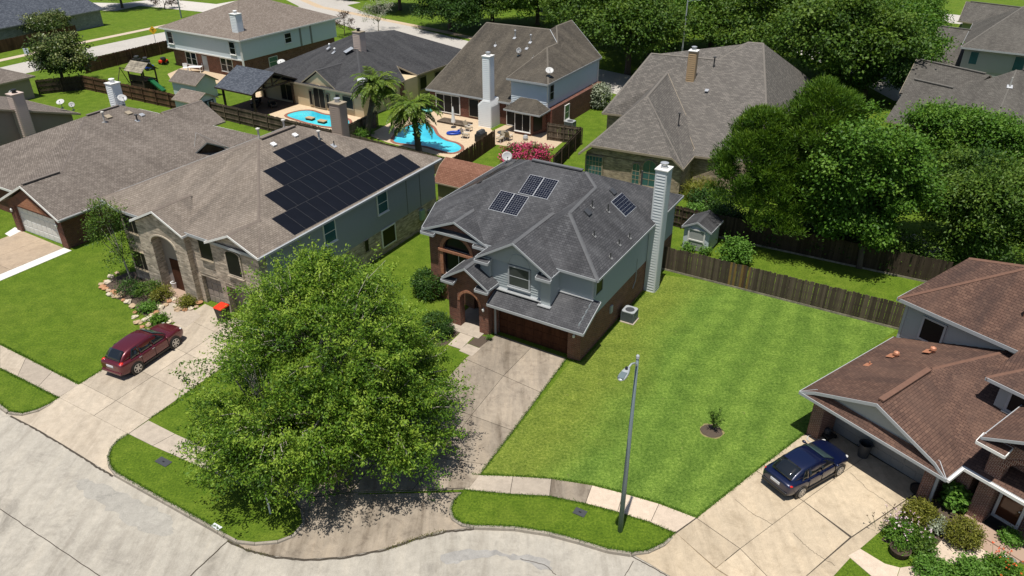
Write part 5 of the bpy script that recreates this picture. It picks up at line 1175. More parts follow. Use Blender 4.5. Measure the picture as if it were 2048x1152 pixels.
for x in (-12.0, -10.9): window(h, '-y', 0.9, x, 0.6, 0.95, 1.6, M_GL, M_TRIM_W, 0.07)
for x in (-4.9, -3.7): window(h, '-y', 0.9, x, 0.6, 1.0, 1.6, M_GL, M_TRIM_W, 0.07)
MB().box(-9.2, -8.2, 0.85, 0.92, 0, 2.1).build('back_door', M_TRIM, h); window(h, '+x', -0.35, 8.4, 3.4, 1.1, 1.2, M_GL, M_TRIM_W, 0.06)
for y in (10.6, 12.6): MB().box(-0.36, -0.3, y, y + 0.3, 2.5, 5.1).build('panel_batten', M_GUTTER_GREY, h)
window(h, '+x', -0.6, 5.5, 0.8, 1.4, 1.2, M_GL_TEAL, M_TRIM_W, 0.06)
chimney(h, -2.6, -1.5, 1.3, 2.3, 5.3, 8.0, M_SIDE_W, M_TRIM_W, 0.2, True, M_WHITE)
for x in (-0.5, -0.3): MB().box(x, x + 0.12, 0.28, 0.36, 0.2, 5.1).build('downpipe', M_TRIM_W, h)

# ------------------------------------------------------------------ house with driftwood roof behind the main house (E)
h = House('house', 'tan stone house with large driftwood-grey roof and arched windows behind the main house', 14.42, 60.52, -27); HE = h
wall(h, -8.7, 0.0, 0.0, 14, -0.05, 2.6, M_STONE_E); wall(h, -11.2, -8.7, 11.9, 30, -0.05, 2.6, M_STONE_E); wall(h, 0.0, 6.0, 3.6, 30, -0.05, 2.6, M_STONE_E)
m = MB(); m.extr([(-8.7, 0.0, 2.5), (0.0, 0.0, 2.5), (0.0, 0, 2.66), (-0.95, 0, 3.36), (-7.8, 0, 3.36), (-8.7, 0, 2.66)], (0, 0.3, 0)); m.build('facade_wall', M_STONE_E, h)
WFe, WBe = (-4.95, 4.6, 7.0), (-5.8, 13.5, 7.0); ee = 2.7; MLe, MRe, HLe, HRe = (-8.8, 17.5, 7.75), (-1.9, 18.0, 7.75), (0.1, 21.4, 9.0), (1.6, 21.6, 9.0)
fl, fr2, cl, cr = (-8.15, -0.45, 3.5), (-0.8, -0.35, 3.5), (-9.15, -0.75, 2.66), (0.25, -0.3, 2.66)
roof(h, [[fl, fr2, WFe], [cl, fl, WFe, WBe, (-9.15, 12.0, ee)], [fr2, cr, (0.25, 5.2, ee), WBe, WFe]], M_SH_E, 0.16, M_TRIM_TAN, [(WFe, WBe), (WFe, cl), (WFe, cr)])
roof(h, [[(-0.05, 3.15, ee), (6.5, 4.0, ee), HRe, HLe, MRe, MLe, (-11.6, 11.4, ee), (-9.4, 11.6, ee), (-5.8, 13.8, 6.2), (-0.05, 4.2, 3.05)], [(-11.6, 11.4, ee), MLe, (-11.6, 28, ee)], [(6.5, 4.0, ee), (6.0, 34, ee), HRe], [MLe, MRe, HLe, HRe, (6.0, 34, ee), (-11.6, 28, ee)]], M_SH_E, 0.16, M_TRIM_TAN, [(MLe, MRe), (HLe, HRe), (MRe, HLe), (MLe, (-11.6, 11.4, ee)), (HRe, (6.5, 4.0, ee))])
window(h, '-y', 0.0, -7.9, 0.6, 1.5, 1.75, M_GL_TEAL, M_TRIM_TAN, 0.10, 5, 4, True)
window(h, '-y', 0.0, -2.75, 0.5, 1.15, 1.75, M_GL_TEAL, M_TRIM_TAN, 0.07, 2, 3, True, arch=True); window(h, '-y', 0.0, -3.95, 0.5, 0.62, 1.55, M_GL_TEAL, M_TRIM_TAN, 0.06, 2, 4, True, arch=True); window(h, '-y', 0.0, -1.55, 0.5, 0.62, 1.55, M_GL_TEAL, M_TRIM_TAN, 0.06, 2, 4, True, arch=True)
chimney(h, -4.0, -3.2, 13.9, 14.7, 5.6, 9.2, M_SIDE_OCHRE, M_TRIM_W, 0.2, True, M_FLASH)
vent(h, -4.6, 16.4, 7.3, 0.7, 0.05); vent(h, -2.0, 16.6, 7.3, 0.9, 0.07, M_PIPE, True); vent(h, -2.1, 5.6, 4.6, 0.9, 0.06, M_PIPE, True); flash(h, -1.5, 12.6, 5.98, (0, -.33, .94))

# ------------------------------------------------------------------ houses at the edges of the view
def simple_hip(label, c, ang, x0, x1, y0, y1, ze, zr, ov, smat, wmat, fm=None, axis='x', cut=None):
    h = House('house', label, c.x, c.y, ang); wall(h, x0 + ov, x1 - ov, y0 + ov, y1 - ov, -0.05, ze - 0.05, wmat)
    q = [(x0, y0, ze), (x1, y0, ze), (x1, y1, ze), (x0, y1, ze)]; w = (y1 - y0) / 2 if axis == 'x' else (x1 - x0) / 2; w *= 0.9 if cut is None else cut
    if axis == 'x': r = [(x0 + w, (y0 + y1) / 2, zr), (x1 - w, (y0 + y1) / 2, zr)]; F_ = [[q[0], q[1], r[1], r[0]], [q[1], q[2], r[1]], [q[2], q[3], r[0], r[1]], [q[3], q[0], r[0]]]
    else: r = [((x0 + x1) / 2, y0 + w, zr), ((x0 + x1) / 2, y1 - w, zr)]; F_ = [[q[0], q[1], r[0]], [q[1], q[2], r[1], r[0]], [q[2], q[3], r[1]], [q[3], q[0], r[0], r[1]]]
    roof(h, F_, smat, 0.17, fm, [(r[0], r[1]), (q[0], r[0]), (q[1], r[1] if axis == 'x' else r[0])])
    return h
# slate-blue roof, grey brick, top left corner
p = at(7, 54, 2.7); q = at(200, 18, 2.7); an = math.degrees(math.atan2(q.y - p.y, q.x - p.x))
h = simple_hip('grey brick house with slate-blue roof in the far left corner', Vector((q.x, q.y, 0)), an, -27, 0.4, -0.5, 14, 2.7, 6.8, 0.5, M_SH_BLUE, M_BRICK_GREY, M_GUTTER_GREY, 'x', 0.35)
# tan gabled house at the left edge
p = at(160, 224, 2.6); h = House('house', 'tan sided gable house with brick foot and pinkish chimney at left edge', p.x, p.y, -30)
m = MB(); m.extr([(-0.6, -14.5, -0.05), (-0.6, -0.6, -0.05), (-0.6, -0.6, 2.4), (-0.6, -7.5, 4.6), (-0.6, -14.5, 2.4)], (-12, 0, 0)); m.build('wall', M_SIDE_TAN, h)
siding(h, '+x', -0.6, -14.5, -0.6, 0.9, 4.5, M_SIDE_TAN, 0.2, True, lim=lambda z: (-14.5, -0.6) if z < 2.4 else (-14.5 + (z - 2.4) * 3.18, -0.6 - (z - 2.4) * 3.13))
MB().box(-0.62, -0.54, -14.5, -0.6, -0.05, 0.9).build('brick_foot', M_BRICK_A, h)
roof(h, [[(0.0, 0.0, 2.45), (-12, 0, 2.45), (-12, -7.5, 4.85), (0, -7.5, 4.85)], [(0, -7.5, 4.85), (-12, -7.5, 4.85), (-12, -15, 2.45), (0, -15, 2.45)]], M_SH_A, 0.15, M_TRIM_TAN)
window(h, '+x', -0.57, -9.4, 1.2, 1.1, 1.5, M_GL_TEAL, M_TRIM_TAN, 0.06)
chimney(h, -0.6, 0.35, -6.2, -5.1, 1.2, 5.9, M_SIDE_PINK, M_SIDE_PINK, 0.2, True, M_BLACK); m = MB(); m.box(-0.6, 0.75, -6.6, -4.7, 0, 1.2); m.build('chimney_base', M_STONE_E, h)
h = simple_hip('low brown sided house behind the tan gable at left edge', Vector((at(62, 152, 2.6).x, at(62, 152, 2.6).y, 0)), -30, -14, 0.3, -9, 0.3, 2.6, 4.3, 0.5, M_SH_A, M_SIDE_TAN, M_TRIM_TAN)
# right edge: long low grey-brown roof and a taller grey house behind it
p = at(1824, 158, 5.5); FO = (p.x, p.y)
h = House('house', 'low house with broad grey-brown hip roof behind the trees at right', FO[0], FO[1], -27)
MB().prism([(-1, -5.2), (7, -8.7), (20, -11), (18, 8), (2, 11)], -0.05, 2.5).build('wall', M_BRICK_A, h)
ra, rb_, pk = (0, 0, 5.5), (4.07, -2.2, 5.5), (9.0, 1.6, 7.1); c1, c2, c3 = (-1.5, -6.0, 2.6), (7.2, -9.6, 2.6), (22, -12, 2.6)
roof(h, [[c1, c2, pk, rb_, ra], [c2, c3, (18, 3, 7.1), pk], [c1, ra, (0.6, 6.5, 3.0)], [ra, rb_, pk, (9.5, 9, 3.6), (0.6, 6.5, 3.0)]], M_SH_F, 0.16, M_TRIM_TAN, [(pk, c2)], vents=[(ra, rb_), (pk, (18, 3, 7.1))], nf=[(pk, (9.5, 9, 3.6)), ((9.5, 9, 3.6), (0.6, 6.5, 3.0)), ((18, 3, 7.1), pk)])
A2, B2 = (0.04, 7.4, 6.0), (7.1, 3.2, 6.0)
roof(h, [[A2, B2, (5.0, -0.6, 4.6), (-0.8, 2.2, 3.4)], [A2, B2, (9.5, 9, 3.0), (2, 13, 3.0)]], M_SH_F, 0.14, M_TRIM_TAN, [], name='rear_roof', vents=[(A2, B2)], nf=[((5.0, -0.6, 4.6), (-0.8, 2.2, 3.4)), (B2, (5.0, -0.6, 4.6))])
for x, y, z in ((8.6, -1.2, 6.05), (10.2, -1.0, 6.15)): vent(h, x, y, z, 0.9, 0.07, M_PIPE_L); flash(h, x, y, z, (0, -.43, .9), .5, .5)
h = House('house', 'two-storey grey sided house with grey-brown roofs at top right', FO[0], FO[1], -27)
MB().prism([(5.2, 21.05), (22, 19.1), (22, 36), (6.8, 36)], -0.05, 5.1).build('wall', M_SIDE_R, h); MB().prism([(1.9, 25), (5.2, 22.6), (7, 38), (3.4, 40)], -0.05, 2.5).build('garage_wall', M_SIDE_R, h)
J = MB()
for i in range(14):
    z = 2.5 + i * 0.19; J.extr([(5.2, 21.03, z), (22, 19.08, z), (22, 19.04, z), (5.2, 20.99, z)], (0, 0.012, 0.19))
o = J.build('siding_planks', M_SIDE_R, h); o['kind'] = 'stuff'
g1, g2, g3 = (4.7, 20.5, 5.2), (22, 18.5, 5.2), (10.8, 30, 9.0)
roof(h, [[g1, g2, (20, 29, 9.0), g3], [g1, g3, (6.3, 38, 5.2)], [g3, (20, 29, 9), (22, 38, 5.2), (6.3, 38, 5.2)]], M_SH_F, 0.17, M_TRIM, [(g1, g3), (g3, (20, 29, 9))])
def skew_win(x0, x1, z0, z1):
    yy = lambda x: 21.05 - (x - 5.2) * 0.116 - 0.06; m = MB(); m.extr([(x0, yy(x0), z0), (x1, yy(x1), z0), (x1, yy(x1), z1), (x0, yy(x0), z1)], (0, -0.05, 0)); w = m.build('window', M_TRIM, h)
    m = MB(); m.extr([(x0 + .08, yy(x0) - .04, z0 + .08), (x1 - .08, yy(x1) - .04, z0 + .08), (x1 - .08, yy(x1) - .04, z1 - .08), (x0 + .08, yy(x0) - .04, z1 - .08)], (0, -0.03, 0)); m.build('pane', M_GL_TEAL, w)
skew_win(5.9, 6.9, 3.2, 4.8); skew_win(10.6, 11.8, 3.0, 4.8)
ga, gb = (2.1, 33, 5.3), (7.2, 31.4, 5.3)
roof(h, [[(1.3, 24.4, 2.6), (5.2, 21.7, 2.6), gb, ga], [ga, gb, (8, 40, 2.6), (3, 42, 2.6)]], M_SH_F, 0.15, M_TRIM_TAN, [], name='garage_roof', vents=[(ga, gb)])
fa, fb_ = (5.8, 60.5, 4.8), (16, 57, 4.8)
h = House('house', 'far low house with tan-grey roof above the grey two-storey house', FO[0], FO[1], -27); MB().prism([(5.9, 55.6), (15, 50.4), (17, 66), (7, 67)], -0.05, 2.5).build('wall', M_SIDE_R, h)
roof(h, [[(5.2, 54.9, 2.6), (15.5, 49.5, 2.6), fb_, fa], [fa, fb_, (18, 68, 2.6), (6.4, 68, 2.6)]], M_SH_F, 0.15, M_TRIM_TAN, [], vents=[(fa, fb_)])
# far roof glimpsed over the trees
h = simple_hip('brick house with brown roof glimpsed between trees at the top edge', Vector((at(1345, 30, 2.6).x, at(1345, 30, 2.6).y, 0)), -27, -6, 8, 0, 12, 2.6, 6.5, 0.5, M_SH_A, M_BRICK_A, M_TRIM_TAN)

# ------------------------------------------------------------------ fences
T18 = lambda x, y: at(x, y, 1.8)
fence('weathered grey-brown board fence along the striped side lawn', T18(1309, 489), T18(1815, 611), 1.8, M_FENCE, True, +1, True, seed=1, odd={36: M_POST_OR, 38: M_POST_OR, 41: M_POST_OR, 42: M_FENCE_BR, 44: M_POST_OR})
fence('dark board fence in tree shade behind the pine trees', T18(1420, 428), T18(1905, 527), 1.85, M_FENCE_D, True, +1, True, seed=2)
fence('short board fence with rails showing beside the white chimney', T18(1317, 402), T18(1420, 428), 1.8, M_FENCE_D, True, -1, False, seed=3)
fence('long timber fence with rails showing behind the brown roof', T18(162, 150), T18(420, 203), 1.8, M_FENCE_BR, False, -1, True, seed=4)
fence('dark timber fence with rails showing in front of the left pool', T18(420, 203), T18(660, 259), 1.8, M_FENCE, False, -1, False, seed=5)
fence('weathered picket-topped fence in front of the kidney pool', T18(660, 259), T18(885, 315), 1.8, M_FENCE, True, +1, False, seed=6)
fence('timber fence between the charcoal roof and the pink shrub', T18(885, 315), T18(1165, 372), 1.8, M_FENCE, False, +1, False, seed=7)
fence('brown stained fence beside the kidney pool patio', T18(908, 312), T18(990, 258), 1.7, M_FENCE_BR, True, +1, False, seed=8)
fence('dark fence running back beside the tan stone house', T18(1107, 312), T18(1163, 255), 1.8, M_FENCE_D, True, -1, False, seed=9)
fence('grey gate fence beside the brown-roofed two-storey house', T18(1096, 246), T18(1163, 255), 1.8, M_FENCE, True, -1, False, seed=10)
fence('brown timber fence along the far street at left', T18(165, 120), T18(343, 78), 1.8, M_FENCE_BR, False, -1, False, seed=11)
fence('reddish brown fence beside the slate-blue roof', T18(-80, 96), T18(150, 50), 1.8, M_FENCE_BR, False, +1, False, seed=12)
fence('grey fence between the two pools', T18(690, 252), T18(752, 222), 1.8, M_FENCE, False, -1, False, seed=13)
fence('dark fence closing the yard behind the tan gable', T18(70, 160), T18(165, 150), 1.8, M_FENCE_D, False, -1, False, seed=14)

# ------------------------------------------------------------------ sheds and the pavilion
p = at(877, 404); h = thing('shed', 'tan shed with red-brown gambrel roof behind the charcoal roof', 'shed', (p.x, p.y, 0), rad(-30))
wall(h, 0, 5.2, 0, 3.4, 0, 1.95, M_SIDE_TAN)
roof(h, [[(-0.25, -0.25, 1.9), (5.45, -0.25, 1.9), (5.45, 0.75, 3.0), (-0.25, 0.75, 3.0)], [(-0.25, 0.75, 3.0), (5.45, 0.75, 3.0), (5.45, 1.75, 3.45), (-0.25, 1.75, 3.45)], [(-0.25, 1.75, 3.45), (5.45, 1.75, 3.45), (5.45, 2.75, 3.0), (-0.25, 2.75, 3.0)], [(-0.25, 2.75, 3.0), (5.45, 2.75, 3.0), (5.45, 3.75, 1.9), (-0.25, 3.75, 1.9)]], M_SH_SHED, 0.1, M_TRIM_TAN)
m = MB()
for x in (0.0, 5.05): m.extr([(x, 0, 1.9), (x, 0.75, 2.9), (x, 1.75, 3.35), (x, 2.75, 2.9), (x, 3.4, 1.9)], (0.15, 0, 0))
m.build('gable_wall', M_SIDE_TAN, h)
p = at(1364, 495); q = at(1414, 508); an = math.atan2(q.y - p.y, q.x - p.x); h = thing('shed', 'small pale grey garden shed with double door behind the side fence', 'shed', (p.x, p.y, 0), an); w = (q - p).length
wall(h, 0, w, 0, 2.2, 0, 1.85, M_SIDE_T); gable_face(h, '-y', 0, 0, w, w / 2, 1.85, 2.3, M_SIDE_T); gable_roof(h, -0.15, w + 0.15, -0.15, 2.4, 1.82, 2.42, M_SH_D, M_TRIM)
m = MB(); m.box(w * .22, w * .80, -0.05, 0, 0.08, 1.7); d_ = m.build('shed_door', M_SIDE_R, h)
m = MB(); [m.box(a, b, -0.09, -0.045, 0.05, 1.78) for a, b in ((w * .17, w * .23), (w * .79, w * .85))]; m.box(w * .23, w * .79, -0.09, -0.045, 0.82, 0.92); m.box(w * .23, w * .79, -0.09, -0.045, 1.68, 1.78); m.build('door_frame', M_TRIM_W, d_)
p = at(350, 193); h = thing('shed', 'pale grey shed with brown shingle roof beside the playset', 'shed', (p.x, p.y, 0), rad(-30)); wall(h, 0, 4.2, 0, 3, 0, 2.0, M_SIDE_T); gable_face(h, '+x', 4.2, 0, 3, 1.5, 2.0, 2.9, M_SIDE_T)
roof(h, [[(-0.2, -0.2, 1.95), (4.5, -0.2, 1.95), (4.5, 1.5, 3.0), (-0.2, 1.5, 3.0)], [(-0.2, 1.5, 3.0), (4.5, 1.5, 3.0), (4.5, 3.2, 1.95), (-0.2, 3.2, 1.95)]], M_SH_A, 0.1, M_TRIM_TAN)
p = at(398, 243); h = thing('shed', 'white shed with tan roof and dark braced double doors', 'shed', (p.x, p.y, 0), rad(-30)); wall(h, -3.4, 0, 0, 2.8, 0, 2.1, M_SIDE_T); gable_face(h, '+x', 0, 0, 2.8, 1.4, 2.1, 2.8, M_SIDE_T)
roof(h, [[(-3.6, -0.2, 2.05), (0.25, -0.2, 2.05), (0.25, 1.4, 2.9), (-3.6, 1.4, 2.9)], [(-3.6, 1.4, 2.9), (0.25, 1.4, 2.9), (0.25, 3.0, 2.05), (-3.6, 3.0, 2.05)]], M_SH_T, 0.1, M_TRIM_TAN)
M_GRN = plain('paint_dark_green', (0.02, 0.045, 0.045), 0.5)
for a in (0.35, 1.42):
    m = MB(); z0, z1 = 0.1, 1.95
    for t in (a, a + 0.9): m.box(0.0, 0.05, t, t + 0.12, z0, z1)
    m.box(0, 0.05, a, a + 1.0, z0, z0 + 0.12); m.box(0, 0.05, a, a + 1.0, z1 - 0.12, z1); m.box(0, 0.05, a, a + 1.0, 0.95, 1.07); m.bar((0.03, a + 0.1, z0 + .1), (0.03, a + 0.9, 1.0), 0.05, 0.1); m.build('door_brace', M_GRN, h)
p = at(508, 232); h = thing('pavilion', 'open patio pavilion with dark grey shingle roof and timber posts', 'pavilion', (p.x, p.y, 0), rad(-32))
roof(h, [[(-5.2, -0.6, 2.7), (1.0, -0.6, 2.7), (1.0, 3.0, 4.4), (-5.2, 3.0, 4.4)], [(-5.2, 3.0, 4.4), (1.0, 3.0, 4.4), (1.0, 6.4, 2.9), (-5.2, 6.4, 2.9)]], M_SH_BLUE, 0.14, M_FENCE_D, [((-5.2, 3.0, 4.4), (1.0, 3.0, 4.4))])
for x in (-4.6, 0.4):
    for y in (0, 5.8): MB().box(x - 0.1, x + 0.1, y - 0.1, y + 0.1, 0, 2.8).build('post', M_TIMBER, h)
for y in (0, 5.8): MB().box(-5.0, 0.8, y - 0.08, y + 0.08, 2.5, 2.72).build('beam', M_TIMBER, h)
m = MB(); m.bar((0.4, -0.3, 2.75), (0.4, 6.2, 2.75), 0.16, 0.2); m.bar((0.4, 3.0, 2.8), (0.4, 3.0, 4.2), 0.15, 0.15); m.bar((0.4, 3.0, 3.0), (0.4, 1.4, 3.5), 0.12, 0.12); m.bar((0.4, 3.0, 3.0), (0.4, 4.6, 3.5), 0.12, 0.12); m.build('king_post_truss', M_TIMBER, h)
slab('pavilion_floor', [(-5.2, -0.4), (0.9, -0.4), (0.9, 6.2), (-5.2, 6.2)], 0, 0.02, concrete('patio_brown', (0.2, 0.135, 0.095)), h, None)
for i, (x, y) in enumerate(((-2.2, 2.2), (-0.6, 3.4), (-3.5, 3.6))):
    p2 = h.matrix_basis @ Vector((x, y, 0)); s = thing('patio_armchair', ['black patio armchair under the pavilion nearest the pool', 'black patio armchair under the pavilion by the truss', 'black patio armchair deepest under the pavilion'][i], 'chair', p2, rad(40 * i), 'chairs under the pavilion')
    MB().box(-.4, .4, -.4, .4, 0.15, 0.45).build('seat', M_BLACK, s, bevel=0.04); MB().box(-.4, .4, .25, .42, 0.45, 0.9).build('backrest', M_BLACK, s, bevel=0.04); [MB().box(a, a + .14, -.4, .3, .45, .62).build('armrest', M_BLACK, s) for a in (-.42, .28)]

# ------------------------------------------------------------------ pools
def smooth_loop(pts, n=4):
    out = []; N = len(pts)
    for i in range(N):
        p0, p1, p2, p3 = pts[i - 1], pts[i], pts[(i + 1) % N], pts[(i + 2) % N]
        for k in range(n):
            t = k / n
            out.append(tuple(0.5 * ((2 * p1[j]) + (-p0[j] + p2[j]) * t + (2 * p0[j] - 5 * p1[j] + 4 * p2[j] - p3[j]) * t * t + (-p0[j] + 3 * p1[j] - 3 * p2[j] + p3[j]) * t ** 3) for j in (0, 1)))
    return out
def pool(label, pts, steps):
    lp = smooth_loop([xy(p) for p in PX(pts)]); cx = sum(p[0] for p in lp) / len(lp); cy = sum(p[1] for p in lp) / len(lp)
    t = thing('swimming_pool', label, 'pool', (cx, cy, 0)); R_ = [(p[0] - cx, p[1] - cy) for p in lp]
    m = MB(); m.add([(p[0], p[1], 0.022) for p in R_], [tuple(range(len(R_)))]); m.build('water', M_WATER, t, uv=False)
    n = len(R_); m = MB(); o = []; 
    for i in range(n):
        u = Vector(R_[(i + 1) % n]) - Vector(R_[i - 1]); u.normalize(); nn = Vector((u.y, -u.x))
        if nn.dot(Vector(R_[i])) < 0: nn = -nn
        o.append((R_[i][0] + nn.x * 0.33, R_[i][1] + nn.y * 0.33))
    for i in range(n):
        j = (i + 1) % n; m.add([(*R_[i], 0.05), (*R_[j], 0.05), (*o[j], 0.05), (*o[i], 0.05), (*R_[i], 0.0), (*R_[j], 0.0), (*o[j], 0.0), (*o[i], 0.0)], [(0, 1, 2, 3), (0, 4, 5, 1), (3, 2, 6, 7)])
    m.build('coping', M_WATER_RIM, t)
    c = at(*steps); 
    for k, r in enumerate((1.1, 0.75)):
        m = MB(); m.lathe([(r, 0.0), (r, 0.004), (r - 0.08, 0.004), (r - 0.08, 0.0)], (c.x - cx, c.y - cy, 0.023 + 0.003 * k), 20); m.build('step_edge', plain('pool_step', (0.10, 0.52, 0.60), 0.3), t)
    return t
pool('kidney shaped blue swimming pool with brick coping beside the palm', [(787, 282), (806, 258), (828, 249), (847, 247), (864, 255), (873, 270), (890, 281), (911, 287), (922, 295), (918, 302), (902, 306), (880, 301), (853, 293), (819, 289)], (906, 298))
pool('blue swimming pool with curved steps in front of the cream house', [(574, 231), (598, 223), (622, 222), (645, 229), (672, 233), (697, 241), (693, 253), (660, 254), (625, 248), (596, 240)], (597, 230))
for i, (x, y) in enumerate(((621, 240), (645, 246))):
    p = at(x, y); s = thing('pool_stool', ['wooden block stool standing in the left pool', 'second wooden block stool in the left pool, nearer the chimney'][i], 'stool', p, rad(-30), 'block stools in the left pool'); MB().box(-.45, .45, -.28, .28, 0, 0.22).build('base', M_TIMBER, s); MB().box(-.5, .5, -.32, .32, 0.22, 0.3).build('top', M_SIDE_OCHRE, s)

# ------------------------------------------------------------------ street lamp, posts, covers, signs
p = at(1240, 1062); L = thing('street_lamp', 'tall grey steel street lamp with curved arm on the verge', 'street lamp', p)
MB().tube([(0, 0, 0), (0, 0, 3), (0, 0, 9.35)], [0.115, 0.10, 0.055], 12).build('pole', M_GALV, L, smooth=True)
MB().lathe([(0.07, 0), (0.07, 0.12), (0.04, 0.16), (0.01, 0.17)], (0, 0, 9.3), 10).build('pole_cap', M_GALV_L, L)
arm = [(0, 0, 8.95), (-0.16, -0.30, 9.3), (-0.34, -0.64, 9.5), (-0.50, -0.95, 9.55)]
MB().tube(arm, 0.035, 8).build('arm', M_GALV_L, L, smooth=True)
m = MB(); ax = Vector((-0.47, -0.88, 0)).normalized(); c0 = Vector(arm[-1]); sd = Vector((-ax.y, ax.x, 0)); vs = []; fs = []
prof = [(0.0, 0.05, 0.04), (0.12, 0.10, 0.07), (0.35, 0.155, 0.09), (0.62, 0.17, 0.09), (0.82, 0.14, 0.07), (0.92, 0.05, 0.03)]
for d_, w_, t_ in prof:
    c = c0 + ax * (d_ - 0.05)
    for a in range(10):
        th = 2 * pi * a / 10; vs.append(c + sd * w_ * cos(th) + Vector((0, 0, 1)) * t_ * (sin(th) if sin(th) > 0 else sin(th) * 0.6))
for i in range(5):
    for a in range(10): fs.append((i * 10 + a, i * 10 + (a + 1) % 10, (i + 1) * 10 + (a + 1) % 10, (i + 1) * 10 + a))
m.add(vs, fs + [tuple(range(10))[::-1], tuple(range(50, 60))]); hd = m.build('lamp_head', M_GALV_L, L, smooth=True)
m = MB(); c = c0 + ax * 0.22 + Vector((0, 0, 0.08)); m.cyl(c, c + Vector((0, 0, 0.09)), 0.055, n=10); m.build('photocell', M_BLACK, hd)
m = MB(); c = c0 + ax * 0.62 + Vector((0, 0, 0.06)); m.bar(c - ax * 0.2, c + ax * 0.2, 0.22, 0.06); m.build('lens_cover', M_GALV, hd)
p = at(541, 1027); s = thing('marker_post', 'white marker post on the verge below the big tree', 'post', p); MB().tube([(0, 0, -.05), (-0.03, 0, 2.1)], 0.045, 8).build('shaft', M_WHITE, s); MB().box(-0.1, 0.06, -0.06, 0.06, 2.05, 2.4).build('plate', M_WHITE, s)
for i, (x, y) in enumerate(((1160, 1025), (327, 924))):
    s = thing('meter_cover', ['dark square water meter cover on the verge by the street lamp', 'dark rectangular meter cover on the verge left of the big tree'][i], 'meter cover', at(x, y), rad(-30), 'meter covers on the verges'); MB().box(-.28 - .12 * i, .28 + .12 * i, -.2, .2, 0, 0.03).build('lid', M_DKGREY, s); MB().box(-.06, .06, -.03, .03, 0.03, 0.045).build('handle', M_BLACK, s)
p = at(438, 1052); s = thing('storm_drain', 'painted storm drain marker wrapped over the kerb', 'drain marker', (p.x, p.y, 0), math.atan2(-.5, .866)); MB().box(-.3, .2, -.2, 0.02, 0.0, 0.025).build('cover', plain('drain_white', (0.6, 0.62, 0.66), 0.6, var=.4, scale=9), s); MB().box(-.45, -.05, -.24, -.2, -.1, 0.0).build('mouth', M_BLUE, s)
p = at(314, 96); s = thing('warning_sign', 'yellow diamond warning sign on a post by the far street', 'sign', p); MB().cyl((0, 0, 0), (0, 0, 2.9), 0.035, n=6).build('post', M_GALV, s)
m = MB(); m.extr([(0, -0.04, 2.0), (0.62, -0.04, 2.62), (0, -0.04, 3.24), (-0.62, -0.04, 2.62)], (0, -0.02, 0)); m.build('plate', M_YELLOW, s); m = MB(); m.bar((0, -0.065, 2.35), (0, -0.065, 2.75), 0.08, 0.01, up=(0, 1, 0)); m.bar((-.2, -0.065, 2.72), (0.2, -0.065, 2.72), 0.01, 0.08); m.build('symbol', M_BLACK, s)
p = at(70, 143); s = thing('street_sign', 'pale blue sign on a grey post beside the magnolia', 'sign', p); MB().cyl((0, 0, 0), (-0.3, 0, 3.0), 0.035, n=6).build('post', M_GALV, s); MB().box(-0.65, 0.05, -0.06, -0.03, 2.3, 3.1).build('plate', M_SIDE_T, s)
for i, (bx, by, tx, ty) in enumerate(((1358, 100, 1366, -20), (363, 36, 355, -10))):
    p = at(bx, by + (60 if i == 0 else 0)); s = thing('street_lamp', ['pale grey lamp column standing among the far oak trees', 'green-grey lamp column by the far street at top left'][i], 'street lamp', p, 0, 'far lamp columns'); MB().tube([(0, 0, 0), (0, 0, 10)], [0.14, 0.07], 8).build('pole', M_GALV_L if i == 0 else M_GALV, s); MB().tube([(0, 0, 9.7), (0.9, -0.6, 10.1)], 0.05, 6).build('arm', M_GALV, s); MB().bar((0.8, -0.55, 10.1), (1.4, -0.95, 10.1), 0.3, 0.12).build('lamp_head', M_GALV_L, s)
p = at(1985, 0)
# ------------------------------------------------------------------ air conditioner units
def ac_unit(label, p, ang, w=0.82, hh=0.8):
    t = thing('air_conditioner', label, 'air conditioner', p, ang, 'condenser units'); a = w / 2
    MB().box(-a - .08, a + .08, -a - .08, a + .08, 0, 0.05).build('pad', M_CONC, t)
    MB().box(-a + .04, a - .04, -a + .04, a - .04, 0.05, hh - .04).build('coil', M_DKGREY, t)
    m = MB()
    n = 13
    for i in range(n + 1):
        q = -a + 2 * a * i / n
        for s in (-a, a): m.box(q - .012, q + .012, s - .015, s + .015, .06, hh - .04); m.box(s - .015, s + .015, q - .012, q + .012, .06, hh - .04)
    o = m.build('louver_bars', M_AC, t, uv=False); o['kind'] = 'stuff'
    m = MB(); r = w * .36; N = 20; V = []; 
    sq = []
    for i in range(N):
        th = 2 * pi * i / N; c, s = cos(th), sin(th); k = (a + .02) / max(abs(c), abs(s)); sq.append((c * k, s * k, hh)); V.append((c * r, s * r, hh))
    m.add(V + sq + [(x, y, hh - .05) for x, y, z in sq] + [(x, y, hh - .12) for x, y, z in V], [(i, (i + 1) % N, N + (i + 1) % N, N + i)[::-1] for i in range(N)] + [(N + i, N + (i + 1) % N, 2 * N + (i + 1) % N, 2 * N + i)[::-1] for i in range(N)] + [(i, (i + 1) % N, 3 * N + (i + 1) % N, 3 * N + i) for i in range(N)]); m.build('top_cover', plain('ac_top', (0.34, 0.36, 0.37), 0.45, 0.1), t)
    m = MB()
    for k in range(4):
        th = k * pi / 2 + .4; m.bar((0, 0, hh - .1), (r * .9 * cos(th), r * .9 * sin(th), hh - .09), .16, .012)
    m.cyl((0, 0, hh - .14), (0, 0, hh - .05), .07, n=10); m.build('fan', M_PIPE_L, t)
    return t
ac_unit('grey condenser unit on the lawn beside the main house', at(1258, 640), rad(-30.8)); ac_unit('grey condenser unit behind the gate of the dark brown roofed house', at(1140, 258), rad(-30), 0.95, 0.9)

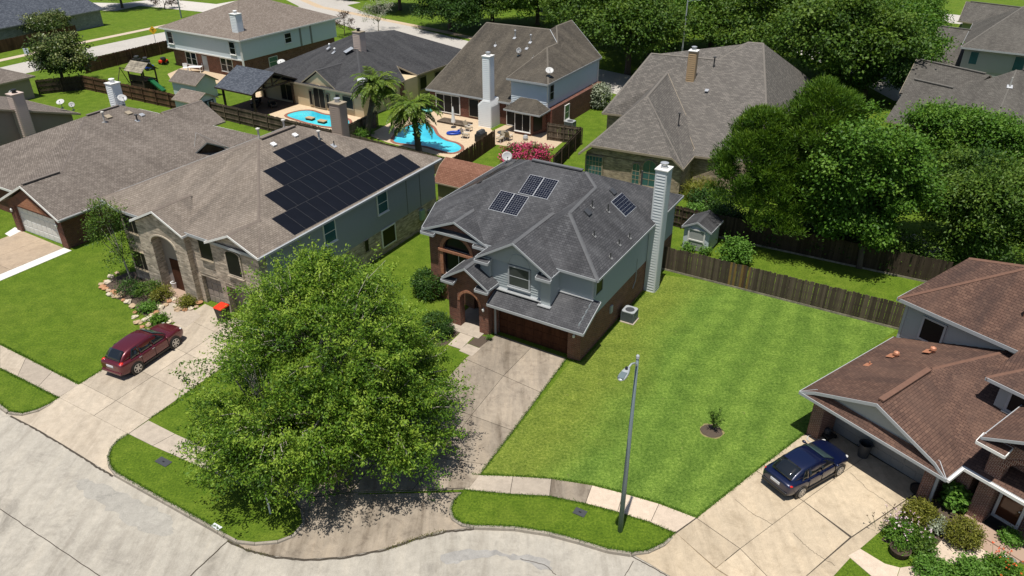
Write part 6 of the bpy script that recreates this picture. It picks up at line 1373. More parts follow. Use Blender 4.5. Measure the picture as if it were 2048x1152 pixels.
# ------------------------------------------------------------------ satellite dishes
aim = (0.35, -0.75, 0.5)
def on(h, x, y, z): return Matrix.Translation(h.location) @ Matrix.Rotation(h.rotation_euler.z, 4, 'Z') @ Vector((x, y, z))
dish('grey satellite dish on the far-left corner of the charcoal roof', on(HM, -12.6, 12.6, 5.75), (0.2, -0.8, 0.45), 0.48)
dish('pale oval satellite dish high on the dark brown slope', on(HC, -7.9, 7.6, 5.9), (0.5, -0.8, 0.2), 0.42); dish('white satellite dish near the corner of the dark brown upper roof', on(HC, -1.2, 2.4, 5.55), (0.1, -0.6, 0.75), 0.52)
dish('round satellite dish beside the white chimney on the brown roof', on(HA, -10.9, 14.2, 5.8), (0.5, -0.4, 0.7), 0.5)
p9 = at(125, 216, 2.9); dish('large pale satellite dish on the tan gable roof', p9, (0.0, -0.5, 0.85), 0.5); p9 = at(147, 220, 2.7); dish('smaller cream satellite dish on the end of the tan gable roof', p9, (0.3, -0.85, 0.4), 0.36); p9 = at(27, 196, 3.6); dish('white satellite dish with red mark at the left edge', p9, (0.5, -0.8, 0.3), 0.34)
dish('pale satellite dish on the left end of the black-grey roof', on(HD, -14.6, 2.2, 3.0), (0.0, -0.5, 0.85), 0.6)

# ------------------------------------------------------------------ wheelie bins, cans, pots, mower
p = at(449, 640); t = thing('wheelie_bin', 'black wheelie bin with red lid beside the garage', 'bin', p, rad(-29)); m = MB(); m.add([(-.26, -.3, .05), (.26, -.3, .05), (.26, .3, .05), (-.26, .3, .05), (-.34, -.38, 1.0), (.34, -.38, 1.0), (.34, .36, 1.0), (-.34, .36, 1.0)], [(0, 3, 2, 1), (4, 5, 6, 7), (0, 1, 5, 4), (1, 2, 6, 5), (2, 3, 7, 6), (3, 0, 4, 7)]); m.build('body', M_BLACK, t, bevel=.03)
m = MB(); m.add([(-.36, -.42, 1.0), (.36, -.42, 1.0), (.36, .38, 1.0), (-.36, .38, 1.0), (-.33, -.38, 1.07), (.33, -.38, 1.07), (.32, .3, 1.14), (-.32, .3, 1.14)], [(0, 3, 2, 1), (4, 5, 6, 7), (0, 1, 5, 4), (1, 2, 6, 5), (2, 3, 7, 6), (3, 0, 4, 7)]); m.build('lid', M_RED, t, bevel=.03); MB().cyl((-.3, .42, 1.0), (.3, .42, 1.0), .025).build('handle', M_BLACK, t)
for s in (-.3, .3): MB().cyl((s - .04, .3, .1), (s + .04, .3, .1), .1, n=12).build('wheel', M_TYRE, t)
p = at(1725, 912); t = thing('trash_can', 'dark grey round trash can in front of the grey garage door', 'trash can', p); MB().lathe([(.24, 0), (.31, .75), (.335, .78), (.335, .83), (.30, .83), (.28, .7), (.22, .1), (.01, .08)], n=20).build('body', M_DKGREY, t, smooth=False)
for s in (-1, 1): MB().tube([(s * .33, -.08, .7), (s * .4, -.08, .66), (s * .4, .08, .66), (s * .33, .08, .7)], .015, 6).build('handle', M_BLACK, t)
p = at(1834, 985); t = thing('plant_pot', 'low round black pot beside the right garage pier', 'pot', p); MB().lathe([(.2, 0), (.34, .12), (.36, .3), (.31, .3), (.2, .16), (.01, .15)], n=18).build('bowl', M_BLACK, t); MB().lathe([(.32, .26), (.01, .28)], n=18).build('soil', M_SOIL, t)
p = at(1650, 872); t = thing('lawn_mower', 'black push mower parked by the left garage pier', 'lawn mower', p, rad(30)); MB().box(-.28, .28, -.4, .3, .1, .28).build('deck', M_BLACK, t, bevel=.05); MB().lathe([(.17, 0), (.17, .2), (.1, .27), (.01, .28)], (0, -.05, .28), 12).build('engine', M_DKGREY, t)
for a in (-.3, .3):
    for b in (-.34, .26): MB().cyl((a - .03, b, .12), (a + .03, b, .12), .12, n=12).build('wheel', M_TYRE, t)
m = MB(); [m.tube([(s * .24, .25, .25), (s * .24, .95, .95)], .014, 6) for s in (-1, 1)]; m.tube([(-.24, .95, .95), (.24, .95, .95)], .014, 6); m.build('handlebar', M_PIPE, t); MB().box(-.2, .2, .28, .62, .2, .55).build('grass_bag', M_DKGREY, t, bevel=.06)
p = at(1625, 880); t = thing('garden_hose', 'coiled pale garden hose lying by the lawn mower', 'hose', p)
m = MB(); pts = [(.3 * cos(a) * (1 - a * .012), .3 * sin(a) * (1 - a * .012), .03 + .004 * a) for a in [i * .4 for i in range(40)]]; m.tube(pts, .018, 5); m.build('coil', M_PIPE_L, t)
p = on(HR, 8.2, 0.25, 0.125); t = thing('doormat', 'black doormat on the brick porch', 'doormat', p, rad(-54.5)); MB().box(-.55, .55, -.35, .35, 0, .02).build('mat', M_BLACK, t)
p = on(HR, 8.5, 0, 0); h = HR; slab('brick_porch', [(6.95, -0.9), (11, -0.9), (11, 0.75), (6.95, 0.75)], 0.0, 0.12, M_PAVER, h, None)
slab('brick_step', [(7.5, -1.5), (9.6, -1.5), (9.6, -0.9), (7.5, -0.9)], 0.0, 0.06, M_PAVER, h, None)
w = thing('garden_walk', None, None); w['kind'] = 'structure'
for q in (((1695, 1112), (1720, 1098), (1770, 1128), (1800, 1136), (1792, 1160), (1745, 1155)), ((1800, 1136), (1838, 1130), (1862, 1105), (1900, 1130), (1855, 1160), (1792, 1160)), ((1862, 1105), (1890, 1072), (1932, 1100), (1925, 1128), (1900, 1130)), ((1932, 1100), (1950, 1075), (2002, 1108), (1985, 1130), (1925, 1128))):
    slab('concrete_slab', inset(PQ(*q), 0.012), 0, 0.025, M_WALK_NEW, w, None)
slab('garden_walk', PQ((344, 597), (374, 607), (402, 633), (372, 655), (312, 628)), 0, 0.025, M_WALK)

# ------------------------------------------------------------------ patio things behind
def lounger(label, px, ang):
    t = thing('patio_chair', label, 'chair', at(*px), rad(ang), 'chairs on the pool patio'); MB().box(-.3, .3, -.3, .3, .36, .42).build('seat', M_TRIM_TAN, t); m = MB(); m.extr([(-.3, .28, .4), (.3, .28, .4), (.3, .55, 1.05), (-.3, .55, 1.05)], (0, .05, 0)); m.build('backrest', M_TRIM_TAN, t)
    for a in (-.28, .28):
        for b in (-.27, .27): MB().box(a - .02, a + .02, b - .02, b + .02, 0, .38).build('leg', M_TRIM_W, t)
        MB().box(a - .03, a + .03, -.3, .3, .6, .64).build('armrest', M_TRIM_W, t)
lounger('tan patio chair facing the kidney pool, nearer the house', (938, 262), 60); lounger('tan patio chair facing the kidney pool, nearer the brown fence', (932, 276), 75)
lounger('tan patio chair by the round table under the bay', (1000, 284), -40); lounger('tan patio chair on the house side of the round table', (1018, 280), 150)
p = at(1006, 278); t = thing('patio_table', 'round dark patio table under the bay window', 'table', p); MB().lathe([(.01, .7), (.6, .7), (.6, .74), (.01, .74)], n=20).build('tabletop', M_DKGREY, t); MB().cyl((0, 0, 0), (0, 0, .7), .05).build('pedestal', M_DKGREY, t); MB().lathe([(.3, 0), (.3, .03), (.01, .04)], n=14).build('base', M_DKGREY, t)
p = at(907, 255); t = thing('patio_umbrella', 'closed white patio umbrella beside the kidney pool', 'umbrella', p); MB().cyl((0, 0, 0), (0, 0, 2.3), .03).build('pole', M_TRIM_W, t); MB().lathe([(.05, 2.3), (.12, 1.9), (.17, 1.2), (.24, .6), (.14, .55)], n=10).build('canopy', M_TRIM_W, t); MB().lathe([(.3, 0), (.28, .1), (.01, .12)], n=14).build('base', M_DKGREY, t)
p = at(908, 268); t = thing('pool_float', 'blue inflatable pool float lying on the patio', 'pool float', p, rad(10)); m = MB(); m.tube([(.7 * cos(a), .4 * sin(a), .12) for a in [i * pi / 8 for i in range(17)]], .13, 8); m.build('ring', M_BLUE, t, smooth=True); m = MB(); m.tube([(.4, -.3, .2), (.9, 0, .35), (.5, .4, .2)], .14, 8); m.build('backrest', M_BLUE, t, smooth=True)
p = at(845, 222); t = thing('pool_float', 'teal inflatable float lying behind the palm', 'pool float', p, rad(-20)); m = MB(); m.tube([(1.1 * cos(a), .5 * sin(a), .15) for a in [i * pi / 8 for i in range(17)]], .2, 8); m.build('ring', M_TEALP, t, smooth=True); MB().box(-.8, .8, -.3, .3, .05, .15).build('cushion', M_TEALP, t)
p = at(962, 282); t = thing('grill', 'black covered grill against the brown fence', 'grill', p, rad(60)); MB().box(-.7, .7, -.35, .35, .1, .85).build('cabinet', M_BLACK, t, bevel=.05); m = MB(); m.extr([(-.5, -.32, .85), (-.5, .32, .85), (-.5, .22, 1.15), (-.5, -.15, 1.18)], (1.0, 0, 0)); m.build('hood', M_DKGREY, t, bevel=.04)
p = at(1051, 280); t = thing('garden_stool', 'small white garden stool on the patio below the bay', 'stool', p); MB().lathe([(.2, 0), (.28, .25), (.2, .5), (.01, .52)], n=12).build('drum', M_TRIM, t)
# deck and odd planks beside the chimney
p = at(900, 248); t = thing('timber_deck', 'low weathered timber deck below the patio window', 'deck', p, rad(-30)); MB().box(-1.6, 2.2, -.2, 1.2, 0, .16).build('frame', M_FENCE_D, t)
for i in range(9): MB().box(-1.6, 2.2, -.2 + i * .157, -.2 + i * .157 + .145, .16, .19).build('deck_board', M_FENCE, t)
# playset in the far-left back yard
p = at(292, 178); t = thing('playset', 'dark timber playset with slatted gable roof and green slide', 'playset', p, rad(-28))
for x in (-1.2, 1.2):
    for y in (-1, 1): MB().box(x - .07, x + .07, y - .07, y + .07, 0, 2.6).build('post', M_TIMBER, t)
MB().box(-1.2, 1.2, -1, 1, 1.2, 1.3).build('platform', M_TIMBER, t); MB().box(-1.25, 1.25, -1.05, -1.0, 1.3, 2.0).build('side_panel', M_FENCE_D, t); MB().box(-1.2, 1.2, -.95, .95, .2, 1.1).build('lower_room', M_FENCE_D, t)
for sgn in (-1, 1):
    for i in range(6):
        a = i / 6; b = (i + .9) / 6; m = MB(); m.extr([(-1.6, sgn * 1.3 * (1 - a), 2.4 + 1.0 * a), (1.6, sgn * 1.3 * (1 - a), 2.4 + 1.0 * a), (1.6, sgn * 1.3 * (1 - b), 2.4 + 1.0 * b), (-1.6, sgn * 1.3 * (1 - b), 2.4 + 1.0 * b)], (0, 0, .04)); m.build('roof_slat', M_KICK if sgn < 0 else M_FENCE, t)
m = MB(); m.extr([(1.2, -.3, 1.25), (3.4, -.3, .15), (3.4, -.3, .3), (1.2, -.3, 1.5)], (0, .6, 0)); m.build('slide', M_GREENP, t)
m = MB(); m.tube([(-1.3, 0, 2.2), (-4.2, 0, 2.2)], .06, 6); m.tube([(-4.2, -.9, 0), (-4.1, 0, 2.2), (-4.2, .9, 0)], .06, 6); m.build('swing_beam', M_TIMBER, t)
p = at(330, 130); t = thing('kettle_grill', 'round black kettle grill on the far patio', 'grill', p); MB().lathe([(.02, .5), (.3, .65), (.33, .85), (.25, 1.05), (.02, 1.12)], n=14).build('kettle', M_BLACK, t); [MB().tube([(0, 0, .6), (.35 * cos(a), .35 * sin(a), 0)], .02, 5).build('leg', M_BLACK, t) for a in (0, 2.1, 4.2)]
p = at(392, 144); t = thing('patio_set', 'white patio table with chairs below the pale blue house', 'table', p); MB().box(-.9, .9, -.5, .5, .68, .73).build('tabletop', M_WHITE, t); [MB().box(a - .04, a + .04, b - .04, b + .04, 0, .68).build('leg', M_WHITE, t) for a in (-.8, .8) for b in (-.4, .4)]
for i, (x, y) in enumerate(((372, 142), (410, 140))):
    t = thing('garden_chair', ['white garden chair left of the far patio table', 'white garden chair right of the far patio table'][i], 'chair', at(x, y), rad(20 + 90 * i), 'chairs on the far patio'); MB().box(-.28, .28, -.28, .28, .4, .46).build('seat', M_WHITE, t); MB().box(-.28, .28, .22, .28, .46, 1.0).build('backrest', M_WHITE, t); [MB().box(a - .03, a + .03, b - .03, b + .03, 0, .4).build('leg', M_WHITE, t) for a in (-.25, .25) for b in (-.25, .25)]
for i, (x, y, c_) in enumerate(((275, 125, M_BLACK), (292, 128, M_BLACK), (300, 140, M_BLUE), (328, 128, M_RED))):
    t = thing('toy_vehicle', ['black toy vehicle against the far fence', 'second black toy vehicle nearer the playset', 'blue toy barrel beside the playset', 'red toy wagon by the far patio'][i], 'toy', at(x, y), rad(20 * i), 'toys in the far yard'); MB().box(-.6, .6, -.35, .35, .2, .6).build('body', c_, t, bevel=.1); MB().box(-.25, .3, -.3, .3, .6, .95).build('cab', M_DKGREY, t, bevel=.08); [MB().cyl((a, b - .05, .2), (a, b + .05, .2), .2, n=10).build('wheel', M_TYRE, t) for a in (-.4, .4) for b in (-.35, .35)]

# ------------------------------------------------------------------ cars
def ring_loft(st, mat, name, parent, sub=2, cap=True):
    """st: list of (x, [(y,z)...half profile from bottom centre to top centre])"""
    vs = []; fs = []; n = len(st[0][1]); R = 2 * n - 2
    for x, pr in st:
        full = pr + [(-y, z) for y, z in pr[-2:0:-1]]
        vs += [((x[i] if isinstance(x, list) else x), y, z) for i, (y, z) in enumerate(full)] if not callable(x) else []
    for i in range(len(st) - 1):
        for k in range(R): fs.append((i * R + k, (i + 1) * R + k, (i + 1) * R + (k + 1) % R, i * R + (k + 1) % R))
    if cap: fs.append(tuple(range(R))); e = (len(st) - 1) * R; fs.append(tuple(range(e, e + R))[::-1])
    m = MB(); m.add(vs, fs); return m.build(name, mat, parent, smooth=True, sub=sub, uv=False)
def patch(name, grid, mat, parent, off=0.012, n=4):
    """glass patch bilinear between four corners, lifted off the body"""
    a, b, c, d_ = [Vector(p) for p in grid]; nrm = (b - a).cross(d_ - a).normalized() * off; m = MB(); vs = []; fs = []
    for j in range(n + 1):
        for i in range(n + 1):
            u, v = i / n, j / n; p = (a.lerp(b, u)).lerp(d_.lerp(c, u), v); vs.append(p + nrm * (1 + 2.2 * (u * (1 - u) + v * (1 - v))))
    for j in range(n):
        for i in range(n): q = j * (n + 1) + i; fs.append((q, q + 1, q + n + 2, q + n + 1))
    m.add(vs, fs); o = m.build(name, mat, parent, smooth=True, uv=False); s = o.modifiers.new('th', 'SOLIDIFY'); s.thickness = 0.01; return o
def car(label, loc, ang, S, pm, plate):
    """x forward. S holds the section heights"""
    t = thing('car', label, 'car', loc, ang); Lh = S['L'] / 2; W = S['W'] / 2; bt = S['belt']; H_ = S['H']; hz = S['hood']; tz = S['tail']; g = 0.24
    def low(w, zb, zt, crown=0.03): return [(0, zb), (w * .80, zb), (w * .96, zb + .10), (w, zb + .30), (w * .985, zt - .14), (w * .93, zt - .02), (w * .55, zt + crown * .7), (0, zt + crown)]
    st = [(-Lh, low(W * .72, g + .14, tz - .12)), (-Lh + .06, low(W * .88, g + .08, tz - .03)), (-Lh + .35, low(W * .97, g, tz)), (-Lh + 1.0, low(W, g, bt)), (-.4, low(W, g - .02, bt)), (.7, low(W, g - .02, bt - .01)), (S['cowl'], low(W * .99, g, bt - .02)), (Lh - .75, low(W * .965, g, hz + .04)), (Lh - .25, low(W * .90, g + .04, hz - .06)), (Lh - .05, low(W * .78, g + .10, hz - .18)), (Lh, low(W * .62, g + .16, hz - .26))]
    body = ring_loft(st, pm, 'body', t)
    # cabin
    x0, x1, x2, x3 = S['cowl'] + .05, S['ws_top'], S['rear_top'], S['rear_base']; wb, wt = W * .92, W * .70
    def up(w, w2, zb, zt):
        w *= .945; w2 *= .965
        return [(0, zb), (w, zb), (w * .4 + w2 * .6, zb + (zt - zb) * .62), (w2, zt - .06), (w2 * .8, zt - .012), (0, zt)]
    cst = [(x0, up(wb * .9, wb * .84, bt - .10, bt + .02)), (x0 - .25, up(wb * .95, wb * .86, bt - .10, bt + .02 + (H_ - bt) * .34)), (x1, up(wb, wt * 1.0, bt - .10, H_ - .05)), (x1 - .45, up(wb, wt * 1.03, bt - .10, H_)), ((x1 + x2) / 2, up(wb, wt * 1.03, bt - .10, H_)), (x2, up(wb * .97, wt * .97, bt - .10, S['rear_z'])), (x2 * .4 + x3 * .6, up(wb * .92, wt * .95, bt - .10, bt + (S['rear_z'] - bt) * .50)), (x3, up(wb * .86, wb * .74, bt - .12, bt + .02))]
    ring_loft(cst, pm, 'cabin', t)
    zg = bt + .03
    patch('windscreen', [(x0 - .04, -wb * .78, zg + .02), (x0 - .04, wb * .78, zg + .02), (x1 + .03, wt * .84, H_ - .085), (x1 + .03, -wt * .84, H_ - .085)], M_CARGL_T, t, .018)
    patch('rear_window', [(x3 + .10, wb * .66, zg + .05), (x3 + .10, -wb * .66, zg + .05), (x2 - .02, -wt * .80, S['rear_z'] - .05), (x2 - .02, wt * .80, S['rear_z'] - .05)], M_CARGL, t, .045)
    zt = H_ - .125; seg = S['side']
    for sgn in (-1, 1):
        for (a0, a1, b0, b1) in seg:
            q = [(a0, sgn * (wb * 1.0), zg), (a1, sgn * (wb * 1.0), zg), (b1, sgn * (wt * 1.035), zt), (b0, sgn * (wt * 1.035), zt)]
            if sgn > 0: q = [q[1], q[0], q[3], q[2]]
            patch('side_window', q, M_CARGL, t, -.028 if False else .030)
        for xx in S['handles']: MB().bar((xx - .09, sgn * W * 1.0, bt - .13), (xx + .09, sgn * W * 1.0, bt - .13), .035, .035).build('door_handle', S['hmat'], t, bevel=.008)
        m = MB(); mx = S['ws_top'] + .55; m.blob((mx, sgn * (W + .06), bt + .03), (.08, .11, .07), 3, 10, 6, 0.0); m.bar((mx + .02, sgn * (W - .20), bt + .0), (mx + .01, sgn * (W + .03), bt + .02), .07, .04); m.build('wing_mirror', pm, t, smooth=True)
        for xx in (S['side'][0][0] + .02, -.02, S['side'][1][1] - .05): MB().bar((xx, sgn * W * .985, .42), (xx, sgn * W * .985, bt - .1), .014, .04, up=(0, 1, 0)).build('door_seam', M_BLACK, t)
        MB().bar((-S['L'] * .24, sgn * W * .985, .33), (S['L'] * .24, sgn * W * .985, .33), .05, .09).build('sill_trim', M_BLACK, t)
        # lamps
        m = MB(); m.blob((-Lh + S['tl'][0], sgn * W * S['tl'][1], tz + S['tl'][2]), S['tl'][3], 5, 12, 8, 0.0); m.build('tail_lamp', M_LAMP_R, t, smooth=True)
        m = MB(); m.blob((Lh - .30, sgn * W * .72, hz - .15), (.19, .11, .06), 5, 10, 6, 0.0); m.build('headlight', M_LAMP_C, t, smooth=True)
    for xw in S['axles']:
        for sgn in (-1, 1):
            y = sgn * (W - .10); r = S['wr']
            m = MB(); m.cyl((xw, y - sgn * .16, r), (xw, y + sgn * .102, r), r * 1.16, n=24); m.build('wheel_arch', M_BLACK, t)
            m = MB(); m.tube([(xw, y - sgn * .10, r), (xw, y + sgn * .085, r), (xw, y + sgn * .115, r)], [r, r, r * .90], 24); wh = m.build('wheel', M_TYRE, t, smooth=False)
            yo = y + sgn * .118; m = MB(); m.cyl((xw, yo - sgn * .02, r), (xw, yo - sgn * .004, r), r * .70, n=24); m.build('rim_back', M_DKGREY, wh)
            m = MB(); n = S['spokes']
            for k in range(n):
                th = 2 * pi * k / n + .3; c_, s_ = cos(th), sin(th); m.bar((xw + c_ * r * .1, yo, r + s_ * r * .1), (xw + c_ * r * .68, yo, r + s_ * r * .68), .085 if n < 7 else .06, .02, up=(0, 1, 0))
            m.cyl((xw, yo - sgn * .01, r), (xw, yo + sgn * .012, r), r * .2, n=14)
            for k in range(24):
                a0, a1 = 2 * pi * k / 24, 2 * pi * (k + 1) / 24; m.extr([(xw + rr * r * cos(a), yo - sgn * .008, r + rr * r * sin(a)) for rr, a in ((.66, a0), (.74, a0), (.74, a1), (.66, a1))], (0, sgn * .018, 0))
            m.build('rim', M_RIM, wh)
    MB().box(-Lh - .012, -Lh + .05, -.26, .26, tz - .30, tz - .17).build('licence_plate', plain('plate_white', (0.6, 0.62, 0.64), .5), t)
    m = MB(); m.bar((-Lh + .02, -W * .80, g + .24), (-Lh + .02, W * .80, g + .24), .12, .16); m.build('rear_bumper', S['bump'] or pm, t, bevel=.04)
    if S.get('rails'):
        for sgn in (-1, 1): MB().tube([(x1 - .1, sgn * wt * .93, H_ - .02), (x1 - .3, sgn * wt * .93, H_ + .012), (x2 + .25, sgn * wt * .93, H_ + .012), (x2 + .05, sgn * wt * .93, H_ - .04)], .018, 6).build('roof_rail', M_BLACK, t)
    MB().box(-Lh + .5, Lh - .5, -W * .8, W * .8, .2, .5).build('underbody', M_BLACK, t)
    return t
P_MAROON = paint('paint_maroon', (0.105, 0.010, 0.018), 0.35); P_NAVY = paint('paint_navy', (0.0022, 0.0065, 0.036), 0.25)
a = at(272, 748); b = at(354, 692); dv = (b - a).normalized(); hd_ = math.atan2(dv.y, dv.x); lf = Vector((-dv.y, dv.x, 0)); c = (a + b) / 2 + lf * 0.80
car('maroon crossover car parked on the driveway of the tan stone house', c, hd_, dict(L=4.76, W=1.88, H=1.66, belt=1.06, hood=1.02, tail=1.10, cowl=1.10, ws_top=.32, rear_top=-1.62, rear_base=-2.22, rear_z=1.58, axles=(1.40, -1.42), wr=.37, side=[(.92, .02, .34, .02), (-.06, -.92, -.06, -.86), (-1.0, -1.62, -.94, -1.32)], handles=(-.12, -1.05), spokes=6, tl=(.25, .70, -.14, (.17, .15, .16)), hmat=M_RIM, bump=None, rails=False), P_MAROON, '')
a = at(1599, 990); b = at(1669, 950); dv = (b - a).normalized(); hd_ = math.atan2(dv.y, dv.x); lf = Vector((-dv.y, dv.x, 0)); c = (a + b) / 2 + lf * 0.76
car('dark navy compact car parked on the warm concrete driveway', c, hd_, dict(L=4.45, W=1.80, H=1.46, belt=.95, hood=.90, tail=1.02, cowl=1.08, ws_top=.30, rear_top=-1.15, rear_base=-1.98, rear_z=1.41, axles=(1.36, -1.34), wr=.325, side=[(.92, .02, .36, .02), (-.06, -.84, -.06, -.76), (-.92, -1.38, -.84, -1.06)], handles=(-.12, -.95), spokes=8, tl=(.22, .64, -.11, (.15, .24, .07)), hmat=P_NAVY, bump=M_BLACK, rails=False), P_NAVY, '')

# ------------------------------------------------------------------ trees and planting
def depth(p): return p.y * _c - (p.z - CAM_H) * _s
def zat(px, py, Y): r = ray(px, py); return CAM_H + r[2] * Y / r[1]
def gp(px, py): p = at(px, py); return Vector((p.x, p.y, 0))
# big fine-leaved tree on the verge
lob = [(0.3, 0, 5.3, 4.5, 4.5, 4.1), (-3.5, -0.6, 3.6, 2.5, 2.8, 2.3), (3.6, -0.3, 3.6, 2.5, 2.7, 2.2), (0.0, -3.4, 3.6, 3.7, 2.3, 2.4), (-0.3, 2.5, 6.0, 2.7, 2.3, 2.8), (-0.9, 0.8, 7.4, 2.2, 2.3, 2.5), (1.6, 0.8, 6.5, 1.9, 2.1, 2.1), (-3.9, -2.3, 2.6, 1.9, 1.9, 1.7), (3.8, -2.0, 3.0, 2.0, 2.0, 1.8), (-2.8, 1.9, 4.6, 2.0, 2.0, 2.1), (-2.3, -4.0, 2.3, 2.3, 1.7, 1.7), (2.4, -3.5, 2.6, 2.3, 1.7, 1.6)]
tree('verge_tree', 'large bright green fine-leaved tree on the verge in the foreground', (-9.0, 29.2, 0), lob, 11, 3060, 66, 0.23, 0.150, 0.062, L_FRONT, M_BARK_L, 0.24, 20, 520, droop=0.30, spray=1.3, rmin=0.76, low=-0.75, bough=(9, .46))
# pines and sweet gum behind the side fence
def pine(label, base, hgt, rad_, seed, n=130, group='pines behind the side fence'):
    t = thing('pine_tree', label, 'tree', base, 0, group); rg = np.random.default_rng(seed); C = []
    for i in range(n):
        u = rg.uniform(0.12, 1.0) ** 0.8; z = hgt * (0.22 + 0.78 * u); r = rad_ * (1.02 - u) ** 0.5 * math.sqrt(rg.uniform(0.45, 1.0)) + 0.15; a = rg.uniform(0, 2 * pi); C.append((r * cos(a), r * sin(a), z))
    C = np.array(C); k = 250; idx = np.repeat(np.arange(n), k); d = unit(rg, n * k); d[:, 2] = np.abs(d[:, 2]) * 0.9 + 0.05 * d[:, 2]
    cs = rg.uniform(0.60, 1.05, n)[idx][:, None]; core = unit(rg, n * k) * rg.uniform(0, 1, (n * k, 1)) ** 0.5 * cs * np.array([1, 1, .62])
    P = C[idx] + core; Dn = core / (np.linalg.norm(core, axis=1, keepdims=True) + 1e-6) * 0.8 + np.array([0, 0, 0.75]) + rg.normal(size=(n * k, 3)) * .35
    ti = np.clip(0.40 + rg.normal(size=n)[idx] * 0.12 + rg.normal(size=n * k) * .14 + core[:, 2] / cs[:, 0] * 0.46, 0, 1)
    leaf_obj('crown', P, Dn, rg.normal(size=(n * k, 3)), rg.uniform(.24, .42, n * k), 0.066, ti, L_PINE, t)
    m = MB(); m.tube([(0, 0, -.1), (0.05, 0, hgt * .5), (0, 0, hgt * .97)], [.22, .15, .03], 9); m.build('trunk', M_BARK, t, smooth=True)
    m = MB()
    for c in C[::3]: m.tube([(0, 0, max(.8, c[2] - 0.7)), tuple(c * np.array([.55, .55, 1]) - np.array([0, 0, .3])), tuple(c)], [.05, .035, .015], 5)
    m.build('branches', M_BARK_L, t)
    return t
pine('tall dark pine beside the grey garden shed', gp(1492, 478), 10.0, 4.0, 21, 165); pine('tallest pine in the middle of the group behind the fence', gp(1598, 488), 12.2, 4.4, 22, 190); pine('low spreading pine at the near edge of the pine group', gp(1548, 486), 7.4, 4.0, 23, 120)
def ptree(name, label, base_px, crown_px, rx, rz, seed, ncl, nl, rcl, L, W, mat, lobes=6, r0=.22, nlimb=6, group=None, bark=None, flat=.65, ntw=0, **kw):
    """tree standing at base_px whose crown is centred on crown_px with radii rx, rz in photo pixels"""
    b = gp(*base_px); z = zat(crown_px[0], crown_px[1], b.y); s = depth(Vector((b.x, b.y, z))) / CAM_F; cx = ray(*crown_px)[0] * b.y / ray(*crown_px)[1] - b.x
    R, Z = rx * s, rz * s; rg = random.Random(seed); lb = [(cx, 0, z, R * .74, R * .74, Z * .80)]
    for i in range(lobes):
        a = 2 * pi * i / lobes + rg.uniform(-.4, .4); u = rg.uniform(.42, .58); lb.append((cx + cos(a) * R * u, sin(a) * R * u, z + rg.uniform(-.35, .45) * Z, R * rg.uniform(.40, .56), R * rg.uniform(.40, .56), Z * rg.uniform(.38, .55)))
    lb = [(x, y, max(q, c_ * .9 + .3), a, b_, c_) for x, y, q, a, b_, c_ in lb]
    kw.setdefault('bough', (6, max(.3, R * .13))); kw.setdefault('rmin', .74)
    return tree(name, label, b, lb, seed, ncl, nl, rcl, L, W, mat, bark, r0, nlimb, ntw, group, flat=flat, **kw)
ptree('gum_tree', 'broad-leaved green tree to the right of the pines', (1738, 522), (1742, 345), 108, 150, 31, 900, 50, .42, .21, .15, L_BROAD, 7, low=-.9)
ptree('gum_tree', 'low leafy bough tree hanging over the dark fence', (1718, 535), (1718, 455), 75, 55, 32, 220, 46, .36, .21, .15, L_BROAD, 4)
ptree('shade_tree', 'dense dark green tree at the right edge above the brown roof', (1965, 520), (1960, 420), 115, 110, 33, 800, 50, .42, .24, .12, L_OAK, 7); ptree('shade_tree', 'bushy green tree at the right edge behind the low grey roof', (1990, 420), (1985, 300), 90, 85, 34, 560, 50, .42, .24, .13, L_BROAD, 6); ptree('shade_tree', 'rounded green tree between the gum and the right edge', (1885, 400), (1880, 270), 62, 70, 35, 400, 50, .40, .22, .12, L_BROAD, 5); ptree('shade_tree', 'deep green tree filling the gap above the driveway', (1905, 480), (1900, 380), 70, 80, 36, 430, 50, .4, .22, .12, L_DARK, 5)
# oaks along the far street, copies of three crowns
OAKS = []
def oak_src(seed, mat):
    t = thing('oak_tree', 'x', 'tree', (0, 0, 0), 0, 'oaks along the far streets'); rg = random.Random(seed); lb = [(0, 0, 4.6, 3.6, 3.6, 3.2)]
    for i in range(7):
        a = 2 * pi * i / 7; lb.append((cos(a) * 2.7, sin(a) * 2.7, 3.9 + rg.uniform(-1.0, 1.4), 2.3, 2.3, 2.0))
    o, C = foliage('crown', seed, lb, 720, 50, .42, .25, .145, mat, t, droop=.25, bough=(7, .62)); limbs('trunk', seed, (0, 0, 0), lb, C, M_BARK, t, .28, 9); return t
for sd, mt in ((41, L_OAK), (42, L_OAK), (43, L_BROAD), (44, L_DARK)): OAKS.append([oak_src(sd, mt), False])
def oak(k, base_px, scale, label, rz=0.0, sz=None):
    src, used = OAKS[k]
    if used: o = copy_tree(src)
    else: o = src; OAKS[k][1] = True
    o.location = gp(*base_px); o.scale = (scale, scale, sz or scale); o.rotation_euler = (0, 0, rz); o['label'] = label; return o
oak(0, (1255, 148), 1.55, 'large oak beside the pale blue upper storey', 0); oak(2, (1300, 110), 1.45, 'yellow-green oak behind the driftwood roof at its left', 1.0); oak(0, (1180, 85), 1.4, 'dark oak behind the dark brown ridge', 2.2); oak(1, (1420, 105), 1.5, 'oak beside the pale lamp column', 0.6); oak(2, (1075, 50), 1.4, 'bright oak behind the dark brown house at the top', 2.9)
oak(3, (900, 62), 1.3, 'dark oak overhanging the far street beside the dark brown ridge', 0.4); oak(1, (985, 55), 1.35, 'oak at the top behind the dark brown ridge', 1.7); oak(3, (800, 20), 1.3, 'shady oak at the top centre left of the street', 3.6); oak(0, (1010, 8), 1.3, 'far oak at the top edge right of centre', 4.1); oak(3, (1150, 20), 1.4, 'far dark oak at the top edge above the dark brown gable', 5.0)
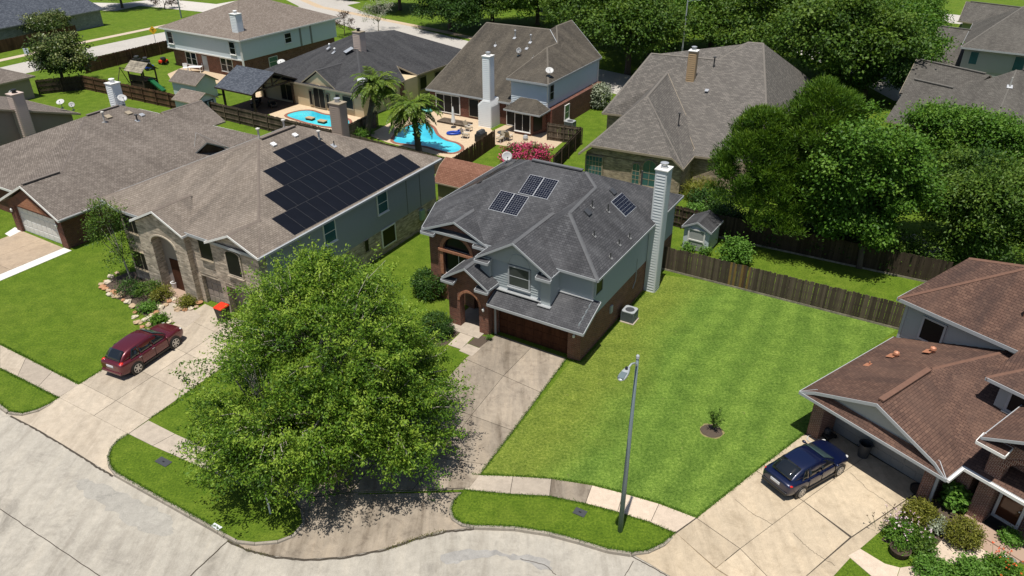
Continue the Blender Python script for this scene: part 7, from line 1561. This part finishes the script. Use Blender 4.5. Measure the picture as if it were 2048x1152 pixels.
oak(1, (1530, 140), 1.55, 'oak behind the driftwood roof peak', 2.0); oak(0, (1655, 190), 1.6, 'big oak right of the driftwood roof', 1.1); oak(2, (1738, 165), 1.4, 'green oak between the driftwood and grey-brown roofs', 0.2); oak(1, (1600, 70), 1.5, 'oak at the top right behind the driftwood peak', 3.0); oak(3, (1728, 200), .95, 'dark low oak against the grey-brown roof', 4.0); oak(0, (1700, 55), 1.4, 'oak at the top edge right of the far street', 4.6); oak(2, (1800, 95), 1.05, 'bright oak left of the grey two-storey house', 5.5); oak(3, (1835, 25), 1.0, 'dark oak behind the grey two-storey house', 2.4); oak(1, (1480, 30), 1.5, 'far oak at the top edge above the tan chimney', 0.9); oak(3, (1380, 20), 1.4, 'far dark oak at the top edge by the lamp column', 3.3); oak(0, (1280, 10), 1.4, 'far oak at the top edge left of the lamp column', 2.7); oak(2, (1560, 10), 1.4, 'far bright oak at the top edge right of centre', 1.2); oak(1, (245, 16), 0.9, 'street oak at the top left beside the slate-blue roof', 1.3); oak(3, (700, -8), 1.2, 'far dark oak at the top edge left of centre', 0.3); oak(3, (590, -25), 1.2, 'far oak cut by the top edge left of centre', 1.9); oak(0, (480, -30), 1.2, 'far oak cut by the top edge above the pale blue house', 2.5)
# magnolias
ptree('magnolia_tree', 'glossy magnolia tree at the corner of the brown fence', (128, 172), (122, 114), 54, 44, 51, 380, 40, .36, .30, .17, L_MAG, 6); ptree('magnolia_tree', 'rounded magnolia in front of the slate-blue roof', (98, 78), (97, 46), 38, 19, 52, 240, 36, .36, .30, .17, L_MAG, 5)
# small street trees
ptree('crape_myrtle', 'reddish young tree on the far verge', (690, 72), (688, 48), 22, 22, 53, 60, 22, .28, .2, .1, L_PURPLE, 4, r0=.07); ptree('bare_tree', 'thin sparsely leaved tree beside the pink chimney', (757, 62), (757, 25), 42, 40, 54, 110, 12, .3, .18, .1, L_GREYG, 5, r0=.08, nlimb=12, ntw=60, bark=M_BARK_L); ptree('street_tree', 'small tree beside the far junction at top left', (330, 18), (330, 2), 26, 20, 55, 70, 26, .3, .25, .14, L_PURPLE, 4, r0=.1)
ptree('ornamental_tree', 'slender dark green tree in front of the tan stone house', (262, 560), (222, 472), 44, 84, 56, 190, 26, .26, .15, .07, L_OAK, 7, r0=.07, nlimb=9, ntw=30, flat=.9, bark=M_BARK_L)
# palms
def palm(label, base_px, crown_px, nf, Lf, seed):
    b = gp(*base_px); z = zat(crown_px[0], crown_px[1], b.y); t = thing('palm_tree', label, 'palm', b, 0, 'palms by the pools'); rg = np.random.default_rng(seed); cx = ray(*crown_px)[0] * b.y / ray(*crown_px)[1] - b.x
    m = MB(); pts = [(0, 0, -.1), (0, 0, .2), (cx * .4, 0, z * .5), (cx, 0, z)]; m.tube(pts, [.42, .34, .27, .33], 12); m.build('trunk', M_BARK, t, smooth=True)
    m = MB()
    for i in range(90): 
        a = rg.uniform(0, 2 * pi); q = rg.uniform(.15, 1.0); r = .28; c = Vector((cx * q, 0, z * q)); m.bar(c + Vector((cos(a) * r * .8, sin(a) * r * .8, 0)), c + Vector((cos(a) * (r + .13), sin(a) * (r + .13), .16)), .14, .03)
    o = m.build('leaf_scars', M_BARK, t); o['kind'] = 'stuff'
    P, Dv, Nn, Ls, ti = [], [], [], [], []; st = MB()
    for f in range(nf):
        a = rg.uniform(0, 2 * pi); e = rg.uniform(-.25, 1.35); L_ = Lf * rg.uniform(.85, 1.1); d = Vector((cos(a), sin(a), 0)); p = Vector((cx, 0, z)); ang = e; prev = p.copy(); path = [p.copy()]; sd = Vector((-sin(a), cos(a), 0)); tt = rg.uniform(.35, .65)
        for k in range(18):
            st_ = L_ / 18; ang -= (.05 + .10 * (k / 18)) * (1.0 if e > .3 else .75); p = p + (d * cos(ang) + Vector((0, 0, 1)) * sin(ang)) * st_; path.append(p.copy()); tan = d * cos(ang) + Vector((0, 0, 1)) * sin(ang); upv = sd.cross(tan)
            ll = .62 * sin(pi * min(1, (k + 2) / 19) ** .8) + .10
            for sg in (-1, 1):
                for jj in (0, .5):
                    q = p - tan * st_ * jj; lv = sd * sg * .8 + tan * .65 - Vector((0, 0, .22)) + Vector(rg.normal(size=3) * .1); lv.normalize(); P.append(q + lv * ll * .5); Dv.append(lv); Nn.append(Vector((0, 0, 1)) + sd * sg * -.3 + Vector(rg.normal(size=3) * .3)); Ls.append(ll); ti.append(tt + rg.normal() * .1 + (.15 if e > .4 else -.1))
        st.tube([tuple(q) for q in path[::3]], [.035] + [.02] * (len(path[::3]) - 2) + [.008], 5)
    leaf_obj('crown', np.array(P), np.array(Dv), np.array(Nn), np.array(Ls), np.full(len(Ls), .10), np.array(ti), L_PALM, t); st.build('frond_stems', L_YEL, t, uv=False)
    return t
palm('tall date palm between the two pools', (735, 272), (752, 172), 72, 3.0, 61); palm('date palm standing in front of the kidney pool', (838, 306), (826, 222), 72, 3.3, 62)
# shrubs
bush('dark green shrub by the arched brick window', gp(863, 588), 1.15, 1.75, 71, L_DARK, 190, 26, .13, .08); bush('clipped dome shrub beside the entry porch', gp(873, 668), 1.0, 1.35, 72, L_DARK, 190, 40, .085, .05, rcl=.12); bush('loose leafy shrub under the arched brick window', gp(898, 560), .6, 1.6, 73, L_BROAD, 70, 22, .13, .07)
bush('pink flowering bougainvillea behind the charcoal roof', gp(1050, 326), 2.3, 1.5, 74, L_PINK, 170, 20, .17, .12, 'shrub', 'flowering_shrub', rcl=.24, bough=(4, .35)); bush('green leafy undergrowth of the bougainvillea', gp(1052, 322), 2.2, 1.5, 75, L_DARK, 130, 20, .18, .1, rcl=.25)
bush('pale grey-green shrub beside the pale blue upper storey', gp(1199, 216), 1.15, 2.8, 76, L_GREYG, 150, 22, .2, .12, rcl=.25); bush('low fern clump by the palm trunk', gp(722, 272), 1.1, .9, 77, L_BROAD, 80, 20, .3, .06, rcl=.2); bush('tall grassy shrub beside the tan stone facade', gp(1400, 398), 1.3, 1.7, 78, L_YEL, 120, 26, .28, .05, rcl=.3); bush('dark shrub between shed and tan stone house', gp(1420, 420), 1.7, 1.7, 79, L_DARK, 150, 24, .18, .1, rcl=.26)
bush('bright vine sprawling over the fence rail beside the shed', gp(1390, 450), .8, 1.7, 80, L_BRIGHT, 90, 18, .17, .12, rcl=.22); bush('bright leafy sapling at the right of the shed', gp(1468, 528), .95, 2.0, 81, L_BRIGHT, 120, 20, .17, .12, rcl=.24); bush('small weeds against the shed front', gp(1378, 502), .4, .6, 82, L_BRIGHT, 30, 16, .14, .07); bush('small weed clump at the shed corner', gp(1410, 512), .35, .6, 83, L_BRIGHT, 30, 16, .14, .07)
for i, (x, y, r_, h_) in enumerate(((1450, 472, 1.3, 1.8), (1545, 492, 1.4, 1.6), (1640, 512, 1.5, 2.0), (1690, 522, 1.4, 2.2), (1780, 540, 1.5, 2.4), (1860, 545, 1.6, 2.6), (1935, 545, 1.8, 2.8))):
    bush(['dark undergrowth behind the shed and fence', 'dark undergrowth below the nearest pine', 'dark undergrowth between pine and gum tree', 'dark undergrowth at the foot of the gum tree', 'leafy undergrowth right of the gum tree', 'leafy thicket below the right-hand trees', 'leafy thicket above the brown upper roof'][i], gp(x, y - 12), r_, h_, 140 + i, L_DARK if i < 4 else L_OAK, 120, 24, .2, .12, rcl=.28)
# young tree in the mulch ring on the striped lawn
p = gp(1423, 862); r = thing('mulch_ring', 'round mulch ring with dry edge on the striped lawn', 'mulch ring', p); m = MB(); m.blob((0, 0, -.02), (.60, .56, .12), 4, 22, 6, .05); m.build('mulch', M_SOIL, r); m = MB(); m.blob((0, 0, -.02), (.74, .70, .045), 9, 22, 6, .06); m.build('dry_edge', plain('dry_grass', (0.20, 0.175, 0.07), .95, var=.45, scale=16), r)
t = thing('sapling', 'small dark-leaved sapling in the mulch ring', 'tree', p + Vector((0.1, 0.1, 0.08))); rg = random.Random(5); m = MB(); CC = []
for i in range(7):
    a = rg.uniform(0, 6.28); e_ = Vector((cos(a) * rg.uniform(.15, .45), sin(a) * rg.uniform(.15, .45), rg.uniform(.7, 1.3))); m.tube([(0, 0, 0), tuple(e_ * .5 + Vector((0, 0, .1))), tuple(e_)], [.018, .012, .005], 5); CC += [e_ * k for k in (.45, .6, .75, .9, 1.0)]
m.build('trunk', M_BARK, t); rr = np.random.default_rng(6); C_ = np.repeat(np.array(CC), 9, axis=0); n = len(C_); leaf_obj('crown', C_ + rr.normal(size=(n, 3)) * .06, rr.normal(size=(n, 3)) + [0, 0, .5], rr.normal(size=(n, 3)) + [0, 0, .5], .15, .05, np.clip(rr.normal(size=n) * .2 + .5, 0, 1), L_OAK, t)
for i in range(14):
    a = rg.uniform(0, 6.28)
# planting bed in front of the tan stone house: soil, edging rocks and shrubs
sheet('mulch_bed', [xy(q) + (0.012,) for q in PX([(208, 572), (222, 558), (255, 545), (300, 540), (345, 585), (345, 600), (312, 628), (300, 640), (280, 625), (262, 612), (240, 600), (215, 590)])], M_SOIL)
rk = random.Random(9); path = [(203, 570), (212, 562), (224, 555), (236, 548), (210, 578), (222, 590), (232, 596), (245, 600), (258, 606), (268, 614), (272, 626), (268, 636), (275, 648), (284, 655), (296, 640), (304, 634), (312, 628), (320, 618), (330, 612), (340, 606), (348, 600), (218, 582), (228, 588), (352, 612), (360, 618), (372, 622), (382, 620), (392, 614), (398, 608), (288, 640), (300, 652), (330, 640), (341, 646), (240, 595), (205, 576), (216, 566)]
for i, (x, y) in enumerate(path):
    q = gp(x + rk.uniform(-2, 2), y + rk.uniform(-2, 2)); s = rk.uniform(.14, .27); m = MB(); m.blob((0, 0, s * .35), (s * rk.uniform(.9, 1.4), s, s * .6), i, 8, 5, .22); o = m.build('edging_rock', M_ROCKS[i % 3], None, q, rk.uniform(0, 3), smooth=False)
    tag(o, f'{["tan", "orange-brown", "cream"][i % 3]} rough edging rock around the planting bed of the tan stone house', 'rock', f'{["tan", "orange-brown", "cream"][i % 3]} edging rocks of the front bed')
for i, (x, y, r, hh, mt, lb) in enumerate(((262, 588, .75, .9, L_DARK, 'dark spreading shrub under the slender front tree'), (300, 592, .8, .9, L_OAK, 'shaggy green shrub in the middle of the front bed'), (325, 598, .6, .8, L_YEL, 'spiky yellow-green plant by the stone porch'), (298, 622, .5, .45, L_BRIGHT, 'low bright plant at the tip of the front bed'), (374, 612, .45, .6, L_YEL, 'spiky plant in the small rock ring by the garage'), (318, 645, .5, .35, L_BROAD, 'low green plant beside the maroon car'))):
    bush(lb, gp(x, y), r, hh, 90 + i, mt, 50, 20, .2, .05, rcl=.16)
p = gp(351, 578); t = thing('plant_pot', 'white tall plant pot inside the stone entry', 'pot', p); MB().lathe([(.14, 0), (.22, .5), (.23, .55), (.18, .55), (.14, .4), (.01, .4)], n=14).build('vessel', M_WHITE, t); MB().lathe([(.17, .48), (.01, .5)], n=14).build('soil', M_SOIL, t)
# planting by the lower-right house
sheet('mulch_bed', [xy(q) + (0.014,) for q in PX([(1762, 1080), (1790, 1050), (1830, 1000), (1870, 985), (1905, 1005), (1945, 1050), (1960, 1085), (1925, 1100), (1890, 1075), (1855, 1105), (1830, 1100), (1800, 1100)])], M_SOIL)
sheet('lawn_patch', [xy(q) + (0.010,) for q in PX([(1716, 1098), (1752, 1065), (1790, 1100), (1835, 1115), (1812, 1130), (1770, 1124)])], M_GRASS)
for i, (x, y, r, hh, mt, n_, lb) in enumerate(((1835, 1040, .62, .95, L_YEL, 160, 'rounded yellow-green shrub nearest the garage pier'), (1920, 1082, .70, 1.05, L_YEL, 190, 'larger rounded yellow-green shrub by the brick porch column'), (1905, 1012, .50, 1.1, L_BRIGHT, 80, 'large-leaved bright plant behind the yellow-green shrubs'), (1800, 1078, .62, .75, L_BROAD, 90, 'leafy rose shrub at the edge of the driveway'), (1835, 1095, .60, .7, L_OAK, 90, 'dark rose shrub with pale blooms by the round planter'), (1872, 1060, .42, .5, L_GREYG, 60, 'silvery low plant between the yellow-green shrubs'), (1860, 1150, .62, .7, L_BRIGHT, 110, 'bright leafy shrub at the bottom edge left of the walk'), (1935, 1155, .62, .8, L_BRIGHT, 120, 'bright leafy shrub at the bottom edge below the walk'), (1998, 1150, .6, .7, L_BROAD, 110, 'green flowering shrub at the bottom right corner'), (2018, 1085, .36, .5, L_BRIGHT, 60, 'small bright plant beside the brick porch steps'), (1890, 1160, .6, .5, L_BROAD, 90, 'low green shrub cut by the bottom edge'))):
    bush(lb, gp(x, y), r, hh, 110 + i, mt, n_, 22, .085 if mt is L_YEL else (.17 if i == 2 else .11), .05 if mt is L_YEL else (.15 if i == 2 else .06), rcl=.12)
for i, (x, y, mt, lb, n_) in enumerate(((1795, 1064, L_FLOWER, 'pale pink blooms over the rose shrub', 26), (1822, 1085, L_FLOWER, 'white blooms by the round planter', 26), (2000, 1140, L_ORANGE, 'orange blooms at the bottom right corner', 18), (1770, 1062, L_PURPLE, 'purple flower heads at the edge of the driveway', 22))):
    t = thing('flowers', lb, 'flowers', gp(x, y) + Vector((0, 0, .75)), 0); rr = np.random.default_rng(200 + i); n = n_ * 5; c = np.repeat(rr.normal(size=(n_, 3)) * [.4, .4, .08], 5, axis=0) + rr.normal(size=(n, 3)) * .025; leaf_obj('blooms', c, rr.normal(size=(n, 3)), rr.normal(size=(n, 3)) + [0, 0, 1.5], .07, .06, rr.uniform(0, 1, n), mt, t)
    m = MB(); [m.cyl((q[0], q[1], q[2] - .01), (q[0] * .6, q[1] * .6, -.6), .006, n=4) for q in c[::5]]; m.build('stems', L_BRIGHT, t, uv=False)
p = gp(1797, 1108); t = thing('planter', 'round brown half-barrel planter with flowers', 'planter', p); MB().lathe([(.34, 0), (.42, .32), (.43, .36), (.38, .36), (.36, .28), (.01, .27)], n=22).build('barrel', M_TIMBER, t); rr = np.random.default_rng(3); n = 160; leaf_obj('foliage', rr.normal(size=(n, 3)) * [.15, .15, .05] + [0, .05, .36], rr.normal(size=(n, 3)) + [0, 0, .5], rr.normal(size=(n, 3)) + [0, 0, 1], .10, .06, rr.uniform(0, 1, n), L_BROAD, t)
for i, (x, y) in enumerate(((2003, 1122), (2020, 1128), (1990, 1130))):
    t = thing('plant_pot', ['white scrolled pot at the bottom right corner', 'small grey pot beside the white scrolled pot', 'dark small pot left of the white scrolled pot'][i], 'pot', gp(x, y)); MB().lathe([(.1, 0), (.17, .2), (.18, .24), (.14, .24), (.01, .18)], n=14).build('vessel', (M_WHITE, M_AC, M_BLACK)[i], t); MB().lathe([(.14, .2), (.01, .22)], n=12).build('soil', M_SOIL, t)
# weeds in the porch bed and gutter tufts
bush('small weed clump at the foot of the porch pier', gp(978, 680), .16, .3, 131, L_BRIGHT, 16, 14, .09, .05, rcl=.07)
def tufts(name, label, pts, dens, hgt, seed, mat, spread=.06, z=0.0):
    rr = np.random.default_rng(seed); P = []
    pw = [xy(p) for p in PX(pts, z)]
    for i in range(len(pw) - 1):
        L_ = math.dist(pw[i], pw[i + 1]); n = int(L_ * dens); u = rr.uniform(0, 1, n); P.append(np.stack([pw[i][0] + (pw[i + 1][0] - pw[i][0]) * u, pw[i][1] + (pw[i + 1][1] - pw[i][1]) * u, np.full(n, z)], 1) + rr.normal(size=(n, 3)) * [spread, spread, 0])
    P = np.concatenate(P); n = len(P); h_ = rr.uniform(.5, 1.2, n) * hgt; d = rr.normal(size=(n, 3)) * .45 + [0, 0, 1]; o = leaf_obj(name, P + [0, 0, hgt * .4], d, rr.normal(size=(n, 3)), h_, .02, np.clip(rr.normal(size=n) * .2 + .5, 0, 1), mat); tag(o, label, 'grass', None, 'stuff')
tufts('grass_edge', 'ragged grass hanging over the kerbs and walks', [(0, 806), (18, 820)], 160, .10, 301, L_BROAD)
for k, pts in enumerate((kb1, kb2, [(945, 949), (1026, 952), (1103, 957), (1184, 969), (1246, 985), (1318, 1006), (1392, 1034)], [(1392, 1035), (1500, 951), (1610, 865)], [(962, 946), (1027, 861), (1083, 785), (1133, 718)], [(158, 769), (213, 735), (300, 680)], [(302, 836), (400, 778)], [(928, 980), (1020, 990), (1099, 994), (1171, 1009), (1235, 1026), (1301, 1047), (1348, 1066)], [(0, 688), (158, 768)], [(0, 738), (118, 797)], flL, flR, fmR, frL, [(1136, 722), (1162, 724), (1290, 585)])):
    tufts('grass_edge', 'ragged grass along the edges of the kerbs, walks and drives', pts, 190, .11, 310 + k, L_BROAD, .05)
tufts('gutter_weeds', 'weeds growing in the gutter line of the main driveway', [(890, 1062), (835, 1077), (770, 1100)], 130, .10, 340, L_YEL, .07, -0.11)
tufts('gutter_weeds', 'weeds growing in the gutter at the corner of the verge', [(452, 1080), (500, 1102), (545, 1113)], 60, .08, 341, L_YEL, .05, -0.11)
